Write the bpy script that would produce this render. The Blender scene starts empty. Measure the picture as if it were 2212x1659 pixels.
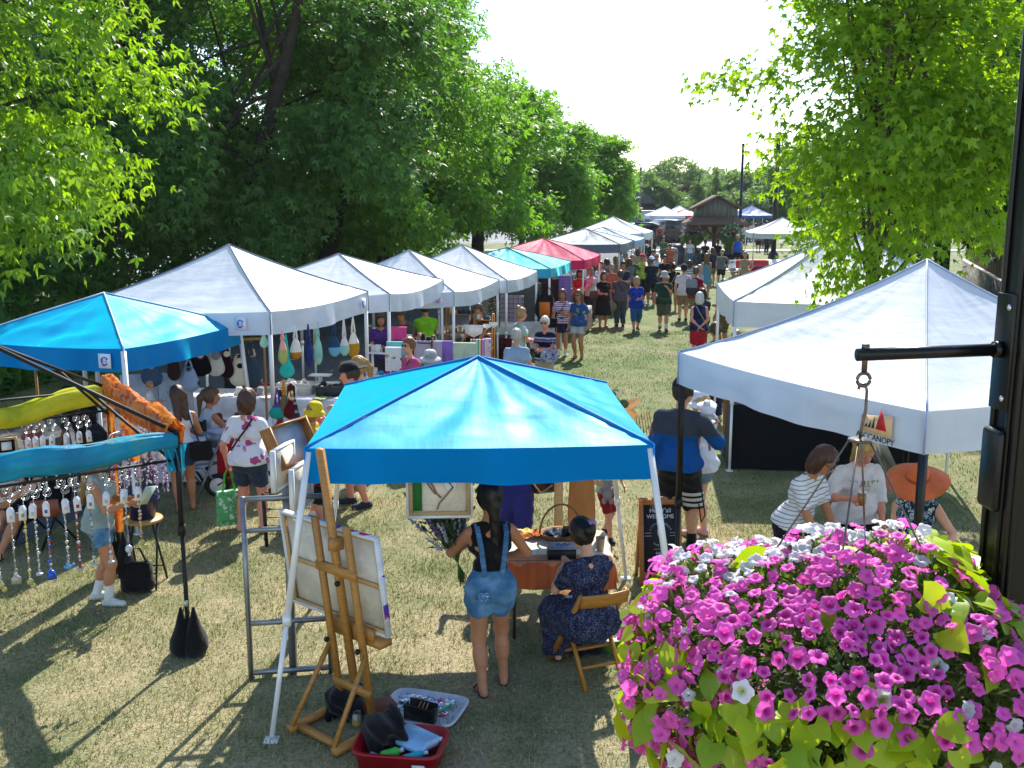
import bpy, math, random, numpy as np
from math import sin, cos, pi, radians, sqrt, atan2
from mathutils import Vector, Matrix
rng = np.random.default_rng(7); random.seed(7)
SC = bpy.context.scene; COL = SC.collection
A = np.array
# ---------------------------------------------------------------- camera
CH = 3.9; CF = 2210.; CP = math.atan(404.5/CF)
_fw = A([0, cos(CP), -sin(CP)]); _up = A([0, sin(CP), cos(CP)])
def ray(x, y): return _fw + A([1., 0, 0])*(x-1106)/CF + _up*(829.5-y)/CF
def G(x, y, z=0.):
    d = ray(x, y); return A([0, 0, CH]) + d*((z-CH)/d[2])
def DP(x, y, Y):
    d = ray(x, y); return A([0, 0, CH]) + d*(Y/d[1])
cam = bpy.data.cameras.new('camera'); cam_o = bpy.data.objects.new('camera', cam); COL.objects.link(cam_o)
cam.sensor_width = 36; cam.lens = 36*CF/2212; cam.clip_end = 3000; cam.clip_start = .05
cam_o.location = (0, 0, CH); cam_o.rotation_euler = (pi/2-CP, 0, 0); SC.camera = cam_o
# ---------------------------------------------------------------- light
SUN_EL = radians(45); SUN_AZ = radians(13)     # azimuth to the right of +Y
W = bpy.data.worlds.new('World'); SC.world = W; W.use_nodes = True
nt = W.node_tree; bg = nt.nodes['Background']
sky = nt.nodes.new('ShaderNodeTexSky'); sky.sky_type = 'NISHITA'; sky.sun_disc = False
sky.sun_elevation = SUN_EL; sky.sun_rotation = SUN_AZ; sky.air_density = 1.0; sky.dust_density = .25; sky.ozone_density = 1.0
nt.links.new(sky.outputs[0], bg.inputs[0]); bg.inputs[1].default_value = .13
sl = bpy.data.lights.new('sun', 'SUN'); sl.energy = 4.2; sl.angle = radians(.55); sl.color = (1, .95, .86)
so = bpy.data.objects.new('sun', sl); COL.objects.link(so)
sd = Vector((sin(SUN_AZ)*cos(SUN_EL), cos(SUN_AZ)*cos(SUN_EL), sin(SUN_EL)))
so.rotation_euler = sd.to_track_quat('Z', 'Y').to_euler()
vs = SC.view_settings; vs.view_transform = 'Standard'; vs.look = 'None'; vs.gamma = 1; vs.exposure = 1.12
# ---------------------------------------------------------------- materials
def hexc(s):
    s = s.lstrip('#'); c = [int(s[i:i+2], 16)/255 for i in (0, 2, 4)]
    return tuple((v/12.92 if v <= .04045 else ((v+.055)/1.055)**2.4) for v in c)
def C(c): return hexc(c) if isinstance(c, str) else tuple(c)
MC = {}
class NT:
    def __init__(s, name):
        s.m = bpy.data.materials.new(name); s.m.use_nodes = True; s.t = s.m.node_tree
        s.b = s.t.nodes['Principled BSDF']; s.out = s.t.nodes['Material Output']
    def n(s, kind, **kw):
        o = s.t.nodes.new('ShaderNode'+kind)
        for k, v in kw.items():
            if k.startswith('i_'):
                key = k[2:].replace('_', ' ')
                o.inputs[int(key) if key.isdigit() else key].default_value = v
            else: setattr(o, k, v)
        return o
    def l(s, a, b): s.t.links.new(a, b)
    def coord(s, kind='Object'): return s.n('TexCoord').outputs[kind]
    def mapv(s, scale=(1, 1, 1), rot=(0, 0, 0), kind='Object'):
        m = s.n('Mapping'); m.inputs['Scale'].default_value = scale; m.inputs['Rotation'].default_value = rot
        s.l(s.coord(kind), m.inputs[0]); return m.outputs[0]
    def noise(s, scale, detail=3, vec=None, rough=.55):
        n = s.n('TexNoise'); n.inputs['Scale'].default_value = scale; n.inputs['Detail'].default_value = detail; n.inputs['Roughness'].default_value = rough
        s.l(vec if vec is not None else s.coord(), n.inputs['Vector']); return n.outputs['Fac']
    def ramp(s, fac, stops, interp='LINEAR'):
        r = s.n('ValToRGB'); r.color_ramp.interpolation = interp
        while len(r.color_ramp.elements) < len(stops): r.color_ramp.elements.new(.5)
        for e, (p, c) in zip(r.color_ramp.elements, stops):
            e.position = p; c = C(c) if not isinstance(c, (int, float)) else (c, c, c); e.color = (*c[:3], 1)
        s.l(fac, r.inputs[0]); return r.outputs[0]
    def mix(s, fac, a, b, mode='MIX'):
        m = s.n('Mix', data_type='RGBA', blend_type=mode)
        for sock, v in ((m.inputs[0], fac), (m.inputs[6], a), (m.inputs[7], b)):
            if hasattr(v, 'is_linked'): s.l(v, sock)
            elif isinstance(v, (int, float)): sock.default_value = v if sock.type == 'VALUE' else (v, v, v, 1)
            else: sock.default_value = (*C(v)[:3], 1)
        return m.outputs[2]
    def bump(s, h, strength=.3, dist=.01):
        b = s.n('Bump'); b.inputs['Strength'].default_value = strength; b.inputs['Distance'].default_value = dist
        s.l(h, b.inputs['Height']); s.l(b.outputs[0], s.b.inputs['Normal']); return b.outputs[0]
    def col(s, c):
        if hasattr(c, 'is_linked'): s.l(c, s.b.inputs['Base Color'])
        else: s.b.inputs['Base Color'].default_value = (*C(c)[:3], 1)
    def set(s, rough=.6, metal=0, spec=.4):
        s.b.inputs['Roughness'].default_value = rough; s.b.inputs['Metallic'].default_value = metal; s.b.inputs['Specular IOR Level'].default_value = spec
    def translucent(s, c, fac, nrm=None):
        t = s.n('BsdfTranslucent'); mx = s.n('MixShader'); mx.inputs[0].default_value = fac
        if hasattr(c, 'is_linked'): s.l(c, t.inputs[0])
        else: t.inputs[0].default_value = (*C(c)[:3], 1)
        if nrm is not None: s.l(nrm, t.inputs['Normal'])
        s.l(s.b.outputs[0], mx.inputs[1]); s.l(t.outputs[0], mx.inputs[2]); s.l(mx.outputs[0], s.out.inputs[0])
def sc(c, k): return tuple(min(1, v*k) for v in C(c))
def plain(c, rough=.6, metal=0, spec=.4, var=.18, vscale=6, bump=0, bscale=60, name='paint'):
    c = C(c); key = ('p', c, rough, metal, spec, var, vscale, bump, bscale)
    if key in MC: return MC[key]
    t = NT(name); t.set(rough, metal, spec)
    f = t.noise(vscale, 4); t.col(t.ramp(f, [(.3, sc(c, 1-var)), (.7, sc(c, 1+var))]))
    if bump: t.bump(t.noise(bscale, 3), bump, .01)
    MC[key] = t.m; return t.m
def cloth(c, name='cloth', rough=.85, trans=0.):
    c = C(c); key = ('c', c, rough, trans)
    if key in MC: return MC[key]
    t = NT(name); t.set(rough, 0, .2)
    f = t.noise(5, 3); cc = t.ramp(f, [(.3, sc(c, .8)), (.7, sc(c, 1.15))]); t.col(cc)
    t.b.inputs['Sheen Weight'].default_value = .15
    t.bump(t.noise(26, 4), .5, .02)
    if trans: t.translucent(cc, trans)
    MC[key] = t.m; return t.m
def stripes(cols, scale, axis='Z', widths=None, name='striped_cloth'):
    key = ('s', str(cols), scale, axis, str(widths))
    if key in MC: return MC[key]
    t = NT(name); t.set(.85, 0, .2)
    sep = t.n('SeparateXYZ'); t.l(t.coord(), sep.inputs[0])
    m = t.n('Math', operation='MULTIPLY'); m.inputs[1].default_value = scale; t.l(sep.outputs[axis], m.inputs[0])
    fr = t.n('Math', operation='FRACT'); t.l(m.outputs[0], fr.inputs[0])
    n = len(cols); st = [((widths[i] if widths else i/n), cols[i]) for i in range(n)]
    t.col(t.ramp(fr.outputs[0], st, 'CONSTANT')); t.bump(t.noise(26, 3), .5, .02)
    MC[key] = t.m; return t.m
def plaid(a, b, c, scale, name='plaid_cloth', ax=('X', 'Z')):
    key = ('pl', a, b, c, scale, ax)
    if key in MC: return MC[key]
    t = NT(name); t.set(.85, 0, .2); sep = t.n('SeparateXYZ'); t.l(t.coord(), sep.inputs[0]); o = []
    for k in ax:
        m = t.n('Math', operation='MULTIPLY'); m.inputs[1].default_value = scale; t.l(sep.outputs[k], m.inputs[0])
        fr = t.n('Math', operation='FRACT'); t.l(m.outputs[0], fr.inputs[0])
        o.append(t.ramp(fr.outputs[0], [(0, a), (.35, b), (.62, a), (.75, c), (.8, a)], 'CONSTANT'))
    t.col(t.mix(.5, o[0], o[1])); MC[key] = t.m; return t.m
def floral(base, spots, scale, thr=.35, name='floral_cloth'):
    key = ('f', base, str(spots), scale, thr)
    if key in MC: return MC[key]
    t = NT(name); t.set(.85, 0, .2); vec = t.coord()
    d = t.n('TexNoise'); d.inputs['Scale'].default_value = scale*1.3; d.inputs['Detail'].default_value = 2; t.l(vec, d.inputs['Vector'])
    mm = t.n('MixRGB'); mm.inputs[0].default_value = .12; t.l(vec, mm.inputs[1]); t.l(d.outputs['Color'], mm.inputs[2])
    v = t.n('TexVoronoi'); v.inputs['Scale'].default_value = scale; t.l(mm.outputs[0], v.inputs['Vector'])
    sepc = t.n('SeparateColor'); t.l(v.outputs['Color'], sepc.inputs[0])
    n = len(spots); pick = t.ramp(sepc.outputs[0], [(i/n, spots[i]) for i in range(n)], 'CONSTANT')
    mask = t.ramp(v.outputs['Distance'], [(thr, 1.), (thr+.05, 0.)])
    t.col(t.mix(mask, base, pick)); t.bump(t.noise(26, 3), .5, .02); MC[key] = t.m; return t.m
def wood(c, name='wood', scale=(3, 3, 40), rough=.5, dark=.6):
    c = C(c); key = ('w', c, scale, rough, dark)
    if key in MC: return MC[key]
    t = NT(name); t.set(rough, 0, .4); v = t.mapv(scale)
    f = t.noise(2.5, 5, v, .65); t.col(t.ramp(f, [(.25, sc(c, dark)), (.5, c), (.75, sc(c, 1.2))])); t.bump(f, .15, .004); MC[key] = t.m; return t.m
def metal(c=(.55, .56, .57), rough=.35, name='metal'):
    return plain(c, rough, .85, .5, .12, 20, name=name)
def fabric_canopy(c, trans=.35, rough=.38, coat=.0, spec=.6, name='canopy_fabric', wr=.5):
    t = NT(name); t.set(rough, 0, spec)
    f = t.noise(1.6, 4); cc = t.ramp(f, [(.3, sc(c, .9)), (.7, sc(c, 1.06))]); t.col(cc)
    v = t.mapv((1.2, 6, 2)); w = t.noise(2.0, 3, v, .5); v2 = t.mapv((6, 1.2, 2)); w2 = t.noise(2.0, 3, v2, .5); add = t.n('Math', operation='ADD'); t.l(w, add.inputs[0]); t.l(w2, add.inputs[1])
    nb = t.bump(add.outputs[0], wr, .04)
    t.b.inputs['Coat Weight'].default_value = coat; t.b.inputs['Coat Roughness'].default_value = .25
    t.translucent(cc, trans, None); return t.m
def leafmat(cols, trans=.5, rough=.45, tcol=None, name='leaf'):
    t = NT(name); t.set(rough, 0, .35)
    g = t.n('NewGeometry'); r = g.outputs['Random Per Island']
    n = len(cols); cc = t.ramp(r, [(i/max(1, n-1), sc(cols[i], 1.22)) for i in range(n)]); t.col(cc)
    tc = t.mix(1., cc, tcol if tcol else (1.5, 1.5, .5), 'MULTIPLY'); t.translucent(tc, trans); return t.m
# ---------------------------------------------------------------- mesh builder
class MB:
    def __init__(s): s.v = []; s.f = []; s.mi = []; s.n = 0
    def add(s, V, F, m=0):
        V = np.asarray(V, float).reshape(-1, 3); s.v.append(V)
        for f in F: s.f.append([i+s.n for i in f])
        s.mi += [m]*len(F); s.n += len(V); return s
    def box(s, c, d, m=0, R=None, taper=1.):
        x, y, z = A(d)/2; k = taper
        V = A([[-x, -y, -z], [x, -y, -z], [x, y, -z], [-x, y, -z], [-x*k, -y*k, z], [x*k, -y*k, z], [x*k, y*k, z], [-x*k, y*k, z]])
        if R is not None: V = V@np.asarray(R).T
        return s.add(V+A(c), [(3, 2, 1, 0), (4, 5, 6, 7), (0, 1, 5, 4), (1, 2, 6, 5), (2, 3, 7, 6), (3, 0, 4, 7)], m)
    def bar(s, p, q, w, h=None, m=0, upv=(0, 0, 1)):
        p, q = A(p, float), A(q, float); h = h or w; d = q-p; L = np.linalg.norm(d); d /= L
        u = A(upv, float)
        if abs(u@d) > .98: u = A([0, 1., 0])
        sx = np.cross(d, u); sx /= np.linalg.norm(sx); sy = np.cross(sx, d)
        return s.box((p+q)/2, (w, L, h), m, np.stack([sx, d, sy], 1))
    def tube(s, pts, r, n=8, m=0, cap=True):
        P = np.asarray(pts, float); k = len(P); r = np.broadcast_to(r, (k,)).astype(float)
        T = np.gradient(P, axis=0); T /= np.linalg.norm(T, axis=1)[:, None]+1e-9
        u = A([0, 0, 1.]) if abs(T[0, 2]) < .9 else A([1., 0, 0]); V = []
        a = np.arange(n)*2*pi/n
        for i in range(k):
            x = np.cross(T[i], u); x /= np.linalg.norm(x)+1e-9; y = np.cross(T[i], x); u = -np.cross(T[i], x) if False else u
            V.append(P[i]+r[i]*(np.cos(a)[:, None]*x+np.sin(a)[:, None]*y))
        F = [(i*n+j, i*n+(j+1) % n, (i+1)*n+(j+1) % n, (i+1)*n+j) for i in range(k-1) for j in range(n)]
        if cap: F += [tuple(range(n))[::-1], tuple(range((k-1)*n, k*n))]
        return s.add(np.concatenate(V), F, m)
    def lathe(s, prof, n=20, c=(0, 0, 0), m=0, sx=1., sy=1., R=None, cap=False):
        a = np.arange(n)*2*pi/n; V = np.concatenate([np.stack([r*np.cos(a)*sx, r*np.sin(a)*sy, np.full(n, z)], 1) for r, z in prof])
        if R is not None: V = V@np.asarray(R).T
        k = len(prof); F = [(i*n+j, i*n+(j+1) % n, (i+1)*n+(j+1) % n, (i+1)*n+j) for i in range(k-1) for j in range(n)]
        if cap: F += [tuple(range(n))[::-1], tuple(range((k-1)*n, k*n))]
        return s.add(V+A(c), F, m)
    def sphere(s, c, r, n=12, k=8, m=0, R=None):
        r = np.broadcast_to(r, (3,)); t = np.linspace(-pi/2+.01, pi/2-.01, k)
        a = np.arange(n)*2*pi/n
        V = np.concatenate([np.stack([np.cos(a)*cos(x), np.sin(a)*cos(x), np.full(n, sin(x))], 1) for x in t])*r
        if R is not None: V = V@np.asarray(R).T
        F = [(i*n+j, i*n+(j+1) % n, (i+1)*n+(j+1) % n, (i+1)*n+j) for i in range(k-1) for j in range(n)]
        F += [tuple(range(n))[::-1], tuple(range((k-1)*n, k*n))]
        return s.add(V+A(c), F, m)
    def grid(s, fn, nu, nv, m=0, cu=False):
        U = np.linspace(0, 1, nu); Vv = np.linspace(0, 1, nv)
        V = A([fn(u, v) for u in U for v in Vv])
        F = [(i*nv+j, (i+1)*nv+j, (i+1)*nv+j+1, i*nv+j+1) for i in range(nu-1) for j in range(nv-1)]
        return s.add(V, F, m)
    def poly(s, P, th, m=0):   # flat polygon (list of 3d pts) extruded by vector th
        P = A(P, float); n = len(P); V = np.concatenate([P, P+A(th)])
        return s.add(V, [tuple(range(n))[::-1], tuple(range(n, 2*n))]+[(i, (i+1) % n, n+(i+1) % n, n+i) for i in range(n)], m)
    def merge(s, o, M=None, m=None):
        V = np.concatenate(o.v)
        if M is not None: V = V@np.asarray(M)[:3, :3].T+np.asarray(M)[:3, 3]
        s.v.append(V); s.f += [[i+s.n for i in f] for f in o.f]; s.mi += (o.mi if m is None else [m]*len(o.f)); s.n += len(V); return s
    def build(s, name, mats, parent=None, smooth=False, loc=None, bevel=0):
        V = np.concatenate(s.v); org = A(loc, float) if loc is not None else None
        if org is not None: V = V-org
        me = bpy.data.meshes.new(name); mk(me, V, s.f, s.mi)
        return link(name, me, mats, parent, smooth, org, bevel)
def mk(me, V, F, mi=None):
    L = np.fromiter((len(f) for f in F), int, len(F)); idx = np.fromiter((i for f in F for i in f), int, int(L.sum()))
    me.vertices.add(len(V)); me.vertices.foreach_set('co', np.asarray(V, np.float32).ravel())
    me.loops.add(len(idx)); me.loops.foreach_set('vertex_index', idx.astype(np.int32))
    me.polygons.add(len(L)); me.polygons.foreach_set('loop_start', (np.cumsum(L)-L).astype(np.int32))
    if mi is not None: me.polygons.foreach_set('material_index', np.asarray(mi, np.int32))
    me.update(calc_edges=True); me.validate()
def mk_np(name, V, F, mi=None):   # F an (n,k) array
    me = bpy.data.meshes.new(name); n, k = F.shape
    me.vertices.add(len(V)); me.vertices.foreach_set('co', np.asarray(V, np.float32).ravel())
    me.loops.add(n*k); me.loops.foreach_set('vertex_index', F.astype(np.int32).ravel())
    me.polygons.add(n); me.polygons.foreach_set('loop_start', np.arange(0, n*k, k, dtype=np.int32))
    if mi is not None: me.polygons.foreach_set('material_index', np.asarray(mi, np.int32))
    me.update(calc_edges=True); return me
def link(name, me, mats, parent=None, smooth=False, loc=None, bevel=0):
    o = bpy.data.objects.new(name, me); COL.objects.link(o)
    for m in (mats if isinstance(mats, (list, tuple)) else [mats]): me.materials.append(m)
    if smooth: me.polygons.foreach_set('use_smooth', np.ones(len(me.polygons), bool))
    if loc is not None: o.location = loc
    if parent is not None: o.parent = parent
    if bevel:
        b = o.modifiers.new('bevel', 'BEVEL'); b.width = bevel; b.segments = 2; b.limit_method = 'ANGLE'
    return o
def tag(o, label=None, cat=None, group=None, kind=None):
    if label: o['label'] = label
    if cat: o['category'] = cat
    if group: o['group'] = group
    if kind: o['kind'] = kind
    return o
def empty(name, loc=(0, 0, 0), label=None, cat=None, group=None, rz=0):
    o = bpy.data.objects.new(name, None); COL.objects.link(o); o.location = loc; o.rotation_euler = (0, 0, rz); o.empty_display_size = .1
    return tag(o, label, cat, group)
def dup(o, parent=None, loc=None, rz=None, label=None):
    c = o.copy(); COL.objects.link(c)
    if parent is not None: c.parent = parent
    if loc is not None: c.location = loc
    if rz is not None: c.rotation_euler = (0, 0, rz)
    if label: c['label'] = label
    for ch in list(o.children): dup(ch, c)
    return c
def rotz(a): return A([[cos(a), -sin(a), 0], [sin(a), cos(a), 0], [0, 0, 1]])
def rotx(a): return A([[1, 0, 0], [0, cos(a), -sin(a)], [0, sin(a), cos(a)]])
def roty(a): return A([[cos(a), 0, sin(a)], [0, 1, 0], [-sin(a), 0, cos(a)]])
def struct(o): o['kind'] = 'structure'; return o
def text_mesh(txt, size, parent, mat, loc, rot, name='lettering', ext=.002, align='CENTER', spacing=1.):
    cu = bpy.data.curves.new(name, 'FONT'); cu.body = txt; cu.size = size; cu.extrude = ext; cu.align_x = align; cu.align_y = 'CENTER'; cu.space_character = spacing
    o = bpy.data.objects.new(name, cu); COL.objects.link(o)
    dg = bpy.context.evaluated_depsgraph_get(); me = bpy.data.meshes.new_from_object(o.evaluated_get(dg))
    bpy.data.objects.remove(o); bpy.data.curves.remove(cu)
    p = link(name, me, [mat], parent); p.location = loc; p.rotation_euler = rot; return p
# ---------------------------------------------------------------- signed distance surfaces
def surface(f, lo, hi, res):
    lo = A(lo, float); hi = A(hi, float); N = np.maximum(np.ceil((hi-lo)/res).astype(int)+1, 4)
    ax = [lo[i]+np.arange(N[i])*res for i in range(3)]
    X, Y, Z = np.meshgrid(*ax, indexing='ij'); P = np.stack([X, Y, Z], -1).reshape(-1, 3).astype(np.float32)
    V = f(P).reshape(N).astype(np.float32)
    V[0] = np.maximum(V[0], 1e-4); V[-1] = np.maximum(V[-1], 1e-4); V[:, 0] = np.maximum(V[:, 0], 1e-4); V[:, -1] = np.maximum(V[:, -1], 1e-4); V[:, :, 0] = np.maximum(V[:, :, 0], 1e-4); V[:, :, -1] = np.maximum(V[:, :, -1], 1e-4)
    S = V < 0; cs = tuple(N-1); cnt = np.zeros(cs, np.float32); acc = np.zeros(cs+(3,), np.float32)
    def sl(a, o): return a[o[0]:N[0]-1+o[0], o[1]:N[1]-1+o[1], o[2]:N[2]-1+o[2]]
    for axi in range(3):
        e = [0, 0, 0]; e[axi] = 1; b, c = [i for i in range(3) if i != axi]
        for ob in (0, 1):
            for oc in (0, 1):
                o0 = [0, 0, 0]; o0[b] = ob; o0[c] = oc; o1 = list(o0); o1[axi] = 1
                v0, v1 = sl(V, o0), sl(V, o1); m = (v0 < 0) != (v1 < 0)
                t = np.where(m, v0/np.where(m, v0-v1, 1), 0); cnt += m
                for i in range(3): acc[..., i] += m*(o0[i]+(t if i == axi else 0))
    act = cnt > 0; idx = -np.ones(cs, int); idx[act] = np.arange(act.sum())
    ii = np.argwhere(act); verts = lo+(ii+acc[act]/cnt[act][:, None])*res; Q = []
    for axi in range(3):
        b, c = [(1, 2), (2, 0), (0, 1)][axi]
        a0 = [slice(None)]*3; a1 = [slice(None)]*3; a0[axi] = slice(0, N[axi]-1); a1[axi] = slice(1, N[axi])
        s0, s1 = S[tuple(a0)], S[tuple(a1)]; E = np.argwhere(s0 != s1)
        E = E[(E[:, b] > 0) & (E[:, c] > 0) & (E[:, b] < N[b]-1) & (E[:, c] < N[c]-1)]
        if not len(E): continue
        q = []
        for db, dc in ((-1, -1), (0, -1), (0, 0), (-1, 0)):
            k = E.copy(); k[:, b] += db; k[:, c] += dc; q.append(idx[k[:, 0], k[:, 1], k[:, 2]])
        q = np.stack(q, 1); ins = s0[E[:, 0], E[:, 1], E[:, 2]]; q[~ins] = q[~ins][:, ::-1]; Q.append(q)
    F = np.concatenate(Q) if Q else np.zeros((0, 4), int); F = F[(F >= 0).all(1)]
    return verts, F
def cap(p, a, b, ra, rb, ex=None):
    a = A(a, np.float32); b = A(b, np.float32); ba = b-a; t = ((p-a)@ba)/(ba@ba+1e-9)
    tc = np.clip(t, 0, 1); d = np.linalg.norm(p-a-tc[:, None]*ba, axis=1)-(ra+(rb-ra)*tc)
    if ex is not None: d = np.maximum(d, (t-ex)*np.linalg.norm(ba))
    return d
def ell(p, c, r):
    q = (p-A(c, np.float32))/A(r, np.float32); k = np.linalg.norm(q, axis=1); return (k-1)*min(r)
def smin(a, b, k):
    h = np.clip(.5+.5*(b-a)/k, 0, 1); return b+(a-b)*h-k*h*(1-h)
def smins(L, k):
    d = L[0]
    for x in L[1:]: d = smin(d, x, k)
    return d
# ---------------------------------------------------------------- people
_surf0 = surface
def surface(f, lo, hi, res, B=6):
    # evaluate only near the surface: coarse blocks first
    lo = A(lo, float); hi = A(hi, float); N = np.maximum(np.ceil((hi-lo)/res).astype(int)+1, 4)
    nb = np.ceil(N/B).astype(int); ctr = [lo[i]+(np.arange(nb[i])*B+(B-1)/2)*res for i in range(3)]
    X, Y, Z = np.meshgrid(*ctr, indexing='ij'); P = np.stack([X, Y, Z], -1).reshape(-1, 3).astype(np.float32)
    cv = f(P).reshape(nb); act = np.abs(cv) < B*res*1.5
    full = np.repeat(np.repeat(np.repeat(cv, B, 0), B, 1), B, 2)[:N[0], :N[1], :N[2]].astype(np.float32).copy()
    am = np.repeat(np.repeat(np.repeat(act, B, 0), B, 1), B, 2)[:N[0], :N[1], :N[2]]
    I = np.argwhere(am)
    if len(I): full[am] = f((lo+I*res).astype(np.float32))
    return _surf0(lambda p: full.reshape(-1), lo, lo+(N-1)*res-1e-3*res, res)
SKIN = {'pale': '#e0b295', 'fair': '#d9a283', 'pink': '#d68f78', 'tan': '#b97e5b', 'brown': '#7d4f35'}
def skinmat(k):
    key = ('skin', k)
    if key in MC: return MC[key]
    c = C(SKIN.get(k, k)); t = NT('skin'); t.set(.5, 0, .35)
    f = t.noise(9, 4); t.col(t.ramp(f, [(.3, sc(c, .86)), (.55, c), (.75, (min(1, c[0]*1.08), c[1]*.95, c[2]*.92))])); t.bump(t.noise(90, 2), .08, .003)
    MC[key] = t.m; return t.m
def hairmat(c):
    key = ('hair', c)
    if key in MC: return MC[key]
    cc = C(c); t = NT('hair'); t.set(.42, 0, .45); v = t.mapv((70, 70, 7)); f = t.noise(1.4, 4, v)
    t.col(t.ramp(f, [(.3, sc(cc, .55)), (.55, cc), (.75, sc(cc, 1.5))])); t.bump(f, .5, .01); MC[key] = t.m; return t.m
EYE_W = plain('#e8e4de', .3, name='eye_white'); EYE_D = plain('#241a14', .2, name='iris'); LIP = plain('#a8564e', .45, name='lips')
LENS = plain('#0b0b0d', .12, spec=.7, name='sunglass_lens')
def ik(S, T, a, b, hint):
    S, T, hint = A(S, float), A(T, float), A(hint, float); d = T-S; L = np.linalg.norm(d)
    if L > (a+b)*.995: T = S+d/L*(a+b)*.995; d = T-S; L = np.linalg.norm(d)
    u = d/L; hp = hint-u*(hint@u); hp /= np.linalg.norm(hp)+1e-9
    x = (a*a-b*b+L*L)/(2*L); y = sqrt(max(a*a-x*x, 0)); return S+u*x+hp*y, T
ARM = {'down': ((.150, .02, .49), (.35, -1, 0)), 'front': ((.035, .185, .62), (.7, -1, -.4)), 'hold': ((.06, .19, .66), (.6, -1, -.5)),
       'phone': ((.05, .2, .745), (.6, -.6, -1)), 'behind': ((.015, -.115, .535), (1, -.2, 0)), 'hip': ((.115, .05, .57), (1, -.6, 0)),
       'table': ((.10, .25, .60), (.6, -1, -.4)), 'fwd': ((.07, .26, .70), (.5, -.5, -1)), 'walkf': ((.14, .10, .52), (.3, -1, 0)), 'walkb': ((.15, -.09, .51), (.3, -1, 0)), 'face': ((.045, .12, .86), (.7, 0, -1)), 'cradle': ((-.03, .15, .69), (.8, -.3, -1))}
def person(label, pos, yaw, h=1.66, bw=1., sex='f', skin='fair', arms=('down', 'down'), legs='stand', lean=0., head=(0, 0), hair=('short', '#5a3a26'), wear=(), lod=2, group=None, hipz=None, curl=.5, seed=None, z0=0., face=True, legw=1.):
    rs = np.random.default_rng(abs(hash(label)) % 9999 if seed is None else seed); rs = np.random.default_rng(sum(map(ord, label)))
    ph0 = rs.uniform(0, 6, 6)
    res = [.0125, .017, .024, .034][lod]*max(.75, min(1, h/1.6))
    hz = hipz if hipz is not None else .51
    R = rotx(-lean); hip = A([0, 0, hz])
    def tf(q): return hip+R@(A(q, float)-A([0, 0, .51]))           # torso frame -> body
    Ri = R.astype(np.float32)
    def tinv(p): return (p-hip.astype(np.float32))@Ri+A([0, 0, .51], np.float32)
    HR = R@rotz(head[0])@rotx(-head[1]); hc = tf((0, .0, .872))+HR*1.07@A([0, .014, .062])
    HRf = HR.astype(np.float32); hcf = hc.astype(np.float32)
    def hinv(p): return (p-hcf)@HRf/1.07
    # joints
    J = {}
    for s, nm, pose in ((-1, 'L', arms[0]), (1, 'R', arms[1])):
        tgt, hint = ARM[pose] if isinstance(pose, str) else (pose if len(pose) == 2 else (pose, (.6, -1, -.3)))
        S = tf((s*(.097 if sex == 'f' else .105), -.004, .779)); T = tf((s*tgt[0], tgt[1], tgt[2])); E, T = ik(S, T, .168, .148, R@A([s*hint[0], hint[1], hint[2]]))
        J[nm] = (S, E, T)
    for s, nm in ((-1, 'l'), (1, 'r')):
        Hj = A([s*.05, 0, hz-.012]); hint = (s*.12, 1, 0); fd = A([s*.18, 1, 0])
        if legs == 'stand': An = A([s*.055, -.012, .042])
        elif legs == 'wide': An = A([s*.085, -.012, .042])
        elif legs == 'shift': An = A([s*.06+.01, -.012+.05*s, .042])
        elif legs == 'walk': An = A([s*.045, s*.12, .042 if s > 0 else .06])
        elif legs == 'walkl': An = A([s*.045, -s*.12, .042 if s < 0 else .06])
        elif legs == 'sit': An = A([s*.06, .245, .042])
        elif legs == 'sitfwd': An = A([s*.06+.02*s, .36, .042])
        elif legs == 'cross': An = A([s*.02+.03, .30+.05*s, .042])
        else: An = A(legs[0 if s < 0 else 1], float)
        K, An = ik(Hj, An, .235, .233, hint); J[nm] = (Hj, K, An, fd/np.linalg.norm(fd))
    Jf = {k: [A(q, np.float32) for q in v] for k, v in J.items()}
    fem = sex == 'f'
    def torso(p, neck=True, g=0.):
        q = tinv(p)*A([1, 1.08, 1], np.float32)
        L = [cap(q, (-.045, -.006, .535), (.045, -.006, .535), .054*bw+.004*fem, .054*bw+.004*fem), cap(q, (-.042, -.028, .505), (.042, -.028, .505), .05*bw, .05*bw),
             cap(q, (-.027, .004+.03*(bw-1), .615), (.027, .004+.03*(bw-1), .615), (.054 if not fem else .049)*bw**1.3, (.054 if not fem else .049)*bw**1.3), cap(q, (-.04, 0, .72), (.04, 0, .72), .058*bw**.7, .058*bw**.7)]
        d = smins(L, .035); d = smin(d, np.minimum(cap(q, (0, -.006, .812), (-.086, -.004, .784), .03, .025), cap(q, (0, -.006, .812), (.086, -.004, .784), .03, .025)), .03)
        if bw > 1.12: d = smin(d, ell(q, (0, .05*bw, .60), (.075*bw, .055*bw, .08)), .03)
        if fem: d = smin(d, np.minimum(ell(q, (-.042, .056, .715), (.04, .034, .04)), ell(q, (.042, .056, .715), (.04, .034, .04))), .02)
        if neck: d = smin(d, cap(q, (0, -.006, .79), (0, .008, .875), .031, .028), .025)
        return d
    def arm(p, nm, ex=None, part=2, inf=0.):
        S, E, T = Jf[nm]
        k = .92+.08*bw
        u = cap(p, S, E, (.029+inf)*k, (.0215+inf)*k, ex if part == 1 else None)
        if part == 1: return u
        fo = cap(p, E, T, (.022+inf)*k, (.0145+inf)*k, ex if part == 3 else None); mid = E*.7+T*.3
        fo = smin(fo, ell(p, mid, (.023*k+inf,)*3), .02) if part != 3 else fo
        return smin(u, fo, .012)
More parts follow.
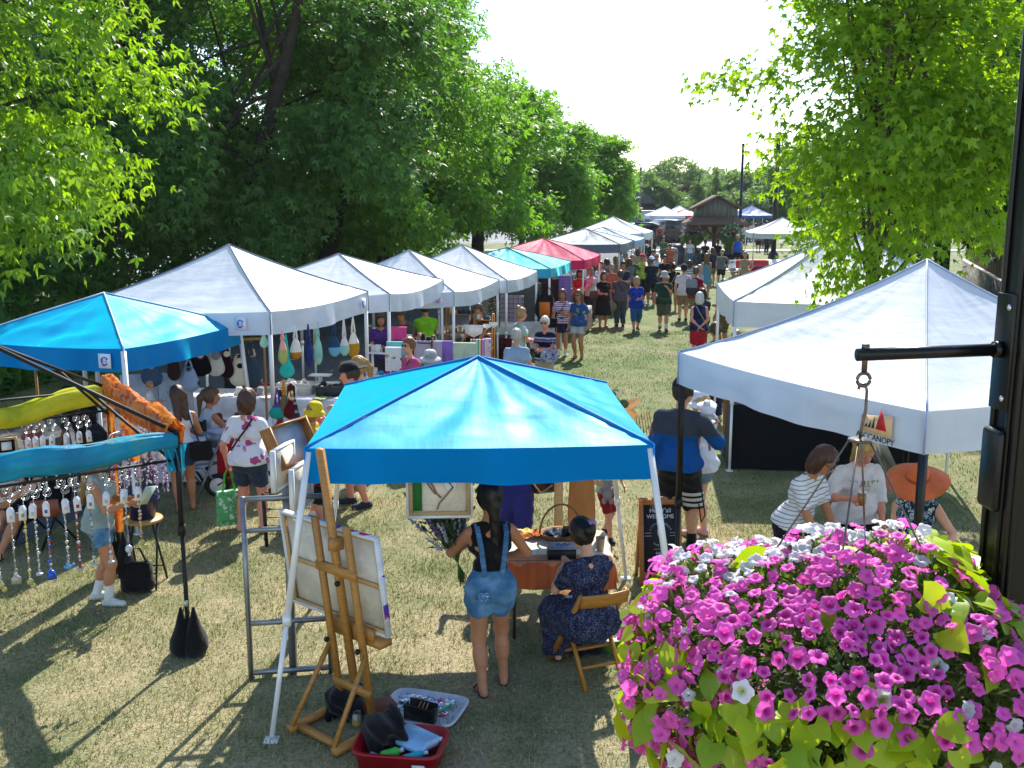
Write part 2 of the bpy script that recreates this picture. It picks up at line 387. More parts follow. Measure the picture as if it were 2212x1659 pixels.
    def leg(p, nm, ex=None, part=2, inf=0.):
        Hj, K, An, fd = Jf[nm]; k = (.85+.15*bw)*legw
        th = cap(p, Hj, K, (.056+inf)*k, (.034+inf)*k, ex if part == 1 else None)
        if part == 1: return th
        ca = cap(p, K, An, (.033+inf)*k, (.021+inf)*k, ex if part == 3 else None)
        m = K*.68+An*.32-fd*.008
        ca = smin(ca, cap(p, m, K*.5+An*.5-fd*.006, (.034+inf)*k, (.029+inf)*k), .02) if inf < .02 and part != 3 else ca
        return smin(th, ca, .02)
    def foot(p, nm, inf=0.):
        An, fd = Jf[nm][2], Jf[nm][3]; b = An-fd*.018; b = A([b[0], b[1], An[2]-.022]); t = An+fd*.088; t = A([t[0], t[1], An[2]-.027])
        d = smin(cap(p, b, t, .019+inf, .015+inf), cap(p, A([An[0], An[1], An[2]+.002]), (b+t)/2, .021+inf, .019+inf), .015)
        return np.maximum(d, (An[2]-.042)-p[:, 2])
    def headd(p):
        q = hinv(p)
        d = smin(ell(q, (0, -.004, .008), (.0445, .056, .06)), ell(q, (0, .018, -.032), (.032, .036, .036)), .02)
        d = smin(d, cap(q, (0, .05, .004), (0, .064, -.014), .006, .0085), .008)
        d = smin(d, np.minimum(ell(q, (-.045, -.004, -.006), (.007, .013, .018)), ell(q, (.045, -.004, -.006), (.007, .013, .018))), .005)
        d = smin(d, ell(q, (0, .048, -.036), (.016, .009, .008)), .008)
        return d
    # hands
    HN = {}
    for s, nm in ((-1, 'L'), (1, 'R')):
        S, E, T = J[nm]; fdir = (T-E)/np.linalg.norm(T-E); up = A([s*-1., 0, 0]); side = np.cross(fdir, R@up); side /= np.linalg.norm(side)+1e-9
        HN[nm] = (T, fdir, side, np.cross(side, fdir)*1.)
    def palm(p, nm):
        T, fd, sd, n = HN[nm]; M = np.stack([sd, fd, n], 1).astype(np.float32); q = (p-(T+fd*.026).astype(np.float32))@M
        return ell(q, (0, 0, 0), (.022, .034, .0125))
    def body(p):
        d = torso(p)
        d = smin(d, headd(p), .014)
        lg = np.minimum(smin(leg(p, 'l'), foot(p, 'l'), .012), smin(leg(p, 'r'), foot(p, 'r'), .012)); d = smin(d, lg, .022)
        for nm in 'LR': d = smin(d, smin(arm(p, nm), palm(p, nm), .01), .012)
        return d
    allj = np.concatenate([np.stack(v[:3]) for v in J.values()]+[hc[None], hip[None]])
    lo = allj.min(0)-.11*max(1, bw); hi = allj.max(0)+.115*max(1, bw); lo[2] = min(lo[2], 0) if legs != 'x' else lo[2]; lo[2] = allj[:, 2].min()-.06
    def mesh(f, lo_, hi_, r=res): return surface(lambda p: f(p)*h, A(lo_)*h, A(hi_)*h, r) if False else surface(lambda p: f((p/h).astype(np.float32))*h, A(lo_)*h, A(hi_)*h, r)
    V, F = mesh(body, lo, hi); mb = MB(); mb.add(V, F.tolist(), 0)
    nf = 5 if lod < 3 else 4
    for nm in 'LR':
        T, fd, sd, n = HN[nm]; s = -1 if nm == 'L' else 1
        for k in range(4):
            off = (k-1.5)*.0098; L = [.036, .043, .041, .031][k]; b = T+fd*.048+sd*off; c1 = curl*(.8+.1*k); pts = [b-fd*.012]; dr = fd
            for jn in range(3):
                aa = c1*(.55+.35*jn); dr = fd*cos(aa)+n*s*sin(aa)*(-1); pts.append(pts[-1]+dr*(L*(.5 if jn == 0 else .33)+(.012 if jn == 0 else 0)))
            mb.tube(A(pts)*h, A([.0062, .006, .0054, .0042])*h, nf, 0)
        tb = T+fd*.012+sd*-.017; td = fd*.75-sd*.55-n*s*.35; td /= np.linalg.norm(td)
        mb.tube(A([tb, tb+td*.022, tb+td*.036+fd*.006])*h, A([.0085, .0068, .0048])*h, nf, 0)
    if face and lod < 3:
        for s in (-1, 1):
            e = hc+HR*1.07@A([s*.018, .0455, .006]); mb.sphere(e*h, A([.0085, .006, .0048])*h, 8, 5, 1, HR)
            e = hc+HR*1.07@A([s*.018, .0495, .006]); mb.sphere(e*h, A([.0042, .003, .0044])*h, 8, 5, 2, HR)
            b = hc+HR*1.07@A([s*.019, .0485, .018]); mb.sphere(b*h, A([.0115, .004, .0024])*h, 8, 4, 4, HR)
        m = hc+HR*1.07@A([0, .0535, -.036]); mb.sphere(m*h, A([.0135, .005, .0045])*h, 8, 4, 3, HR)
    hm = hairmat(hair[1])
    P3 = A([pos[0], pos[1], z0], float)
    o = mb.build('person', [skinmat(skin), EYE_W, EYE_D, LIP, hm], None, True); o.location = P3; o.rotation_euler = (0, 0, yaw)
    tag(o, label, 'person', group)
    def child(name, f, mat, lo_, hi_, r=res, smooth=True):
        V, F = mesh(f, lo_, hi_, r)
        if len(F) == 0: return None
        me = mk_np(name, V, F); return link(name, me, [mat] if not isinstance(mat, (list, tuple)) else mat, o, smooth)
    def fold(p, a=.0032):
        return a*(np.sin(p[:, 0]*52+p[:, 2]*38+ph0[0])*np.sin(p[:, 1]*44-p[:, 2]*30+ph0[1])+.6*np.sin(p[:, 2]*95+p[:, 0]*40+ph0[2])+1.1*np.sin(p[:, 2]*26+p[:, 0]*31*np.sign(p[:, 0]+.01)+p[:, 1]*22+ph0[3]))
    # hair
    kind = hair[0]
    def hd(p):
        q = hinv(p); e = ell(q, (0, -.006, .012), (.0445+.011, .056+.011, .06+.013)); lim = .020+np.maximum(q[:, 2]-.018, 0)*1.5
        d = np.maximum(e, q[:, 1]-lim); d = np.maximum(d, -.05-q[:, 2]) if kind in ('short', 'thin') else d
        if kind == 'short': d = np.maximum(d, -(q[:, 2]+.022+.9*(-q[:, 1]-.02)*0)-np.where(q[:, 1] < -.02, .03, 0))
        if kind in ('bob', 'curly'):
            b = np.maximum(ell(q, (0, -.020, -.024), (.062, .05, .078)), q[:, 1]-.018); b = np.maximum(b, -.092-q[:, 2]); d = smin(d, b, .012)
        if kind in ('long', 'pony2'):
            b = np.maximum(smin(cap(q, (-.028, -.03, .0), (-.032, -.045, -.17), .034, .026), cap(q, (.028, -.03, .0), (.032, -.045, -.17), .034, .026), .02), q[:, 1]-.02); d = smin(d, b, .015)
        if kind == 'vlong':
            b = np.maximum(smin(cap(q, (-.02, -.035, .0), (-.02, -.055, -.30), .036, .022), cap(q, (.02, -.035, .0), (.02, -.055, -.30), .036, .022), .02), q[:, 1]-.02); d = smin(d, b, .015)
        if kind == 'pony': d = smin(smin(d, cap(q, (0, -.068, .03), (0, -.085, -.02), .018, .022), .01), cap(q, (0, -.085, -.02), (0, -.072, -.17), .024, .008), .012)
        if kind == 'lowtail': d = smin(d, cap(q, (0, -.055, -.03), (.02, -.075, -.33), .026, .016), .02)
        if kind == 'bun': d = smin(d, ell(q, (0, -.045, .078), (.028, .026, .024)), .008)
        if kind == 'backbun': d = smin(d, ell(q, (0, -.07, .01), (.03, .028, .034)), .012)
        an = np.arctan2(q[:, 0], -q[:, 1]); d = d+.0013*np.sin(an*26+ph0[3]+q[:, 2]*30)+.0012*np.sin(q[:, 2]*110+an*7)
        if kind == 'curly': d = d+.004*np.sin(q[:, 0]*210)*np.sin(q[:, 1]*210)*np.sin(q[:, 2]*210)
        return d
    hl = hc-A([.1, .16, .36 if kind in ('vlong', 'lowtail') else .23]); hh = hc+A([.1, .13, .13])
    if kind == 'thin': hm2 = hm
    if kind != 'bald': child('hair', hd, hm, hl, hh, res*.8 if lod < 2 else res*.7)
    out = {'o': o, 'h': h, 'pos': P3, 'yaw': yaw}
    Rz = rotz(yaw)
    def wp(q): return P3+Rz@(A(q, float)*h)
    out['wp'] = wp; out['tf'] = lambda q: wp(tf(q)); out['L'] = wp(J['L'][2]+HN['L'][1]*.05); out['R'] = wp(J['R'][2]+HN['R'][1]*.05); out['head'] = wp(hc); out['hc'] = hc; out['HR'] = HR; out['J'] = J
    tl = tf((0, 0, .62))
    for w in wear:
        k, m = w[0], w[1]; op = w[2] if len(w) > 2 else {}
        if isinstance(m, str): m = cloth(m)
        g = op.get('loose', .008)
        if k in ('tee', 'tank', 'dress'):
            hem = op.get('hem', .475 if k != 'dress' else .30); slv = op.get('sleeve', .62 if k != 'tank' else 0); neck = op.get('neck', .832); vneck = op.get('v', .5)
            def f(p, slv=slv, g=g, hem=hem, k=k):
                q = tinv(p); d = torso(p, False)
                if k == 'tank': d = np.maximum(d, np.abs(q[:, 0])-(.084+.25*np.maximum(.74-q[:, 2], 0)))
                if slv:
                    for nm in 'LR': d = smin(d, arm(p, nm, min(slv, 1.), 1, .002) if slv <= 1 else smin(arm(p, nm, None, 1, .003), arm(p, nm, slv-1, 3, .005), .01), .014)
                d = d-g
                hz_ = hem
                if k != 'dress' and hem < .53: 
                    tz = np.clip((.64-q[:, 2])/.10, 0, 1); e = (np.abs(q[:, 0]/(.076*bw+(.035*bw+.010)*tz))**2.5+np.abs((q[:, 1]+.012)/(.062*bw+(.024*bw+.012)*tz))**2.5)**.4; sk = (e-1)*.08; sk = np.maximum(sk, q[:, 2]-.64); d = smin(d, sk, .02)
                if k == 'dress':
                    tz = np.clip((.585-q[:, 2])/(.585-hem), 0, 1); fl = op.get('flare', .05)
                    an = np.arctan2(q[:, 0], q[:, 1]); e = np.sqrt((q[:, 0]/(.092*bw+fl*tz))**2+((q[:, 1]+.012)/(.08*bw+fl*tz))**2)
                    sk = (e-1)*(.075+fl*tz*.8)+.006*tz*np.sin(an*9+ph0[4]); sk = np.maximum(sk, q[:, 2]-.6); d = smin(d, sk, .02)
                d = d+fold(p); d = np.maximum(d, hz_-q[:, 2])
                return np.maximum(d, q[:, 2]-(neck-np.clip(q[:, 1], -.02, .1)*vneck))
            lo_ = lo.copy(); lo_[2] = min(tf((0, 0, hem))[2]-.03, tl[2]); 
            if lean > .2: lo_[2] -= .08
            child({'tee': 'shirt', 'tank': 'tank_top', 'dress': 'dress'}[k], f, m, lo_, hi)
        elif k in ('shorts', 'pants', 'sitskirt'):
            ex = op.get('len', .75); wz = op.get('waist', .575)
            def f(p, ex=ex, g=g, k=k, wz=wz):
                q = tinv(p); d = np.maximum(torso(p, False), np.maximum(q[:, 2]-wz, .40-q[:, 2]))
                if k == 'shorts': d = smin(d, np.minimum(leg(p, 'l', ex, 1, .006), leg(p, 'r', ex, 1, .006)), .018)
                elif k == 'pants': d = smin(d, np.minimum(*[smin(leg(p, nm, None, 1, .004), leg(p, nm, ex, 3, .008), .02) for nm in 'lr']), .018)
                else:
                  for nm in 'lr': d = smin(d, smin(leg(p, nm, None, 1, .022), leg(p, nm, ex, 3, .036), .03), .06)
                d = d-g+fold(p); return np.maximum(d, q[:, 2]-wz)
            lo_ = lo.copy(); hi_ = hi.copy(); hi_[2] = hz+.16
            child({'shorts': 'shorts', 'pants': 'trousers', 'sitskirt': 'skirt'}[k], f, m, lo_, hi_)
        elif k == 'skirt':
            hem = op.get('hem', .30); fl = op.get('flare', .04)
            def f(p, hem=hem, fl=fl):
                q = tinv(p); tz = np.clip((.6-q[:, 2])/(.6-hem), 0, 1); an = np.arctan2(q[:, 0], q[:, 1])
                e = np.sqrt((q[:, 0]/(.096*bw+fl*tz))**2+((q[:, 1]+.012)/(.086*bw+fl*tz))**2); d = (e-1)*(.078+fl*tz*.8)+.006*tz*np.sin(an*8+ph0[4])
                return np.maximum(np.maximum(d, q[:, 2]-.6), hem-q[:, 2])
            lo_ = lo.copy(); hi_ = hi.copy(); hi_[2] = hz+.14; child('skirt', f, m, lo_, hi_)
        elif k in ('shoes', 'sandals', 'socks'):
            for nm in 'lr':
                Hj, K, An, fd = Jf[nm]
                if k == 'shoes':
                    f = lambda p, nm=nm, An=An: np.maximum(foot(p, nm, .006), p[:, 2]-An[2]-.008)
                elif k == 'sandals':
                    f = lambda p, nm=nm, An=An, fd=fd: np.maximum(foot(p, nm, .004), np.minimum(np.maximum(p[:, 2]-(An[2]-.032), -1), np.abs(np.abs((p-An)@fd-.03)-.028)-.009))
                else:
                    f = lambda p, nm=nm, K=K, An=An, t=op.get('top', .3): np.maximum(np.minimum(cap(p, An, K, .027, .031), foot(p, nm, .003)), ((p-An)@((K-An)/np.linalg.norm(K-An)))-t*np.linalg.norm(K-An))
                lo_ = An-.13; hi_ = An+.13; lo_[2] = An[2]-.06; hi_[2] = An[2]+(.05 if k != 'socks' else .16)
                ch = child({'shoes': 'shoe', 'sandals': 'sandal', 'socks': 'sock'}[k], f, m, lo_, hi_, res*(.7 if lod < 2 else 1))
        elif k in ('cap', 'backcap', 'bucket', 'widehat', 'visor'):
            s = -1 if k == 'backcap' else 1
            if k in ('cap', 'backcap'):
                def f(p, s=s):
                    q = hinv(p); dm = np.maximum(ell(q, (0, -.004, .026), (.059, .07, .062)), .026-q[:, 2]); br = np.maximum(ell(q, (0, s*.075-.004, .028-.0), (.05, .05, .007)), -(q[:, 1]*s-.03))
                    return np.minimum(dm, br)
                child('cap', f, m, hc-A([.12, .15, .05]), hc+A([.12, .15, .12]), res*.7)
            elif k == 'visor':
                def f(p):
                    q = hinv(p); e = np.abs(ell(q, (0, -.004, .024), (.058, .069, .075)))-.003; band = np.maximum(e, np.abs(q[:, 2]-.034)-.014); br = np.maximum(ell(q, (0, .085, .03), (.056, .06, .007)), -(q[:, 1]-.035)); return np.minimum(band, br)
                child('visor', f, m, hc-A([.12, .15, .05]), hc+A([.12, .17, .12]), res*.6)
            else:
                wd = op.get('w', .10); dz = op.get('drop', .03); mb2 = MB()
                a = np.arange(28)*2*pi/28; rings = []
                pr = [(.0, .092), (.03, .09), (.048, .08), (.056, .06), (.060, .028), (.061, .02), (.065, .018), ((.065+wd)/2, .018-dz*.35), (wd, .018-dz), (wd, .015-dz), (.064, .012)]
                for r, z in pr: rings.append(np.stack([r*np.cos(a), r*1.12*np.sin(a), z+(.012*np.sin(2*a+ph0[5])*(r/wd) if r > .07 else 0*a)], 1))
                Vh = np.concatenate(rings)@HR.T+hc; n = 28
                mb2.add(Vh*h, [(i*n+j, (i+1)*n+j, (i+1)*n+(j+1) % n, i*n+(j+1) % n) for i in range(len(pr)-1) for j in range(n)])
                mb2.build('hat', [m], o, True)
                if op.get('band'):
                    mb3 = MB(); bandp = [(.0602, .036), (.0625, .034), (.0635, .02), (.0605, .018)]
                    Vb = np.concatenate([np.stack([r*np.cos(a), r*1.12*np.sin(a), np.full(28, z)], 1) for r, z in bandp])@HR.T+hc
                    mb3.add(Vb*h, [(i*n+j, (i+1)*n+j, (i+1)*n+(j+1) % n, i*n+(j+1) % n) for i in range(3) for j in range(n)]); mb3.build('hat_band', [cloth(op['band'])], o, True)
        elif k == 'sunglasses':
            mb2 = MB()
            for s in (-1, 1):
                mb2.sphere((hc+HR*1.07@A([s*.020, .0555, .006]))*h, A([.0165, .005, .0125])*h, 10, 6, 0, HR)
                mb2.tube(A([hc+HR*1.07@A([s*.036, .05, .01]), hc+HR*1.07@A([s*.049, .0, .008])])*h, .0022*h, 5, 0)
            mb2.tube(A([hc+HR*1.07@A([-.008, .06, .009]), hc+HR*1.07@A([.008, .06, .009])])*h, .0022*h, 5, 0); mb2.build('sunglasses', [LENS], o, True)
        elif k == 'strap':
            pts = [tf(q) for q in op['pts']]; mb2 = MB()
            # smooth the strap
            P = A(pts); t = np.linspace(0, len(P)-1, len(P)*4); P2 = np.stack([np.interp(t, range(len(P)), P[:, i]) for i in range(3)], 1)
            for i in range(len(P2)-1): mb2.bar(P2[i]*h, P2[i+1]*h, op.get('w', .012)*h, .004*h, 0, tuple(R@A([0, 1., 0])))
            mb2.build(op.get('name', 'strap'), [m], o)
    return out
def facing(pos, deg=0): return radians(deg)
BACK = 0.; FRONT = pi      # back to the camera / facing the camera
def bag(name, label, c, cat, size, mat, strap=None, rz=0, group=None, smat=None, flap=True):
    lump = .004 if flap else .022
    # a soft bag: pillow-like body, flap and strap
    w, d, hh = size; e = empty(name, c, label, cat, group, rz); mb = MB()
    def f(p):
        q = np.abs(p/A([w/2, d/2, hh/2], np.float32)); return ((q**A([4., 2.4, 4.], np.float32)).sum(1)**.27-1)*min(w, d)/2*.8+lump*(np.sin(p[:, 0]*24+p[:, 1]*14+p[:, 2]*9)*np.sin(p[:, 2]*17-p[:, 0]*12)+.35*np.sin(p[:, 0]*46+p[:, 2]*52))
    V, F = surface(f, (-w*.6, -d*.6, -hh*.6), (w*.6, d*.6, hh*.6), max(w, hh)/22); V[:, 0] *= 1+.16*(-V[:, 2]/hh*1.0); mb.add(V, F.tolist()); mb.build('bag_body', [mat], e, True)
    if flap:
        m2 = MB(); m2.grid(lambda u, v: ((u-.5)*w*.9, -d*(.30+.24*sin(v*pi/2)), hh*(.5-.45*v)), 8, 6); m2.build('flap', [smat or mat], e, True)
    if strap:
        m3 = MB(); t = A(strap); m3.tube(t-A(c), .010, 6); s_ = m3.build('strap', [smat or mat], e, True)
        s_.rotation_euler = (0, 0, -rz)
    return e
# ================================================================ ground
def vnoise(P, s, seed=0):
    r = np.random.default_rng(seed); T = r.random((64, 64)); q = P*s; i = np.floor(q).astype(int); f = q-i; f = f*f*(3-2*f)
    g = lambda a, b: T[(i[:, 0]+a) % 64, (i[:, 1]+b) % 64]
    return (g(0, 0)*(1-f[:, 0])+g(1, 0)*f[:, 0])*(1-f[:, 1])+(g(0, 1)*(1-f[:, 0])+g(1, 1)*f[:, 0])*f[:, 1]
def grassmat(blade=False):
    t = NT('lawn'); t.set(.8, 0, .15); v = t.coord()
    big = t.noise(.35, 5, v, .62); med = t.noise(1.3, 4, v, .65); fine = t.noise(26, 4, v, .7)
    a = t.n('Math', operation='MULTIPLY_ADD'); a.inputs[1].default_value = .6; t.l(med, a.inputs[0]); 
    b = t.n('Math', operation='MULTIPLY'); b.inputs[1].default_value = .55; t.l(big, b.inputs[0]); t.l(b.outputs[0], a.inputs[2])
    sep = t.n('SeparateXYZ'); t.l(v, sep.inputs[0])
    # the lawn near the stalls is worn and straw-dry, greener further down the lane
    yy = t.n('MapRange'); yy.inputs[1].default_value = 9; yy.inputs[2].default_value = 22; yy.inputs[3].default_value = .0; yy.inputs[4].default_value = .21; t.l(sep.outputs['Y'], yy.inputs[0])
    s = t.n('Math', operation='ADD'); t.l(a.outputs[0], s.inputs[0]); t.l(yy.outputs[0], s.inputs[1])
    fac = s.outputs[0]
    if blade:
        g = t.n('NewGeometry'); r = t.n('Math', operation='MULTIPLY_ADD'); r.inputs[1].default_value = .5; r.inputs[2].default_value = -.25; t.l(g.outputs['Random Per Island'], r.inputs[0])
        s2 = t.n('Math', operation='ADD'); t.l(fac, s2.inputs[0]); t.l(r.outputs[0], s2.inputs[1]); fac = s2.outputs[0]
        c = t.ramp(fac, [(.28, (.48, .395, .245)), (.48, (.40, .33, .19)), (.64, (.23, .24, .115)), (.82, (.10, .155, .05))]); t.col(c); t.translucent(t.mix(1, c, (1.2, 1.3, .6), 'MULTIPLY'), .3)
    else:
        c = t.ramp(fac, [(.32, (.43, .355, .22)), (.52, (.35, .295, .165)), (.67, (.21, .21, .095)), (.86, (.10, .15, .035))])
        soil = t.ramp(t.noise(.55, 5, t.mapv((1, .8, 1), (0, 0, .4)), .6), [(.57, 0.), (.70, .75)]); c = t.mix(soil, c, (.34, .27, .19))
        sp = t.ramp(fine, [(.32, .55), (.5, 1.), (.68, 1.35)]); t.col(t.mix(1., c, sp, 'MULTIPLY'))
        n = t.noise(55, 3, v); t.bump(n, .9, .03)
    return t.m
mb = MB(); mb.grid(lambda u, v: ((u-.5)*700, -30+v*900, 0), 40, 40); tag(mb.build('ground', [grassmat()]), kind='structure')
# path, parking lot, pavements
PD = A([.25, .968]); PN = A([-.968, .25]); P0 = A([-4.6, 15.])
def asphalt(c=(.085, .087, .092), name='asphalt'):
    t = NT(name); t.set(.85, 0, .3); f = t.noise(90, 3); g = t.noise(.5, 4); t.col(t.mix(1, t.ramp(g, [(.3, sc(c, .8)), (.7, sc(c, 1.2))]), t.ramp(f, [(.3, .75), (.7, 1.2)]), 'MULTIPLY')); t.bump(f, .3, .01); return t.m
mb = MB(); mb.add([(*(P0+PD*a+PN*b), .006) for a, b in ((-20, 0), (90, 0), (90, 5.6), (-20, 5.6))], [(0, 1, 2, 3)]); tag(mb.build('path', [asphalt()]), kind='structure')
mb = MB(); mb.add([(-60, 88, .006), (90, 88, .006), (90, 150, .006), (-60, 150, .006)], [(0, 1, 2, 3)]); tag(mb.build('parking_lot', [asphalt((.20, .20, .20), 'lot_asphalt')]), kind='structure')
conc = plain('#b9b4aa', .85, var=.1, vscale=2, bump=.15, name='concrete')
mb = MB(); mb.box((12.6, 60.6, .03), (8, 7, .06)); mb.box((18, 75.5, .02), (40, 3.2, .04)); mb.add([(*(A([9.5, 56])+A([.25, .968])*a+A([-.968, .25])*b), .05) for a, b in ((-1, 0), (34, 0), (34, 3), (-1, 3))], [(0, 1, 2, 3)]); tag(mb.build('pavement', [conc]), kind='structure')
tw = NT('water'); tw.set(.12, 0, .5); tw.col((.06, .08, .09)); tw.bump(tw.noise(3, 3), .2, .05)
mb = MB(); mb.add([(*(P0+PD*a+PN*b), .02) for a, b in ((-30, 22), (220, 22), (220, 140), (-30, 140))], [(0, 1, 2, 3)]); tag(mb.build('river', [tw.m]), kind='structure')
# grass blades
def blades(n, ymin, ymax, hmin, hmax, wd, seed):
    r = np.random.default_rng(seed); d = np.sqrt(r.uniform(ymin**2, ymax**2, n)); x = r.uniform(-.56, .56, n)*(d+1); P = np.stack([x, d], 1)
    dens = .3+.9*vnoise(P, .9, 1)*vnoise(P, 3.1, 2)*2.2; q = (P-P0); on = ((q@PN) > 0) & ((q@PN) < 5.6)
    P = P[(r.random(n) < dens) & ~on]; n = len(P)
    h = r.uniform(hmin, hmax, n)*(.6+.8*vnoise(P, 1.7, 3)); az = r.uniform(0, 2*pi, n); lean = r.uniform(.2, 1.5, n)*h; w = wd*r.uniform(.6, 1.3, n)
    B = np.zeros((n, 4, 3)); sx = np.stack([np.cos(az), np.sin(az)], 1); fd = np.stack([-np.sin(az), np.cos(az)], 1)
    B[:, 0, :2] = P-sx*w[:, None]/2; B[:, 1, :2] = P+sx*w[:, None]/2; B[:, 2, :2] = P+sx*w[:, None]*.3+fd*lean[:, None]; B[:, 3, :2] = P-sx*w[:, None]*.3+fd*lean[:, None]; B[:, 2:, 2] = h[:, None]; B[:, :2, 2] = -.004
    return B.reshape(-1, 3)
V = np.concatenate([blades(170000, 5.2, 13, .012, .036, .007, 1), blades(110000, 13, 30, .014, .042, .013, 2)])
tag(link('grass', mk_np('grass', V, np.arange(len(V)).reshape(-1, 4)), [grassmat(True)]), kind='stuff')
rs = np.random.default_rng(17); n = 2600; yy = np.sqrt(rs.uniform(5.3**2, 24**2, n)); xx = rs.uniform(-.56, .5, n)*(yy+1); cc = np.stack([xx, yy, rs.uniform(.012, .035, n)], 1)
LITTER = (cc, rs)
# ================================================================ trees
def frame(n, rs):
    n = n/(np.linalg.norm(n, axis=1)[:, None]+1e-9); a = rs.normal(size=n.shape); d = a-(a*n).sum(1)[:, None]*n; d /= np.linalg.norm(d, axis=1)[:, None]+1e-9; return d, np.cross(n, d), n
def leaves(cen, dr, nr, size, kind):
    # returns verts, quads; dr leaf axis, nr face normal
    sd = np.cross(dr, nr); sd /= np.linalg.norm(sd, axis=1)[:, None]+1e-9; nr = np.cross(sd, dr)
    if kind == 'diamond':
        T = A([[0, 0, 0], [.27, .42, .10], [0, 1, -.06], [-.27, .42, .10]]); Q = A([[0, 1, 2, 3]])
    elif kind == 'spray':   # three leaflets on one stalk
        T = A([[0, 0, 0], [.17, .5, .06], [.02, 1.05, -.1], [-.15, .5, .06], [.42, .12, .0], [.62, .5, -.12], [.2, .34, .05], [-.42, .12, 0], [-.62, .5, -.12], [-.2, .34, .05]]); Q = A([[0, 1, 2, 3], [0, 4, 5, 6], [0, 9, 8, 7]])
    elif kind == 'maple':
        T = A([[0, 0, 0], [.22, .30, .03], [.0, 1., -.12], [-.22, .30, .03], [.30, .02, .04], [.62, .50, -.1], [.20, .33, .03], [-.30, .02, .04], [-.62, .50, -.1], [-.20, .33, .03], [.3, -.18, 0], [-.3, -.18, 0]]); Q = A([[0, 1, 2, 3], [0, 4, 5, 6], [0, 9, 8, 7], [0, 10, 4, 1], [0, 3, 7, 11]])
    n = len(cen); k = len(T)
    V = cen[:, None, :]+size[:, None, None]*(T[None, :, 0:1]*sd[:, None]+T[None, :, 1:2]*dr[:, None]+T[None, :, 2:3]*nr[:, None])
    F = (Q[None]+(np.arange(n)*k)[:, None, None]).reshape(-1, 4); return V.reshape(-1, 3), F
def litter():
    cc, rs = LITTER; m = len(cc); V, F = leaves(cc, (lambda d: d/np.linalg.norm(d, axis=1)[:, None])(rs.normal(size=(m, 3))*A([1, 1, .15])), A([0, 0, 1.])+rs.normal(size=(m, 3))*.25, rs.uniform(.02, .05, m), 'diamond'); tag(link('fallen_leaves', mk_np('fallen_leaves', V, F), [leafmat([(.30, .22, .10), (.20, .13, .06), (.40, .36, .24), (.16, .20, .05), (.12, .08, .05)], .1, .7)]), kind='stuff')
litter()
def crown_pts(lobes, n, rs, inner=.45):
    vol = A([l[3]*l[4]*l[5] for l in lobes]); k = rs.choice(len(lobes), n, p=vol/vol.sum()); L = A(lobes)[k]
    u = rs.normal(size=(n, 3)); u /= np.linalg.norm(u, axis=1)[:, None]; r = rs.uniform(inner**3, 1, n)**(1/3)
    return L[:, :3]+u*r[:, None]*L[:, 3:6], u, r
def clumps(lobes, k, f, seed):
    r = np.random.default_rng(seed); out = []
    for l in lobes:
        for i in range(k):
            u = r.normal(size=3); u /= np.linalg.norm(u); c = A(l[:3])+u*A(l[3:6])*r.uniform(.55, .95); s = f*r.uniform(.75, 1.25); out.append((*c, l[3]*s, l[4]*s, l[5]*s*.85))
    return out
def tree(name, label, base, trunk, lobes, ncl, per, size, kind, lm, bark, spread=.55, droop=.5, seed=1, group=None, holes=.34, limbs=14, cat='tree', r0=.2, inner=.45, limbr=.05):
    rs = np.random.default_rng(seed); base = A(base, float); e = empty(name, base, label, cat, group)
    P, u, r = crown_pts(lobes, ncl, rs, inner)
    q = np.stack([P[:, 0]*.9+P[:, 2]*.5, P[:, 1]*.9-P[:, 2]*.6], 1); P = P[(vnoise(q, .9, seed) > holes) | (rs.random(len(P)) < .25)]
    n = len(P); C0 = A([l[:3] for l in lobes]).mean(0); out = P-C0; out /= np.linalg.norm(out, axis=1)[:, None]+1e-9
    cl = np.repeat(P, per, 0); o = np.repeat(out, per, 0); m = len(cl); t = rs.uniform(0, 1, m)
    j = rs.normal(size=(m, 3))*spread*.36; j[:, 2] *= .55
    cl = cl+j+o*(t*spread)[:, None]*A([1, 1, .4]); cl[:, 2] -= droop*t*t*spread*.8
    d = o*.8+rs.normal(size=(m, 3))*.55; d[:, 2] -= droop*.9; d /= np.linalg.norm(d, axis=1)[:, None]
    nn = A([0, 0, 1.])+rs.normal(size=(m, 3))*.5+o*.25
    V, F = leaves(cl, d, nn, size*rs.uniform(.65, 1.25, m), kind); 
    c = link('crown', mk_np('crown', V, F), [lm], e)
    mb = MB(); T = A(trunk, float)
    if len(T): mb.tube(T[:, :3], T[:, 3], 9)
    if len(T):
        top = T[:, :3]
        order = rs.permutation(n)[:limbs]
        for i in order:
            s = rs.uniform(.35, .98); k = s*(len(top)-1); i0 = int(k); st = top[i0]+(top[min(i0+1, len(top)-1)]-top[i0])*(k-i0)
            en = P[i]; md = (st+en)/2+A([0, 0, .12*np.linalg.norm(en-st)]); tt = np.linspace(0, 1, 6)[:, None]
            mb.tube((1-tt)**2*st+2*tt*(1-tt)*md+tt*tt*en, np.linspace(limbr*(1.3-s*.5), .012, 6), 6)
        mb.build('trunk', [bark], e, True)
    return e
BARK = plain('#5a4e42', .95, var=.35, vscale=4, bump=.6, bscale=14, name='bark'); BARKD = plain('#3a332c', .95, var=.35, vscale=4, bump=.6, bscale=14, name='dark_bark')
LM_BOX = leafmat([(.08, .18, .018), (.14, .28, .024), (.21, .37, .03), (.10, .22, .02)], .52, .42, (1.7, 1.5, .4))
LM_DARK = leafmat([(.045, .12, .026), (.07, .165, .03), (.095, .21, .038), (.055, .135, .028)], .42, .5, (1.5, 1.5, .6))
LM_MID = leafmat([(.075, .18, .024), (.11, .25, .03), (.15, .31, .036), (.085, .20, .026)], .5, .5, (1.5, 1.5, .5))
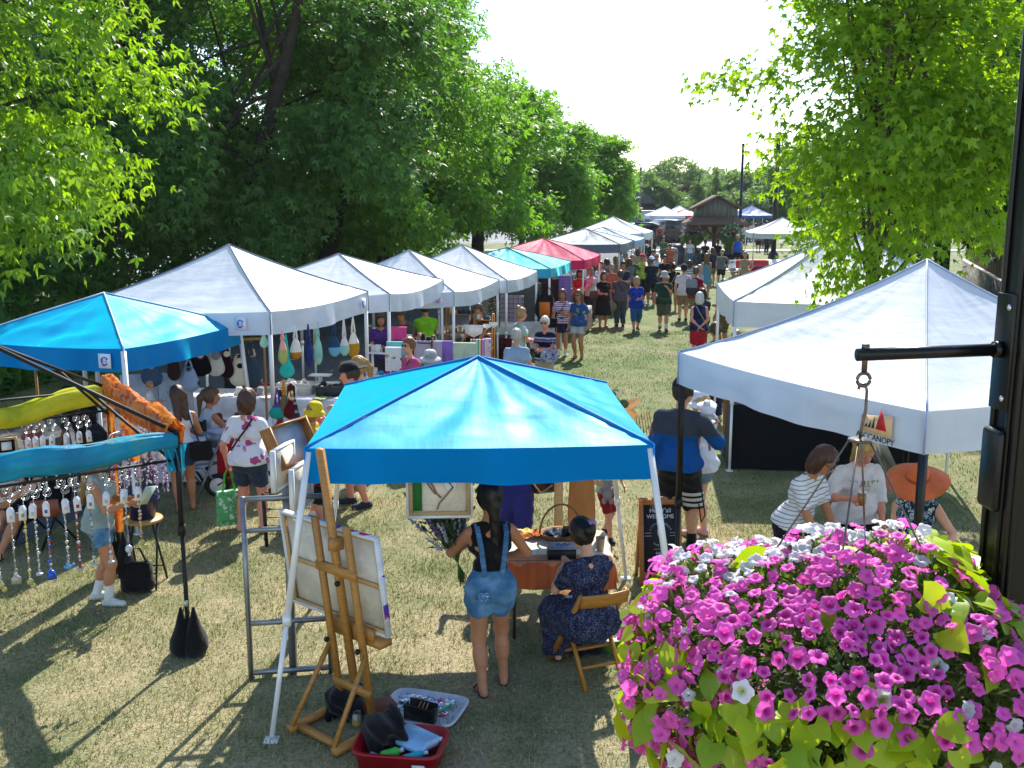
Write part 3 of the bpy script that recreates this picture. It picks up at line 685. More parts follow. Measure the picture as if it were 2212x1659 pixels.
LM_MAPLE = leafmat([(.10, .215, .012), (.165, .30, .015), (.24, .38, .018), (.13, .255, .014)], .55, .4, (1.65, 1.5, .38))
LM_PINE = leafmat([(.012, .028, .014), (.02, .042, .018), (.026, .052, .02)], .15, .6)
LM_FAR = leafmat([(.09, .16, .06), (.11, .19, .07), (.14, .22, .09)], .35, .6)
LM_PURP = leafmat([(.035, .02, .03), (.05, .03, .035), (.04, .03, .035)], .25, .6)
# near boxelder hanging in at the left
tree('broadleaf_tree', 'tall bright green leafy tree at the left edge beside the blue canopy', (-10.2, 17.6, 0), [(0, 0, 0, .3), (.2, 0, 2, .26), (.5, -.2, 4.5, .2), (.4, -.2, 7, .14), (.3, 0, 9, .08)],
     clumps([(1.2, -.6, 4.6, 3.2, 2.6, 1.6), (2.4, -.5, 6.6, 2.5, 2.2, 1.2), (1.6, -.6, 8.6, 3.0, 2.6, 1.8), (-.8, -.8, 6.8, 3.2, 2.8, 3.0), (-.5, -.4, 3.2, 2.6, 2.2, 1.2), (.2, 0, 10.5, 2.6, 2.4, 1.6)], 6, .42, 3),
     1150, 22, .19, 'spray', LM_BOX, BARKD, .75, .85, 11, None, .22, 26, r0=.3, inner=.6)
# dark group beyond the path
big = [(-1.5, 0, 5.5, 3.6, 3.0, 2.6), (1.6, -.6, 7.2, 3.4, 3.0, 2.6), (0, .2, 10, 3.8, 3.2, 2.8), (2.2, -1.4, 4.4, 2.4, 2.0, 1.5), (-.5, -.6, 3.0, 3.4, 2.2, 1.5), (.8, 0, 12.6, 3.0, 2.6, 2.0)]
TG = 'dark trees in the row behind the stalls'
LABT = ['dark leaning tree next to the tall bright tree, limbs slanting behind the white tents', 'dense dark tree with its crown right above the first white peaked tent', 'dark tree with forked trunk just behind the second and third white tents', 'dark round tree standing above the fourth white tent beside the lit trees']
spots = [(-11.5, 27.5, 1.0, 21, 0), (-7.6, 29.5, 1.05, 22, 1), (-5.7, 34, 1.0, 23, 2), (-4.3, 38.5, .92, 24, 3)]
for x, y, s, sd, k in spots:
    lb = clumps([tuple(A(l)*s) for l in big], 6, .40, sd)
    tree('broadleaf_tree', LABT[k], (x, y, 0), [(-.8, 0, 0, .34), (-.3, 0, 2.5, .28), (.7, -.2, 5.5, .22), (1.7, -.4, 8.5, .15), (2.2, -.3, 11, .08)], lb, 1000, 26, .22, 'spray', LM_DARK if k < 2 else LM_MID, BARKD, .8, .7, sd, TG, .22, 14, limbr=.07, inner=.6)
# forest filling behind them
for k, (x, y, s) in enumerate([(-17, 30, 1.05), (-20, 40, 1.2), (-13, 40, 1.15), (-8.5, 46, 1.2)]):
    lb = [tuple(A(l)*s) for l in big]
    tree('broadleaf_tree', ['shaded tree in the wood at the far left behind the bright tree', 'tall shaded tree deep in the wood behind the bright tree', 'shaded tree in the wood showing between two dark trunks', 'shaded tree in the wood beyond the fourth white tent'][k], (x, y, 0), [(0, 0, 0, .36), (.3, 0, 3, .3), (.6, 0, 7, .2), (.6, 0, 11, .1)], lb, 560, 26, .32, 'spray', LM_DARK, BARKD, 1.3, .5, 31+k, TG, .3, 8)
mb_v = []
rs = np.random.default_rng(5); n = 26000; a = rs.uniform(-14, 40, n); b = 6.6+rs.uniform(0, 1, n)**1.5*9; pz = rs.uniform(0, 1, n)**1.6*2.6*np.clip((b-6)/3, .15, 1)
pp = P0+PD*a[:, None]+PN*b[:, None]; cc = np.stack([pp[:, 0], pp[:, 1], pz], 1); keep = vnoise(pp, .5, 9) > .35; cc = cc[keep]; m = len(cc)
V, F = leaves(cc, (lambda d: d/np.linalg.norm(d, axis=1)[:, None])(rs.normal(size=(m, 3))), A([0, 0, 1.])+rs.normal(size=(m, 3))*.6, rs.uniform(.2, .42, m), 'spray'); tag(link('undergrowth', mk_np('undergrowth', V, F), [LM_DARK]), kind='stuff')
# lit trees down the lane on the left
med = [(0, 0, 4.2, 2.9, 2.6, 1.6), (.7, -.3, 6.0, 2.6, 2.3, 1.8), (-.6, .2, 7.6, 2.2, 2.0, 1.6), (1.5, .2, 3.4, 1.8, 1.7, 1.1), (-.3, 0, 5.6, 3.0, 2.6, 2.2)]
LL = ['lit green tree beyond the turquoise tent, its crown touching the sky', 'broad lit green tree on the grass behind the red tent', 'round bright green tree at the right end of the left tree row']
for k, (x, y, s) in enumerate([(-1.5, 42.5, 1.12), (1.1, 53, .97), (3.9, 63, .92)]):
    tree('lane_tree', LL[k], (x, y, 0), [(0, 0, 0, .3), (.1, 0, 2.4, .25), (.2, 0, 5, .16), (.2, 0, 7, .08)], clumps([tuple(A(l)*s) for l in med], 6, .42, k), 800, 24, .27, 'spray', LM_MID, BARKD, .75, .6, 41+k, 'lit trees along the lane', .22, 14, inner=.6)
tree('young_tree', 'thin young tree with bare dark stem behind the red tent', (.3, 47, 0), [(0, 0, 0, .1), (.1, 0, 2, .08), (.3, 0, 3.6, .05)], [(.1, 0, 3.6, 1.2, 1.0, .9), (.5, 0, 2.6, .9, .8, .6)], 110, 18, .24, 'spray', LM_MID, BARKD, .7, .5, 51)
# young maple on the right
tree('maple_tree', 'young maple with big bright yellow green lobed leaves at the right', (4.85, 13.8, 0), [(0, 0, 0, .10), (.02, 0, 1.6, .09), (-.02, 0, 3.2, .075), (.05, 0, 5.0, .055), (.0, 0, 7.2, .03)],
     [(.35, .2, 4.6, 1.55, 1.5, .75), (.7, .3, 5.6, 1.6, 1.4, .9), (.2, .4, 6.5, 1.3, 1.2, .8), (.3, 0, 3.7, 1.15, 1.2, .5), (.2, .5, 7.2, 1.1, .9, .7), (-1.55, -.1, 5.4, .7, .6, .22), (-.1, -.3, 2.95, .7, .6, .32), (.9, 0, 4.8, .9, 1.2, .7)],
     1300, 15, .115, 'maple', LM_MAPLE, BARK, .47, .7, 61, None, .33, 40, r0=.1, limbr=.02, inner=.2)
# dark trees and shrubs behind the maple
tree('evergreen_tree', 'tall dark evergreen tree behind the maple at right', (14.0, 33.5, 0), [(0, 0, 0, .26), (0, 0, 7, .2), (0, 0, 15, .06)], [(0, 0, 5.0, 2.7, 2.5, 2.2), (0, 0, 8, 2.4, 2.4, 2.2), (0, 0, 11, 2., 2., 2.2), (0, 0, 14, 1.5, 1.5, 2)], 560, 24, .34, 'spray', LM_PINE, BARKD, .7, .3, 62, None, .25, 10)
tree('shrub', 'dark glossy leaved shrub between the white tent and the lane', (8.3, 25.5, 0), [(0, 0, 0, .09), (.1, 0, 1.5, .06)], [(0, 0, 1.8, 1.5, 1.3, 1.4), (-.5, -.3, 1.2, 1.1, 1., 1.0), (.8, 0, 3.0, 1.5, 1.2, 1.2)], 330, 22, .15, 'spray', LM_DARK, BARKD, .55, .3, 63, None, .3, 8, 'shrub')
tree('broadleaf_tree', 'dark leafy tree behind the maple beside the lamp post', (15.0, 42, 0), [(0, 0, 0, .2), (.1, 0, 4, .15), (.2, 0, 7, .08)], [(0, 0, 3.4, 2.3, 2, 1.8), (.3, 0, 5.6, 2.4, 2, 1.8), (.8, 0, 7.4, 2., 1.8, 1.4)], 420, 22, .26, 'spray', LM_DARK, BARKD, .9, .4, 64, None, .34, 10)
tree('broadleaf_tree', 'large dark tree rising behind the evergreen at the right edge', (13.2, 27, 0), [(0, 0, 0, .3), (.1, 0, 5, .2), (.2, 0, 11, .08)], [(0, 0, 6.6, 3.0, 3, 2.2), (-.6, 0, 9.2, 2.8, 2.6, 2.2), (.3, 0, 12.2, 2.6, 2.4, 2)], 560, 24, .3, 'spray', LM_DARK, BARKD, 1.1, .4, 65, None, .36, 10)
tree('broadleaf_tree', 'dark tall tree at the lane end right of the black lamp post', (29.5, 106, 0), [(0, 0, 0, .3), (.1, 0, 4, .2), (.2, 0, 8, .1)], [(0, 0, 4, 4, 3.4, 2.6), (.6, 0, 7.2, 3.6, 3, 2.2), (-1.8, 0, 3, 2, 2, 2)], 520, 22, .42, 'spray', LM_DARK, BARKD, 1.2, .4, 66, None, .3, 10)
# far tree line
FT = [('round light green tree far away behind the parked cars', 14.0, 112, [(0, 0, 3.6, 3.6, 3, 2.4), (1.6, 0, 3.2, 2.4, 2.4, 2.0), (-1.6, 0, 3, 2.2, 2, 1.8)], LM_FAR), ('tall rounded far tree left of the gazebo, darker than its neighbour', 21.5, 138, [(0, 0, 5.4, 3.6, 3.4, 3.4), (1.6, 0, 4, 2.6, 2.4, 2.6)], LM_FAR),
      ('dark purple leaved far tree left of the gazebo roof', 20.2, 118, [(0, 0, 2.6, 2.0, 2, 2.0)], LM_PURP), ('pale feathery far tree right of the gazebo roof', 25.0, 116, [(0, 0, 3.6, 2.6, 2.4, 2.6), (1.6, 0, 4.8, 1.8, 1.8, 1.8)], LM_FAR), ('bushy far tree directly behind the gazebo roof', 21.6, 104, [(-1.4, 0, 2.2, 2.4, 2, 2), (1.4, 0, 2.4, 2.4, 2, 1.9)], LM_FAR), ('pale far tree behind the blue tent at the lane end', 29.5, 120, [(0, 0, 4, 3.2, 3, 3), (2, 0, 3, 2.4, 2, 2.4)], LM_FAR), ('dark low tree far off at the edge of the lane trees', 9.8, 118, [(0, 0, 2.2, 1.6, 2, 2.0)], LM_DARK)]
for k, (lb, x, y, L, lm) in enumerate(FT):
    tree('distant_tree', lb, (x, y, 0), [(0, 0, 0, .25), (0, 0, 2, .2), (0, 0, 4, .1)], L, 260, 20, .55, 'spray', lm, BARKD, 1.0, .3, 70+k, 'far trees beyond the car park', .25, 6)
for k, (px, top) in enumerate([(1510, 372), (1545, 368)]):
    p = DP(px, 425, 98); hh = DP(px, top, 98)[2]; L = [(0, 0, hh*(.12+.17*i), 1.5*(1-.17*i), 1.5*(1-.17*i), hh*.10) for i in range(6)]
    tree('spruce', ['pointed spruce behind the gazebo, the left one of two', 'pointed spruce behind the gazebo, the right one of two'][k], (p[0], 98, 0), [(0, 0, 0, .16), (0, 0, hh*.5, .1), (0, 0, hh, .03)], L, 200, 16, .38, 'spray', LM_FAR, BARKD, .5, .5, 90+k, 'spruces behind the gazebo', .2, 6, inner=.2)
# low far woods closing the horizon
rs = np.random.default_rng(8); n = 30000; x = rs.uniform(-260, 330, n); y = 210+rs.uniform(0, 25, n); top = 4.5+4.5*vnoise(np.stack([x, 0*x], 1), .06, 4)+2.5*vnoise(np.stack([x, 0*x], 1), .25, 5); z = rs.uniform(0, 1, n)*top
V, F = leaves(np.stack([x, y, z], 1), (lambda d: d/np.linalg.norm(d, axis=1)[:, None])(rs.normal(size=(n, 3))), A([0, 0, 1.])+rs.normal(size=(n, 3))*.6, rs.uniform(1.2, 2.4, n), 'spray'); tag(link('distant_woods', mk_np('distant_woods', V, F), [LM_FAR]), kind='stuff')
# ================================================================ canopies
WHITE_F = fabric_canopy((.72, .77, .86), .26, .5, 0, .4, 'white_canopy', .18)
WHITE_L = plain('#e8e8e8', .35, .1, .5, .05, name='white_powder_coat'); BLACK_L = plain('#15161a', .4, .3, .5, .1, name='black_powder_coat')
SEAM = plain('#5c6678', .7, name='seam_tape')
def blue_fab(c, tint, name, trans=.22):
    m = fabric_canopy(c, trans, .46, 0, .8, name, .05); b = m.node_tree.nodes['Principled BSDF']; b.inputs['Specular Tint'].default_value = (*tint, 1); b.inputs['Sheen Weight'].default_value = 1.; b.inputs['Sheen Tint'].default_value = (*[v*v for v in tint], 1); b.inputs['Sheen Roughness'].default_value = .45; return m
BLUE_F = blue_fab((.001, .165, .57), (.0, 1., 1.), 'royal_blue_canopy'); TURQ_F = blue_fab((.01, .34, .56), (.4, 1, 1), 'turquoise_canopy'); RED_F = fabric_canopy((.80, .012, .16), .45, .5, 0, .4, 'red_canopy', .1); GREY_F = fabric_canopy((.17, .24, .32), .25, .55, 0, .4, 'grey_canopy', .2); LBLUE_F = fabric_canopy((.30, .48, .66), .35, .5, 0, .4, 'light_blue_canopy', .2); DBLUE_F = fabric_canopy((.012, .13, .42), .3, .5, 0, .4, 'dark_blue_canopy')
def canopy(label, P, yaw, Wd, z, zp, fab, hv=.27, sag=.30, slant=0., frame=None, seam=SEAM, group='pop-up canopies', droop=.03, logo=None, crown=0., rs=0, truss=True, legs=(1, 1, 1, 1), foot=None):
    r_ = np.random.default_rng(int(1000*abs(P[0])+rs)); u = A([cos(yaw), sin(yaw)]); v = A([-sin(yaw), cos(yaw)]); P = A(P, float); ctr = P-u*Wd/2+v*Wd/2
    e = empty('canopy_tent', (*ctr, 0), label, 'canopy', group, yaw); hw = Wd/2; zt = z+hv; fr = frame or WHITE_L
    cor = [(hw, -hw), (-hw, -hw), (-hw, hw), (hw, hw)]; mb = MB(); vb = MB(); sb = MB(); ph = r_.uniform(0, 6, 12)
    def H(t): return zt+(zp-zt)*((1-sag)*t+sag*t*t+crown*sin(pi*t)*.3)
    for k in range(4):
        a = A([*cor[k]]); b = A([*cor[(k+1) % 4]]); nrm = (a+b)/2; nrm = nrm/np.linalg.norm(nrm)
        def fn(s, t, a=a, b=b, nrm=nrm, k=k):
            p = (a+(b-a)*s)*(1-t); zz = H(t)-droop*4*s*(1-s)*(1-t)**2-.035*Wd/3*(4*s*(1-s))*t*(1-t)*4
            w = (1-t)*4*s*(1-s)
            zz += (.008*sin(s*31*(1+.3*t)+ph[k])+.016*sin((s-.5)*(1-t)*17+t*9+ph[k+4])+.008*sin(t*26+s*7+ph[k])+.014*sin((s+.6*t)*11+ph[k+8]))*w*min(1, t*5)
            # creases radiating from the corner posts
            for q in (s, 1-s):
                d = math.hypot(q, t*1.2); zz += .017*sin(atan2(t, q+.02)*(26+ph[k])+ph[k])*math.exp(-d*4)*min(1, t*6)
            return (p[0], p[1], zz)
        mb.grid(fn, 30, 22)
        def fv(s, t, a=a, b=b, nrm=nrm, k=k):
            p = a+(b-a)*s; w = 4*s*(1-s); zz = zt-hv*t-droop*w
            of = (.020*sin(s*14+ph[k]*2)+.012*sin(s*33+ph[k+4]))*w*t*1.3+.03*t*w*.5+.002
            return (p[0]+nrm[0]*of, p[1]+nrm[1]*of, zz+.01*w*sin(s*11+ph[k+8])*t)
        vb.grid(fv, 34, 6)
        T = np.linspace(0, 1, 14); sb.tube([(a[0]*(1-t), a[1]*(1-t), H(t)+.008) for t in T], .009, 5)
        sb.tube([(a[0]*1.004, a[1]*1.004, zt+.005), (a[0]*1.006, a[1]*1.006, z)], .008, 5)
    mb.build('roof', [fab], e, True); vb.build('valance', [fab], e, True); sb.build('seam', [seam], e, True)
    for k in range(4):
        if not legs[k]: continue
        a = A(cor[k]); d = a/np.linalg.norm(a); top = (*(a*.985), zt-.03); f = A([*(a*.985+d*slant), 0]); lb = MB()
        md = A(top)*.42+f*.58; lb.bar(top, md, .045, .045); lb.bar(md, f, .034, .034); lb.box((*(md-A([0, 0, 0])),), (.056, .056, .08)); lb.box((f[0], f[1], .006), (.10, .10, .012)); lb.build('leg', [fr], e)
    if truss:
        tb = MB()
        for k in range(4):
            a = A(cor[k])*.975; b = A(cor[(k+1) % 4])*.975
            for s0, s1 in ((0, .5), (.5, 1)):
                p, q = a+(b-a)*s0, a+(b-a)*s1; tb.bar((*p, z+.24), (*q, z-.06+.1), .012, .026); tb.bar((*p, z+.02), (*q, z+.22), .012, .026)
            tb.bar((*a, zt-.06), (0, 0, zp-.12), .02, .03)
        tb.build('truss', [fr], e)
    if logo:
        for (side, s, kind) in logo:
            a, b = A(cor[side]), A(cor[(side+1) % 4]); p = a+(b-a)*s; nrm = (a+b)/2; nrm /= np.linalg.norm(nrm); rot = atan2(nrm[1], nrm[0])+pi/2
            q = p+nrm*.036
            if kind == 'badge':
                lb = MB(); lb.box((0, 0, 0), (.17, .004, .17)); lo_ = lb.build('logo_patch', [plain('#dfe4ee', .5, name='patch_white')], e); lo_.location = (*q, z+hv*.45); lo_.rotation_euler = (0, 0, rot)
                rb = MB(); 
                a1 = np.linspace(.4, 5.6, 14); rb.tube([(.045*cos(x), -.004, .045*sin(x)) for x in a1], .008, 5, 0); rb.build('emblem', [plain('#2a55c8', .5, name='badge_blue')], lo_); 
                rb = MB(); rb.poly([(-.05, -.005, -.055), (.0, -.005, -.062), (.055, -.005, -.03), (.0, -.005, -.045)], (0, -.002, 0)); rb.build('emblem', [plain('#b8283c', .5, name='badge_red')], lo_)
                text_mesh('E-Z', .055, lo_, plain('#2a55c8', .5, name='badge_blue'), (0, -.006, 0), (pi/2, 0, 0))
            elif kind == 'sail':
                lb = MB(); lb.poly([(-.15, 0, .02), (.15, 0, .06), (.15, 0, -.10), (-.15, 0, -.10)], (0, .003, 0)); lo_ = lb.build('logo_patch', [plain('#e6bd8f', .6, name='patch_tan')], e); lo_.location = (*q, z+hv*.52); lo_.rotation_euler = (0, 0, rot)
                rb = MB(); rb.poly([(.0, -.004, -.06), (.10, -.004, -.06), (.075, -.004, .02), (.045, -.004, .10)], (0, .002, 0)); rb.build('sail', [plain('#c8202c', .5, name='sail_red')], lo_)
                rb = MB()
                for i, (x, hh) in enumerate([(-.10, .03), (-.065, .055), (-.03, .09)]): rb.poly([(x-.012, -.004, -.06), (x+.012, -.004, -.06), (x+.016, -.004, -.06+hh)], (0, .002, 0))
                rb.build('skyline', [plain('#20242c', .5, name='sail_dark')], lo_)
                text_mesh('ASCCANOPY', .062, lo_, plain('#20242c', .5, name='sail_dark'), (0, -.005, -.128), (pi/2, 0, 0))
    return e
zpf = DP(1010, 770, 8.5)[2]
canopy('bright blue slant leg canopy in the foreground above the artist table', (1.03, 7.27), .045, 2.52, 1.86, zpf, BLUE_F, .26, .12, .42, crown=.12, seam=plain('#1478c8', .6, name='blue_seam'), group='blue canopies', droop=.015)
canopy('blue canopy with square white badge at the left edge', (-4.466, 11.642), -.31, 2.44, 1.91, 2.68, BLUE_F, .27, .12, .18, crown=.15, seam=plain('#c4c9d6', .6, name='white_piping'), group='blue canopies', logo=[(0, .10, 'badge')])
WG = 'white canopies in the left row'
canopy('large white peaked canopy, nearest of the left row, with badge on its valance', (-3.204, 13.484), -.294, 3.05, 2.096, 3.195, WHITE_F, .31, .22, group=WG, logo=[(0, .14, 'badge'), (3, .08, 'badge')], droop=.06)
canopy('second white canopy of the left row, with sagging valance', (-2.061, 17.149), -.234, 3.05, 2.0, 2.866, WHITE_F, .30, .18, group=WG, droop=.09)
canopy('third white canopy of the left row, between two other white ones', (-1.131, 19.919), -.277, 3.05, 1.79, 2.792, WHITE_F, .29, .2, group=WG, logo=[(0, .1, 'badge')], droop=.08)
canopy('fourth white canopy of the left row, next to the turquoise one', (-.116, 22.987), -.25, 3.05, 1.78, 2.77, WHITE_F, .28, .2, group=WG, logo=[(0, .1, 'badge')], droop=.06)
canopy('small turquoise canopy between a white and a red one', (.983, 26.542), -.237, 3.05, 1.83, 2.52, TURQ_F, .24, .1, crown=.2, group='coloured canopies')
canopy('rounded red canopy in the left row', (2.06, 29.469), -.237, 3.05, 1.85, 2.66, RED_F, .26, .1, crown=.3, group='coloured canopies', seam=plain('#9c1030', .6, name='red_seam'))
canopy('slate grey canopy behind the red one', (3.803, 36.415), -.266, 3.05, 1.95, 2.737, GREY_F, .30, .12, crown=.15, group='coloured canopies')
canopy('light blue canopy half hidden behind the slate grey one', (4.72, 39.9), -.266, 3.0, 1.95, 2.7, LBLUE_F, .28, .15, group='coloured canopies')
canopy('white canopy at the far end of the left row beyond the grey one', (5.464, 43.262), -.276, 3.05, 2.1, 3.068, WHITE_F, .30, .2, group=WG)
canopy('large white canopy on black poles with a red sail logo at right', (2.8, 6.76), -1.136, 2.94, 2.175, 3.37, WHITE_F, .30, .34, frame=BLACK_L, group='white canopies on the right', logo=[(0, .14, 'sail')], droop=.03, seam=plain('#98a4c0', .6, name='pale_seam'))
canopy('white canopy with leaf shadows on its roof behind the maple', (6.144, 13.943), -.119, 3.05, 2.1, 3.274, WHITE_F, .36, .28, group='white canopies on the right', seam=plain('#98a4c0', .6, name='pale_seam'))
canopy('white canopy peak showing through the maple branches', (8.6, 20.0), -.12, 3.05, 2.0, 3.1, WHITE_F, .3, .25, group='white canopies on the right')
canopy('pale canopy with thin white legs beyond the dark shrub', (14.2, 47.5), -.1, 3.05, 2.0, 2.95, WHITE_F, .25, .25, group='white canopies on the right')
for lb, px, Y, zp_, fab in [('white far canopy left of the gazebo', 1438, 92, 3.1, WHITE_F), ('white far canopy touching the gazebo roof from the left', 1470, 97, 3.1, WHITE_F), ('red far canopy beside the gazebo roof', 1482, 93, 2.8, RED_F), ('white far canopy just right of the gazebo roof', 1588, 99, 3.0, WHITE_F), ('small white far canopy left of the black lamp post', 1577, 108, 3.1, WHITE_F), ('blue far canopy right of the black lamp post', 1626, 93, 3.2, DBLUE_F)]:
    c = DP(px, 450, Y); canopy(lb, (c[0]+1.5, Y-1.5), .06, 3.05, 2.05, zp_, fab, .25, .2, group='far canopies in the car park', truss=False)
# ================================================================ tables, goods
CLOTHW = cloth('#dcdce6', 'table_linen')
def table(label, c, size, yaw, h=.74, cl=None, skirt=.66, group=None, legs=True, topmat=None):
    e = empty('table', (c[0], c[1], 0), label, 'table', group, yaw); w, d = size; mb = MB(); mb.box((0, 0, h-.02), (w, d, .04)); mb.build('table_top', [topmat or plain('#d8d6d0', .5, name='table_plastic')], e, bevel=.006)
    if legs:
        for sx in (-1, 1):
            for sy in (-1, 1):
                lb = MB(); lb.tube([(sx*(w/2-.10), sy*(d/2-.08), h-.04), (sx*(w/2-.06), sy*(d/2-.06), 0)], .014, 6); lb.build('leg', [metal()], e)
    if cl is not None:
        t = empty('tablecloth', (c[0], c[1], 0)); bpy.data.objects.remove(t); mb = MB(); n = 60; per = []
        w2, d2 = w/2+.008, d/2+.008
        for i in range(n):
            s = i/n*4; k = int(s); f = s-k; P4 = [(-w2, -d2), (w2, -d2), (w2, d2), (-w2, d2)]; a, b = P4[k], P4[(k+1) % 4]; per.append((a[0]+(b[0]-a[0])*f, a[1]+(b[1]-a[1])*f))
        rows = []
        for j in range(7):
            t = j/6; fl = .03*t
            rows.append([(x*(1+fl/w2*1)+.016*t*sin(i*1.9)*np.sign(x), y*(1+fl/d2*1)+.016*t*cos(i*1.7)*np.sign(y), h+.006-skirt*t) for i, (x, y) in enumerate(per)])
        V = [q for r in rows for q in r]; F = [(j*n+i, j*n+(i+1) % n, (j+1)*n+(i+1) % n, (j+1)*n+i) for j in range(6) for i in range(n)]+[tuple(range(n))[::-1]]
        mb.add(V, F); o = mb.build('tablecloth', [cl], None); o.location = (c[0], c[1], 0); o.rotation_euler = (0, 0, yaw); tag(o, 'cloth draped over the '+' '.join(label.split()[:12]), 'tablecloth')
    return e
def ringmat(base, ring, mid, scale):
    key = ('ring', base, ring, mid, scale)
    if key in MC: return MC[key]
    t = NT('crochet'); t.set(.9, 0, .1); v = t.n('TexVoronoi'); v.inputs['Scale'].default_value = scale; v.inputs['Randomness'].default_value = .25; t.l(t.coord(), v.inputs['Vector'])
    c = t.ramp(v.outputs['Distance'], [(0, mid), (.16, ring), (.30, mid), (.36, base)], 'CONSTANT'); t.col(c); t.bump(t.noise(70, 2), .6, .01); MC[key] = t.m; return t.m
def hang_bag(label, p, w, h, strap, mat, smat=None, yaw=0., name='crochet_bag', cat='bag', group=None, waist=.7):
    # p = hanging point; a slack pouch widening to the bottom with a long strap
    e = empty(name, p, label, cat, group, yaw); mb = MB(); nz, na = 10, 18; V = []
    for j in range(nz):
        t = j/(nz-1); ww = w/2*(waist*.5+(1-waist*.5)*sin(min(1, t*1.25)*pi/2))*sqrt(max(0, 1-max(0, (t-.62)/.40)**2)); dd = ww*.38+.01
        for i in range(na):
            a = i/na*2*pi; V.append((ww*cos(a)*(1+.05*sin(5*a+j)), dd*sin(a)*(1+.08*sin(4*a+j*.7)), -strap-h*t))
    F = [(j*na+i, j*na+(i+1) % na, (j+1)*na+(i+1) % na, (j+1)*na+i) for j in range(nz-1) for i in range(na)]+[tuple(range((nz-1)*na, nz*na))]
    mb.add(V, F); mb.build('bag_body', [mat], e, True)
    sb = MB(); x = w*waist*.24
    for s in (-1, 1): sb.tube([(s*x, 0, -strap-.01), (s*x*.75, 0, -strap*.6), (s*x*.2, 0, -strap*.15), (0, 0, 0)], [.02, .014, .012, .01], 6)
    sb.build('strap', [smat or mat], e, True); return e
def online(px, a, b):   # depth at which a picture column meets a ground line
    k = (px-1106)/CF; f = lambda q: q[0]-k*(q[1]*cos(CP)+2*sin(CP)); fa, fb = f(a), f(b); t = fa/(fa-fb); return A(a)+(A(b)-A(a))*t
BG = 'crochet bags hanging under the blue canopy'; BG2 = 'knitted bags hanging along the first white canopy'
bagsB = [('granny square bag in two blues nearest the front pole', 325, 770, .34, .36, .06, ringmat('#4a5f78', '#23384f', '#8fa6b8', 6)), ('plain dark brown bag with long handles', 372, 745, .2, .34, .16, cloth('#3b211c')), ('white bag with blue ringed squares hanging low', 407, 775, .36, .36, .10, ringmat('#a9bbd4', '#27313f', '#6d7f95', 6)),
         ('black round bag with cream rings', 428, 742, .36, .36, .10, ringmat('#15131a', '#e5dcc4', '#6b3a2a', 5)), ('cream bag with grey discs', 462, 742, .30, .36, .10, ringmat('#d8d3c2', '#8d8a90', '#8d8a90', 5)), ('maroon bag with small cream rings', 487, 742, .24, .40, .10, ringmat('#2a1018', '#e5dcc4', '#5a2026', 6)), ('cream bag with dark green flowers', 514, 768, .30, .40, .04, ringmat('#e2d9c0', '#14261d', '#14261d', 6)), ('slate bag with white grid and round flowers', 541, 735, .34, .46, .22, ringmat('#3a4c5c', '#c9b9b0', '#705a58', 5))]
# back rail of the blue canopy
bl0 = A([-6.2, 13.6]); bl1 = A([-3.5, 14.3])
for i, (lb, px, py, w, h, st, m) in enumerate(bagsB):
    q = online(px, bl0, bl1); p = DP(px, py, q[1]); hang_bag(lb, p, w, h, st, m, None, -.2+.3*sin(i*2.3), group=BG)
mb = MB(); mb.bar((bl0[0]-.2, bl0[1]-.05, 1.93), (bl1[0], bl1[1], 1.93), .03, .03); mb.bar((bl0[0]-.2, bl0[1]-.05, 0), (bl0[0]-.2, bl0[1]-.05, 1.93), .03, .03); mb.bar((bl1[0], bl1[1], 0), (bl1[0], bl1[1], 1.93), .03, .03); tag(mb.build('bag_rail', [wood('#a5783f')]), 'wooden rail under the blue canopy carrying the crochet bags', 'rail')
PQ0 = A([-3.204, 13.484]); PQ1 = PQ0+3.05*A([.29, .957])
two = lambda a, b: stripes([a, b], 1., 'Z', None, 'two_tone_knit')
def tone(a, b, zc):
    t = NT('two_tone_knit'); t.set(.9, 0, .1); s_ = t.n('SeparateXYZ'); t.l(t.coord(), s_.inputs[0]); m = t.n('Math', operation='GREATER_THAN'); m.inputs[1].default_value = zc; t.l(s_.outputs['Z'], m.inputs[0]); t.col(t.mix(m.outputs[0], b, a)); t.bump(t.noise(60, 2), .5, .01); return t.m
bags1 = [('small mint green bunting bag by the first pole', 569, 715, .12, .18, .05, cloth('#a9d6bd')), ('peach and green slouchy bag', 609, 714, .16, .34, .12, tone('#e9a59a', '#a9b26a', -.26)), ('turquoise felt pouch on a long strap', 617, 722, .22, .26, .34, cloth('#27c2b4')), ('white bag with mustard base', 637, 705, .17, .30, .16, tone('#e6e2d8', '#b9791f', -.36)), ('plain navy bag hanging narrow', 665, 700, .14, .42, .20, cloth('#1f2f6d')), ('pale seafoam knitted bag on a long strap', 685, 696, .16, .42, .20, cloth('#93c9b9')), ('dark blue bag with sky blue base', 721, 690, .19, .32, .24, tone('#2a4866', '#6fa9cf', -.42)), ('white bag with mint lower half', 742, 687, .16, .30, .28, tone('#e9dede', '#9ccfc4', -.42)), ('mustard strapped bag with white top band', 762, 684, .24, .40, .24, tone('#ece5d6', '#c08a22', -.42))]
for i, (lb, px, py, w, h, st, m) in enumerate(bags1):
    q = online(px, PQ0, PQ1) if px > 590 else A([-3.35, 13.6]); p = DP(px, py, q[1]); hang_bag(lb, p, w, h, st, m, None, .6+.3*sin(i*1.7), group=BG2, waist=.5)
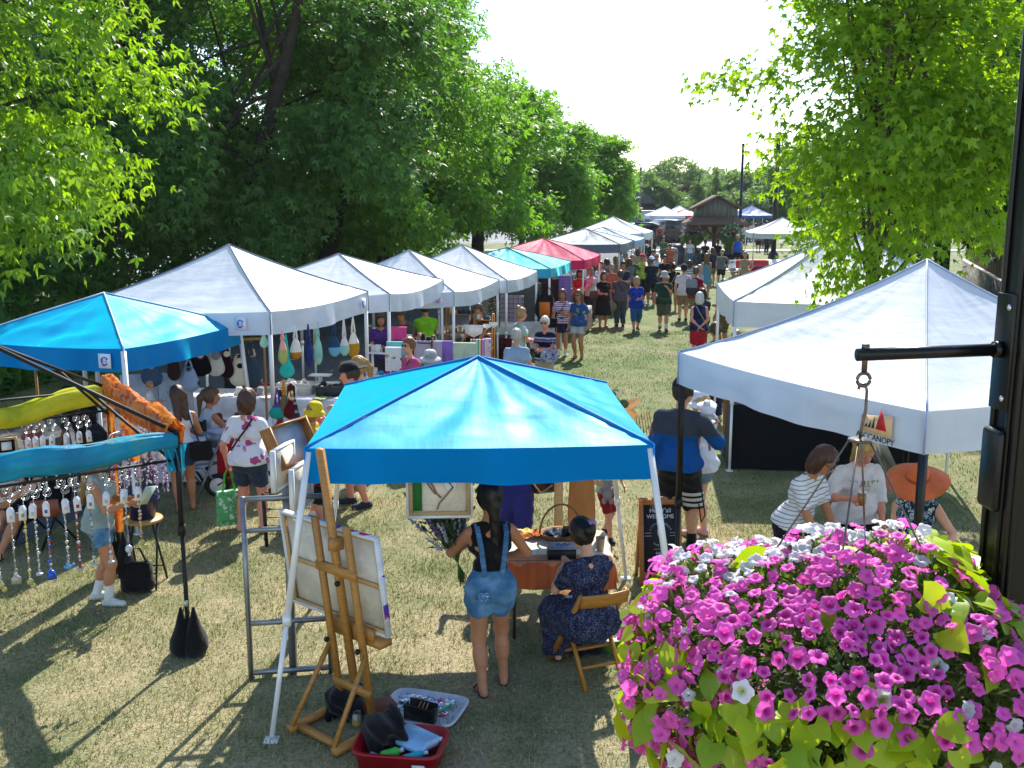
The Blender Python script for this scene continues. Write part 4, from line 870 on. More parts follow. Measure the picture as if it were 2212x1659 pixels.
for lb, px, py, w, h, st, m in [('maroon bag with a white daisy on the front pole of the white canopy', 627, 826, .22, .26, .24, ringmat('#5c0f1e', '#efe6d0', '#d98f1f', 5)), ('purple and teal bag tied to the front pole', 598, 838, .24, .22, .20, tone('#5f3f8c', '#1f9d94', -.26)), ('striped blue bag low on the front pole', 637, 862, .14, .26, .10, stripes(['#1d2e3f', '#8aa0a8', '#3a2f55'], 9, 'Z')), ('red bag lowest on the front pole', 604, 880, .2, .2, .16, cloth('#8e1f2b')), ('olive bag hidden among the bags on the front pole', 612, 820, .12, .3, .16, tone('#c58d2a', '#6c6448', -.2))]:
    hang_bag(lb, DP(px, py, 13.38), w, h, st, m, None, .3, group='bags tied to the front pole of the first white canopy', waist=.5)
table('long white table under the first white canopy', (-3.85, 16.2), (3.1, .8), -.12, .76, CLOTHW, .70)
table('white table under the blue canopy where a woman sits', (-4.15, 14.0), (1.5, .8), .12, .76, CLOTHW, .70)
def hat(label, p, c, r=.17, h=.12, band=None, group=None, name='hat'):
    e = empty(name, p, label, 'hat', group); mb = MB(); mb.lathe([(r, 0), (r*.97, .008), (r*.6, .014), (r*.56, h*.8), (r*.42, h), (.001, h*1.02)], 20, sy=1.12); mb.build('crown', [cloth(c)], e, True)
    if band: b2 = MB(); b2.lathe([(r*.61, .016), (r*.60, .035), (r*.58, .036)], 20, sy=1.12); b2.build('band', [cloth(band)], e, True)
    return e
def box(label, c, s, mat, name='box', cat='box', yaw=0, group=None, lid=None):
    e = empty(name, c, label, cat, group, yaw); mb = MB(); w, d, h = s; t = .012
    mb.box((0, 0, t/2), (w, d, t)); mb.box((0, -d/2+t/2, h/2+t/2), (w, t, h-t)); mb.box((0, d/2-t/2, h/2+t/2), (w, t, h-t)); mb.box((-w/2+t/2, 0, h/2+t/2), (t, d-2*t-.002, h-t)); mb.box((w/2-t/2, 0, h/2+t/2), (t, d-2*t-.002, h-t)); mb.build('crate_body', [mat], e)
    cb = MB(); r = np.random.default_rng(int(abs(c[0])*1000)); 
    for i in range(10): cb.sphere((r.uniform(-w*.36, w*.36), r.uniform(-d*.36, d*.36), h*.8+r.uniform(0, .04)), r.uniform(.03, .055)*min(1, w*3), 8, 6)
    cb.build('contents', [lid or floral('#d9d3cc', ['#8c6a58', '#e8e0e0', '#5f4a56', '#b5694a'], 9)], e, True); return e
# goods on the long table
rg = np.random.default_rng(3)
TY = -.12; tc = A([-3.85, 16.2]); tu = A([cos(TY), sin(TY)]); tv = A([-sin(TY), cos(TY)])
def tp(a, b, z=.775): q = tc+tu*a+tv*b; return (q[0], q[1], z)
GG = 'goods on the long white table'
box('white wooden crate of trinkets on the long white table', tp(.35, .1), (.55, .3, .18), wood('#d8d4cb', scale=(2, 2, 20)), 'crate', 'crate', TY, GG)
box('low white crate with red woollens on the long white table', tp(-.2, .25), (.5, .25, .10), wood('#d8d4cb', scale=(2, 2, 20)), 'crate', 'crate', TY, GG, cloth('#b5162c'))
box('wire basket of dark socks beside the trinket crate', tp(.95, .0), (.4, .28, .16), plain('#3a3d40', .5, .5, name='wire'), 'basket', 'basket', TY, GG, floral('#2c2f33', ['#6a7a5a', '#c9c6bd', '#51456a'], 9))
for k, (a, b, hh) in enumerate([(.25, -.28, .13), (.40, -.28, .18)]):
    mb = MB(); w = .075; pts = [(-w, 0, 0), (w, 0, 0), (w, 0, hh)]+([(0, 0, hh+.07)] if k else [])+[(-w, 0, hh)]; e = empty('price_sign', tp(a, b), ['small rectangular chalk sign on the long white table', 'small house shaped chalk sign on the long white table'][k], 'sign', None, TY)
    mb.poly(pts, (0, .012, 0)); mb.build('board', [plain('#202326', .8, name='chalkboard')], e); fr = MB()
    for i in range(len(pts)): fr.bar(A(pts[i])+A([0, -.006, 0]), A(pts[(i+1) % len(pts)])+A([0, -.006, 0]), .014, .014)
    fr.build('frame', [plain('#e4e0da', .6, name='white_wood')], e)
mb = MB(); e = empty('cake_stand', tp(.75, .25), 'tiered white stand on the long white table', 'stand', None, TY)
mb.box((0, 0, .14), (.5, .3, .02)); mb.box((-.2, 0, .07), (.02, .28, .13)); mb.box((.2, 0, .07), (.02, .28, .13)); mb.build('lower_shelf', [plain('#e6e4e0', .6, name='white_wood')], e); mb = MB(); mb.box((-.05, .05, .27), (.34, .2, .02)); mb.box((-.05, .05, .21), (.02, .18, .10)); mb.build('upper_shelf', [plain('#e6e4e0', .6, name='white_wood')], e)
HL = ['knitted hat with white crown', 'rust knitted hat', 'grey knitted hat', 'cream knitted hat with band', 'plum knitted hat', 'striped knitted hat']
for k in range(6): hat(HL[k]+' on the long white table', tp(-.55+.2*k*.9, -.05+.09*(k % 2)), ['#e2dcd6', '#a4552c', '#8c8d92', '#ddd2bd', '#54294a', '#b7a7a0'][k], .10, .11, group='knitted hats on the long white table')
for k, (a, b, c, lb) in enumerate([(-.9, -.2, '#7a2a22', 'folded rust scarf'), (-.7, -.26, '#e8e5e2', 'folded white doily'), (0.05, -.3, '#dfe0e4', 'folded white towel'), (-.35, -.3, '#c9b7ae', 'folded blush cloth'), (.9, -.3, '#8d9a6c', 'folded sage cloth'), (1.2, -.2, '#e2e2e2', 'folded plain napkin')]):
    mb = MB(); mb.grid(lambda u, v: ((u-.5)*.26, (v-.5)*.2, .012+.012*sin(u*9+k)*cos(v*7)), 8, 8); mb.box((0, 0, .005), (.25, .19, .01)); o = mb.build('folded_cloth', [cloth(c)], None, True); o.location = tp(a, b); o.rotation_euler = (0, 0, .3*k); tag(o, lb+' on the long white table', 'cloth', 'folded cloths on the long white table')
# goods on the blue canopy table
bc = A([-4.15, 14.0])
for k, (a, b, c, r, lb) in enumerate([(-.5, .0, '#2d8f80', .11, 'teal crochet hat'), (-.25, .22, '#e8e2cf', .10, 'cream crochet hat with green patch'), (0, .12, '#6d1427', .11, 'burgundy crochet hat'), (.28, .18, '#7d4a35', .12, 'brown crochet hat'), (.5, .05, '#5d8d86', .10, 'sea green crochet hat')]): hat(lb+' on the table under the blue canopy', (bc[0]+a, bc[1]+b, .775), c, r, .12, '#1f3d33' if k == 1 else None, 'crochet hats under the blue canopy')
# racks behind the second and third white canopies
def cname(h):
    c = [int(h[i:i+2], 16) for i in (1, 3, 5)]; mx, mn = max(c), min(c)
    if mx-mn < 28: return 'white' if mx > 190 else ('grey' if mx > 80 else 'black')
    r, g, b = c
    return 'purple' if b > g and r > g and b > r*.8 else ('blue' if b == mx else ('green' if g == mx else ('tan' if g > r*.72 else 'reddish brown')))
def rack(label, c, w, h, n, mat, yaw=0, d=.3, name='display_rack', items=None, group=None, slats=False):
    e = empty(name, c, label, 'rack', group, yaw); 
    for sx in (-1, 1):
        mb = MB()
        for sy in (-1, 1): mb.bar((sx*w/2, sy*d/2, 0), (sx*w/2, sy*d/2*.5, h), .03, .03)
        mb.bar((sx*w/2, -d/4, h), (sx*w/2, d/4, h), .03, .03); mb.build('side_frame', [mat], e)
    for k in range(n):
        z = h*(.12+.8*k/max(1, n-1)); mb = MB(); mb.box((0, 0, z), (w-.035, d*.7, .02)); mb.build('shelf', [mat], e)
    if items:
        for k in range(n):
            z = h*(.12+.8*k/max(1, n-1))+.011; r = np.random.default_rng(k+int(w*100)); x = -w/2+.07; j = 0
            while x < w/2-.06:
                ww = r.uniform(.05, .11); hh = r.uniform(.06, .16); ci = r.integers(len(items)); cc = items[ci]; jar = r.random() >= .5
                mb = MB(); (mb.box((0, 0, hh/2), (ww, .1, hh), 0, None, .8) if not jar else mb.lathe([(ww*.4, 0), (ww*.5, hh*.3), (ww*.45, hh*.8), (ww*.25, hh), (.001, hh)], 10))
                o = mb.build('ware', [cloth(cc)], None); R_ = rotz(yaw)@A([x, 0, z]); o.location = A(c)+R_; o.rotation_euler = (0, 0, yaw)
                tag(o, cname(cc)+(' jar' if jar else ' box')+' on the '+['lowest', 'second', 'third', 'fourth', 'fifth'][k]+' shelf of the '+' '.join(label.split()[:6]), 'ware', 'wares on the '+label); x += ww+.025; j += 1
    return e
rack('white wire rack of cups and yarn beside the second white canopy', DP(838, 872, 16.9)*A([1, 1, 0]), .62, 1.45, 4, WHITE_L, -.3, .35, items=['#2f86b8', '#e6e2dc', '#3a3a40', '#7a3d8c', '#c9a05a'])
rack('brown peg rack with charms behind the pink shirted woman', DP(903, 860, 18.2)*A([1, 1, 0]), .62, 1.45, 4, wood('#5a4034'), -.25, .3, items=['#b77f6d', '#e5e2df', '#1d1d20', '#9c5a48'])
rack('honey wooden shelf of cards under the third white canopy', DP(1008, 770, 22.2)*A([1, 1, 0]), .85, 1.50, 4, wood('#a06a2c'), -.25, .3, items=['#30405f', '#8a3038', '#cbb58a', '#2b3d36'])
rack('narrow open wooden shelf at the front of the third white canopy', DP(1046, 770, 21.2)*A([1, 1, 0]), .38, 1.5, 5, wood('#b07a38'), -.25, .28, items=['#6b4a4a', '#d9d3c3', '#4a5a6b'])
for k, (px, py, Y, w, c, lb) in enumerate([(975, 795, 18.6, 1.2, '#b9b4c4', 'pale lilac covered table behind the pink shirted woman'), (945, 745, 21.0, 1.5, '#3a1220', 'dark burgundy covered table under the third white canopy'), (1075, 722, 23.3, 1.3, '#401018', 'plaid covered table under the fourth white canopy'), (1140, 700, 26.0, 1.6, '#c9c9cc', 'pale covered table in front of the turquoise canopy'), (1215, 660, 30.0, 1.6, '#b9a9a0', 'table of small goods under the red canopy'), (1305, 600, 38.5, 1.8, '#a8acb4', 'pale table of goods under the grey canopy')]):
    c_ = DP(px, py, Y); table(lb, (c_[0], Y), (w, .7), -.25 if k != 3 else .1, .74, plaid('#4a0f18', '#12080c', '#6a2028', 9) if k == 2 else cloth(c), .62)
TOW = [('lilac towel', 960, '#8f6fc0'), ('pale green towel', 998, '#b9c9ae'), ('pale grey lilac blanket', 925, '#a9a3b8')]
c0 = DP(960, 770, 18.9)
def towel(label, px, py, Y, w, h, mat, yaw=-.1, name='towel'):
    p = DP(px, py, Y); mb = MB(); mb.grid(lambda u, v: ((u-.5)*w*(1+.04*v), -.03-.02*sin(u*14)*v, -h*v), 16, 8); mb.grid(lambda u, v: ((u-.5)*w, -.03+.06*v, .002+.02*sin(pi*v)), 12, 5); o = mb.build(name, [mat], None, True); o.location = p; o.rotation_euler = (0, 0, yaw); return tag(o, label, name.replace('_', ' '))
towel('lilac towel hanging in front of the third white canopy', 961, 738, 18.2, .30, .40, cloth('#8f6fc0')); towel('pale green towel hanging beside the lilac one', 1003, 742, 18.2, .42, .42, cloth('#bccfb4')); towel('pale lilac blanket hanging left of the lilac towel', 925, 738, 18.1, .5, .44, cloth('#b4aec2'))
towel('rainbow striped towel hanging over a rail', 1032, 735, 18.6, .26, .52, stripes(['#2a9d8f', '#d8c84a', '#7a5ab8', '#e0709a', '#2a86b8', '#c9c0b0'], 6, 'X')); towel('pink spotted towel beside the rainbow towel', 1052, 733, 18.7, .16, .58, floral('#d8c6d2', ['#c26a8e', '#8fa0c0'], 20))
towel('turquoise towel in front of the white wire rack', 858, 740, 16.4, .34, .35, cloth('#6fbcc4')); towel('white tea towel with two black hens', 850, 752, 16.2, .26, .36, floral('#dfe0e2', ['#101014', '#c99a4a'], 7, .28))
for k, (px, py, w) in enumerate([(1023, 702, .40), (1052, 700, .16), (1066, 696, .18)]): 
    p = DP(px, py, 19.8); mb = MB(); mb.poly([(-w/2, 0, 0), (-w*.42, 0, -w*.4), (0, 0, -w*.62), (w*.42, 0, -w*.4), (w/2, 0, 0)], (0, .008, 0)); o = mb.build('bunting_flag', [cloth('#e9e2dc')], None); o.location = p; o.rotation_euler = (0, 0, -.2); tag(o, ['large white lace flag on the front of the plaid table', 'narrow white flag in the middle of the lace bunting', 'white pointed flag at the right end of the lace bunting'][k], 'flag')
towel('hot pink cloth pinned above the brown peg rack', 858, 708, 17.6, .34, .2, cloth('#d0458a'), name='cloth_banner')
# turquoise canopy: hanging textiles
for k, (lb, px, py, Y, w, h, m) in enumerate([('grey cloth hanging at the left of the turquoise canopy stall', 1130, 612, 26.3, .95, .98, cloth('#4a4f4e')), ('dark wine cloth hanging under the turquoise canopy', 1181, 604, 26.9, .42, 1.05, cloth('#3a1420')), ('second wine cloth by the turquoise canopy pole', 1196, 603, 27.0, .28, 1.0, cloth('#301018')), ('purple framed tapestry under the red canopy', 1219, 596, 27.6, .36, .68, plaid('#8f6ab0', '#6a4590', '#c9b0d8', 14)), ('pale patterned cloth behind the pole under the fourth white canopy', 1105, 640, 24.2, .6, .6, plaid('#9a8a98', '#6a5a70', '#c9c0c9', 9)), ('silver sequinned cloth under the fourth white canopy', 1062, 632, 23.6, .4, .8, floral('#5a564a', ['#c9c3a8', '#8a8468', '#2a2a26'], 18)), ('sage cloth bag shaped panel under the fourth white canopy', 1039, 640, 23.0, .36, .5, cloth('#6e7a72')), ('striped skirts hanging under the grey canopy', 1258, 560, 34.5, .4, .6, stripes(['#dfe6ea', '#6fa0b8', '#c9563a', '#e8e8e8'], 9, 'X')), ('light blue blouse on a hanger under the grey canopy', 1240, 550, 34.2, .4, .6, cloth('#9fbcc4'))]):
    towel(lb, px, py, Y, w, h, m, -.2, 'hanging_cloth')
p = DP(1177, 610, 25.6); hang_bag('black tote bag with an orange panel hung before the turquoise canopy', p, .52, .62, .32, cloth('#121114'), None, -.05, 'tote_bag', waist=1.5)
mb = MB(); mb.box((0, 0, 0), (.26, .01, .36)); o = mb.build('panel', [plain('#d8741a', .7, name='orange_print')], bpy.data.objects[[x.name for x in COL.objects if x.name.startswith('tote_bag')][-1]]); o.location = (0, -.125, -.66)
# black skirted table and wooden stand under the right white canopy
table('black skirted table under the white canopy at right', (4.55, 14.62), (2.7, .7), -.119, .95, cloth('#07080c'), .93)
mb = MB(); e = empty('wooden_plinth', (*G(1545, 962)[:2], 0), 'tall wooden side table with round top beside the black skirted table', 'side table'); 
mb.lathe([(.001, 1.0), (.2, 1.0), (.2, 1.03), (.001, 1.03)], 20); mb.build('table_top', [wood('#b07a40')], e)
for sx in (-1, 1): mb = MB(); mb.bar((sx*.15, 0, 0), (sx*.13, 0, 1.0), .06, .06); mb.bar((sx*.15, -.16, .03), (sx*.15, .16, .03), .06, .05); mb.build('leg', [wood('#9a5f28')], e)
p = G(1567, 968); mb = MB(); mb.box((0, 0, .09), (.2, .2, .18), 0, None, .9); mb.box((0, 0, .19), (.1, .1, .02)); o = mb.build('weight_block', [plain('#a9aaa6', .95, var=.2, bump=.4, name='concrete_block')], None, bevel=.012); o.location = (*p[:2], 0); tag(o, 'grey concrete block at the pole foot beside the black skirted table', 'weight')
# red cloth tables, white table with sign on the lane
def foldtable(label, c, w=1.5, d=.7, yaw=0, mat=None): return table(label, c, (w, d), yaw, .74, None, 0, None, True, mat)
c = G(1585, 618); foldtable('white folding table with a paper sign on the lane', (c[0], c[1]+.3), 1.5, .6, .05, plain('#e9e9ea', .4, name='table_white'))
mb = MB(); e = empty('paper_sign', (c[0]-.05, c[1]+.3, .742), 'white paper sign with blue heading on the folding table', 'sign'); mb.box((0, 0, .2), (.34, .012, .4), 0, rotx(-.12)); mb.build('sheet', [plain('#eef0f4', .6, name='paper')], e); mb = MB(); mb.poly([(-.09, -.012, .33), (.09, -.012, .33), (0, -.018, .24)], (0, -.003, 0)); mb.build('heading', [plain('#2f9ab8', .6, name='print_blue')], e)
for lb, px, py, w, cc in [('salmon covered table behind the man in the blue vest', 1625, 596, 1.6, '#c8484e'), ('crimson covered table beside the pale legged canopy', 1668, 612, 2.1, '#b5103c')]:
    q = G(px, py); table(lb, (q[0], q[1]+.4), (w, .7), 0, .76, cloth(cc), .62)
# ================================================================ foreground objects
OAK = wood('#b5803e', scale=(4, 4, 30), rough=.45); OAKD = wood('#9c6528', scale=(4, 4, 30), rough=.45); GALV = plain('#8d9296', .4, .75, .5, .15, 12, name='galvanised_steel'); BLK = plain('#0d0d10', .55, 0, .4, .2, name='black_plastic'); BLKF = cloth('#0c0c10', 'black_fabric')
CANV = cloth('#ded5c4', 'raw_canvas'); PWHITE = plain('#dcdcdc', .7, name='gesso')
# --- easel
EY = radians(-39.5); e = empty('easel', (-1.44, 6.81, 0), 'large wooden H frame easel holding a canvas, seen from behind', 'easel', None, EY)
def part(name, fn, m, par=e, smooth=False, bevel=0): mb = MB(); fn(mb); return mb.build(name, [m] if not isinstance(m, list) else m, par, smooth, None, bevel)
for s in (-1, 1):
    part('runner', lambda b: b.bar((s*.25, -.02, .04), (s*.25, .62, .04), .055, .05), OAK)
    part('upright', lambda b: b.bar((s*.17, .43, .055), (s*.17, .23, 1.62), .05, .035), OAK)
    part('brace', lambda b: b.bar((s*.235, .0, .065), (s*.195, .36, .62), .028, .028), OAK)
    part('knob', lambda b: (b.sphere((s*.17, .30, .66), .022, 8, 6)), BLK)
part('crossbar', lambda b: b.bar((-.225, .06, .045), (.225, .06, .045), .05, .04), OAK)
part('crossbar', lambda b: b.bar((-.2, .385, .30), (.2, .385, .30), .03, .06), OAK)
part('crossbar', lambda b: b.bar((-.21, .27, 1.25), (.21, .27, 1.25), .03, .07), OAK)
part('mast', lambda b: b.bar((0, .42, .26), (0, .16, 2.17), .055, .04), OAK)
part('canvas_tray', lambda b: (b.bar((-.24, .46, .70), (.30, .46, .70), .12, .05), b.bar((-.24, .40, .76), (.24, .40, .76), .02, .10)), OAK)
part('canvas_clamp', lambda b: b.box((.03, .25, 1.46), (.06, .10, .09)), OAK)
part('knob', lambda b: b.sphere((.03, .25, 1.16), .022, 8, 6), BLK)
ca = empty('painting_canvas', (-1.44, 6.81, 0), 'large white edged canvas turned away on the wooden easel', 'canvas', None, EY)
def cframe(b, w, h, t, d): b.box((-w/2+t/2, 0, 0), (t, d, h)); b.box((w/2-t/2, 0, 0), (t, d, h)); b.box((0, 0, h/2-t/2), (w-2*t-.002, d, t)); b.box((0, 0, -h/2+t/2), (w-2*t-.002, d, t))
Mc = rotx(.125); 
def place(o, l, r=(0, 0, 0)): o.location = l; o.rotation_euler = r; return o
cc = empty('x'); bpy.data.objects.remove(cc)
for nm, fn, m in [('stretcher_bars', lambda b: (cframe(b, 1.045, .745, .022, .02), b.box((0, 0, 0), (.998, .014, .035))), wood('#c9a36a', scale=(4, 4, 30))), ('canvas_sheet', lambda b: (b.box((0, .021, 0), (1.06, .012, .76))), CANV), ('canvas_edge', lambda b: (cframe(b, 1.075, .775, .016, .05)), PWHITE)]:
    o = part(nm, fn, m, ca); place(o, (-.19, .405, 1.155), (.125, 0, 0))
o = part('painted_edge', lambda b: (b.box((.30, -.002, .3885), (.42, .046, .004)), b.box((.539, -.002, -.1), (.004, .046, .4))), floral('#dcdcdc', ['#7a3fae', '#c43a8a', '#5a3fb0'], 9, .5), ca); place(o, (-.19, .405, 1.155), (.125, 0, 0))
# --- metal display rack behind the easel
rx, ry = G(543, 1465)[:2]; e = empty('display_rack', (rx, ry, 0), 'grey square tube metal rack behind the easel', 'rack', None, 0)
part('frame', lambda b: (b.bar((0, 0, 0), (0, 0, 1.55), .036), b.bar((.64, .1, 0), (.64, .1, 1.55), .036), b.bar((.018, 0, 1.53), (.622, .1, 1.53), .036), b.bar((.018, 0, 1.27), (.622, .1, 1.27), .036), b.bar((.018, 0, .48), (.622, .1, .48), .036), b.bar((.018, 0, .05), (.622, .1, .05), .036)), GALV, e)
part('post', lambda b: (b.bar((.33, .09, 0), (.33, .09, 1.72), .055), b.bar((.20, .6, .0), (.33, .13, 1.6), .04)), GALV, e)
part('grid', lambda b: [b.tube([(.14, .12, 1.2+.07*k), (.31, .12, 1.2+.07*k)], .004, 5) for k in range(6)], BLK, e)
part('umbrella_hook', lambda b: b.tube([(.14, .10, 1.55), (.15, .10, 1.10)], .016, 7), BLK, e)
for k, (x, y, z, hh, m, lb) in enumerate([(.33, .02, 1.80, .32, PWHITE, 'tall narrow white board standing edge on at the top of the metal rack'), (.46, .06, 1.62, .36, PWHITE, 'lower white board clipped edge on to the metal rack')]):
    o = empty('art_board', (rx+x, ry+y, z), lb, 'board', None, radians(80)); part('board', lambda b: b.box((0, 0, 0), (.4, .018, hh), 0, rotx(.0)), CANV, o); part('edge', lambda b: cframe(b, .415, hh+.015, .02, .04), m, o)
o = empty('shadow_box', (rx+.36, ry+.22, 1.93), 'brown wooden box frame leaning on top of the metal rack', 'frame', None, radians(68)); o.rotation_euler = (radians(-24), 0, radians(66)); part('frame', lambda b: cframe(b, .5, .36, .02, .11), OAKD, o); part('panel', lambda b: b.box((0, .02, 0), (.45, .01, .31)), PWHITE, o)
# --- canvas hanging from the valance of the foreground canopy
o = empty('heart_painting', (-.54, 7.36, 1.80), 'unframed canvas with a brown heart hanging below the foreground blue canopy', 'painting', None, .05)
part('canvas_sheet', lambda b: b.box((0, .008, 0), (.47, .01, .50)), CANV, o); part('stretcher_bars', lambda b: (cframe(b, .46, .49, .028, .02)), wood('#b99a6a'), o); part('canvas_edge', lambda b: cframe(b, .50, .53, .019, .034), PWHITE, o)
part('green_stripe', lambda b: b.box((-.165, -.0005, -.0), (.065, .006, .42)), plain('#1d6b2a', .7, name='green_paint'), o)
def heart(b):
    t = np.linspace(-.5, 2.9, 16); b.tube([(-.10+.13*(1-cos(x*.55))*1., -.002, .03-.052*x+.012*sin(x*2)) for x in t][3:12], .007, 6); b.tube([(.07, -.002, .01), (.10, -.002, -.03), (.06, -.002, -.08), (.0, -.002, -.15), (-.02, -.002, -.20)], .007, 6); b.tube([(-.09, -.002, .05), (-.06, -.002, .0), (-.02, -.002, -.08), (.01, -.002, -.11)], .007, 6)
part('heart_stroke', heart, plain('#8a6a58', .6, name='brown_paint'), o); part('white_patch', lambda b: b.sphere((.08, .002, .0), (.055, .003, .06), 10, 6), PWHITE, o)
# --- red bin and supplies
bx = G(752, 1600)[:2]; bxc = A([-.86, 6.78]); BY = radians(-22)
def tray(name, label, c, s, mat, yaw, wall=.02, flare=1.08, rim=None, cat='bin'):
    e = empty(name, (*c, 0) if len(c) == 2 else c, label, cat, None, yaw); w, d, h = s; mb = MB()
    def ring(k, z, n=36, ew=0): 
        a = np.arange(n)*2*pi/n; sx = np.sign(np.cos(a))*np.abs(np.cos(a))**.35; sy = np.sign(np.sin(a))*np.abs(np.sin(a))**.35; return np.stack([sx*(w/2*k+ew), sy*(d/2*k+ew), np.full(n, z)], 1)
    R_ = [ring(.02, .0), ring(1, .0), ring(flare, h), ring(flare, h, ew=.018), ring(flare, h-.012, ew=.018), ring(flare, h-.006, ew=-wall), ring(1, .015, ew=-wall), ring(.02, .015)]
    n = 36; mb.add(np.concatenate(R_), [(i*n+j, i*n+(j+1) % n, (i+1)*n+(j+1) % n, (i+1)*n+j) for i in range(len(R_)-1) for j in range(n)]); mb.build('shell', [mat], e, False); return e
RB = G(868, 1640); e = tray('red_bin', 'open red plastic bin full of paint supplies in front of the easel', RB[:2], (.56, .40, .15), plain('#a00f1c', .35, spec=.5, name='red_plastic'), BY+.25)
RBc = A([RB[0], RB[1]]); Rr = rotz(BY+.25)
def rb(x, y, z): return tuple(A([RBc[0], RBc[1], 0])+Rr@A([x, y, z]))
o = empty('sticker', (0, 0, 0)); bpy.data.objects.remove(o)
mb = MB(); mb.box((0, 0, 0), (.09, .004, .045)); o = mb.build('label_sticker', [plain('#cfcfd4', .5, name='sticker')], e); place(o, (.17, -.216-.012, .075), (-.1, 0, 0))
mb = MB(); mb.box((0, 0, .02), (.3, .22, .04)); o = mb.build('plastic_case', [plain('#8fb7d6', .18, spec=.6, name='clear_blue_plastic')], None, bevel=.012); place(o, rb(.08, .06, .11), (.12, .05, BY-.25)); tag(o, 'pale blue translucent plastic case lying in the red bin', 'case')
def tubeobj(name, label, a, b, r, m, capm=None):
    mb = MB(); a, b = A(a), A(b); mb.tube([a, a+(b-a)*.08, a+(b-a)*.85, b], [r*.6, r, r, r*.55], 10); o = mb.build(name, [m], None, True); tag(o, label, 'bottle' if 'bottle' in name else 'tube')
    mb = MB(); d = (b-a)/np.linalg.norm(b-a); mb.tube([b, b+d*.03], r*.5, 8); mb.build('cap', [capm or PWHITE], o); return o
tubeobj('paint_bottle', 'lime green paint bottle lying in the red bin', rb(-.12, -.12, .08), rb(.0, -.06, .10), .035, plain('#4fbf4a', .4, name='green_label')); tubeobj('paint_tube', 'turquoise paint tube lying in the red bin', rb(.04, -.15, .09), rb(.18, -.09, .11), .028, plain('#1fa3b8', .35, name='turquoise_tube')); tubeobj('paint_bottle', 'clear water bottle at the right end of the red bin', rb(.17, -.02, .12), rb(.25, .06, .13), .032, plain('#9fb3c8', .15, spec=.6, name='clear_plastic')); tubeobj('paint_tube', 'silvery paint tube beside the green bottle', rb(-.2, -.1, .08), rb(-.11, -.15, .08), .024, plain('#b9b9c6', .3, .4, name='tube_metal'))
bag('cloth_bag', 'crumpled black bag heaped in the left half of the red bin', rb(-.14, .07, .17), 'bag', (.28, .26, .26), BLKF, rz=.3, flap=False)
LT = G(915, 1535); e = tray('tray_lid', 'white plastic lid with paint smears used as a palette', (LT[0], LT[1]), (.58, .46, .035), plain('#c9cdd6', .3, spec=.5, name='lid_plastic'), -.30, .012, 1.03, cat='lid')
r = np.random.default_rng(9)
for k, c in enumerate(['#b01a3c', '#c23a5a', '#1a1730', '#c9cfd8', '#7a8a3a', '#a01830', '#d3d8e2', '#b9405a']): part('paint_smear', lambda b: b.sphere((r.uniform(-.2, .2), r.uniform(-.08, .17), .02), (r.uniform(.02, .06), r.uniform(.015, .03), .012), 10, 5), plain(c, .25, name='wet_paint'), e)
part('foil', lambda b: b.grid(lambda u, v: ((u-.5)*.42, (v-.3)*.26, .022+.012*sin(u*37+v*21)*cos(v*31-u*9)), 26, 20), plain('#c9ced6', .18, .7, .6, name='foil'), e)
part('brush', lambda b: b.tube([(.10, -.12, .03), (.2, .08, .04)], [.010, .008], 7), plain('#1f9a5a', .35, name='green_handle'), e)
PO = G(908, 1560); e = empty('pencil_case', (PO[0], PO[1], 0), 'open black pencil pouch standing between the bin and the white lid', 'pouch', None, -.45); part('pouch', lambda b: (b.box((0, -.03, .07), (.24, .012, .14), 0, rotx(.2)), b.box((0, .045, .075), (.24, .012, .15), 0, rotx(-.25)), b.box((0, .01, .02), (.24, .07, .03)), b.box((-.12, 0, .07), (.008, .07, .12)), b.box((.12, 0, .07), (.008, .07, .12))), BLKF, e); part('pencil', lambda b: [b.bar((-.06+.04*k, .0, .03), (.0+.03*k, .02, .16), .008) for k in range(3)], wood('#a5774a'), e)
JR = G(772, 1570); e = empty('glass_jar', (JR[0], JR[1], 0), 'small glass jar of brushes with yellow band under the easel', 'jar'); part('glass', lambda b: b.lathe([(.001, 0), (.035, 0), (.038, .02), (.038, .09), (.03, .10), (.03, .12)], 14), plain('#8a8a80', .15, spec=.6, name='jar_glass'), e, True); part('label_band', lambda b: b.lathe([(.0392, .03), (.0392, .055)], 14), plain('#c99a1a', .5, name='yellow_band'), e, True)
bag('cloth_bag', 'black bag slumped on the grass under the easel uprights', (*G(745, 1545)[:2], .10), 'bag', (.30, .24, .24), BLKF, rz=-.4, flap=False)
mb = MB(); mb.box((0, 0, .08), (.22, .15, .16)); o = mb.build('brown_box', [plain('#6b2f1c', .6, name='brown_card')], None, bevel=.004); place(o, (*G(822, 1560)[:2], 0), (0, 0, .5)); tag(o, 'reddish brown box between the easel foot and the black bag', 'box')
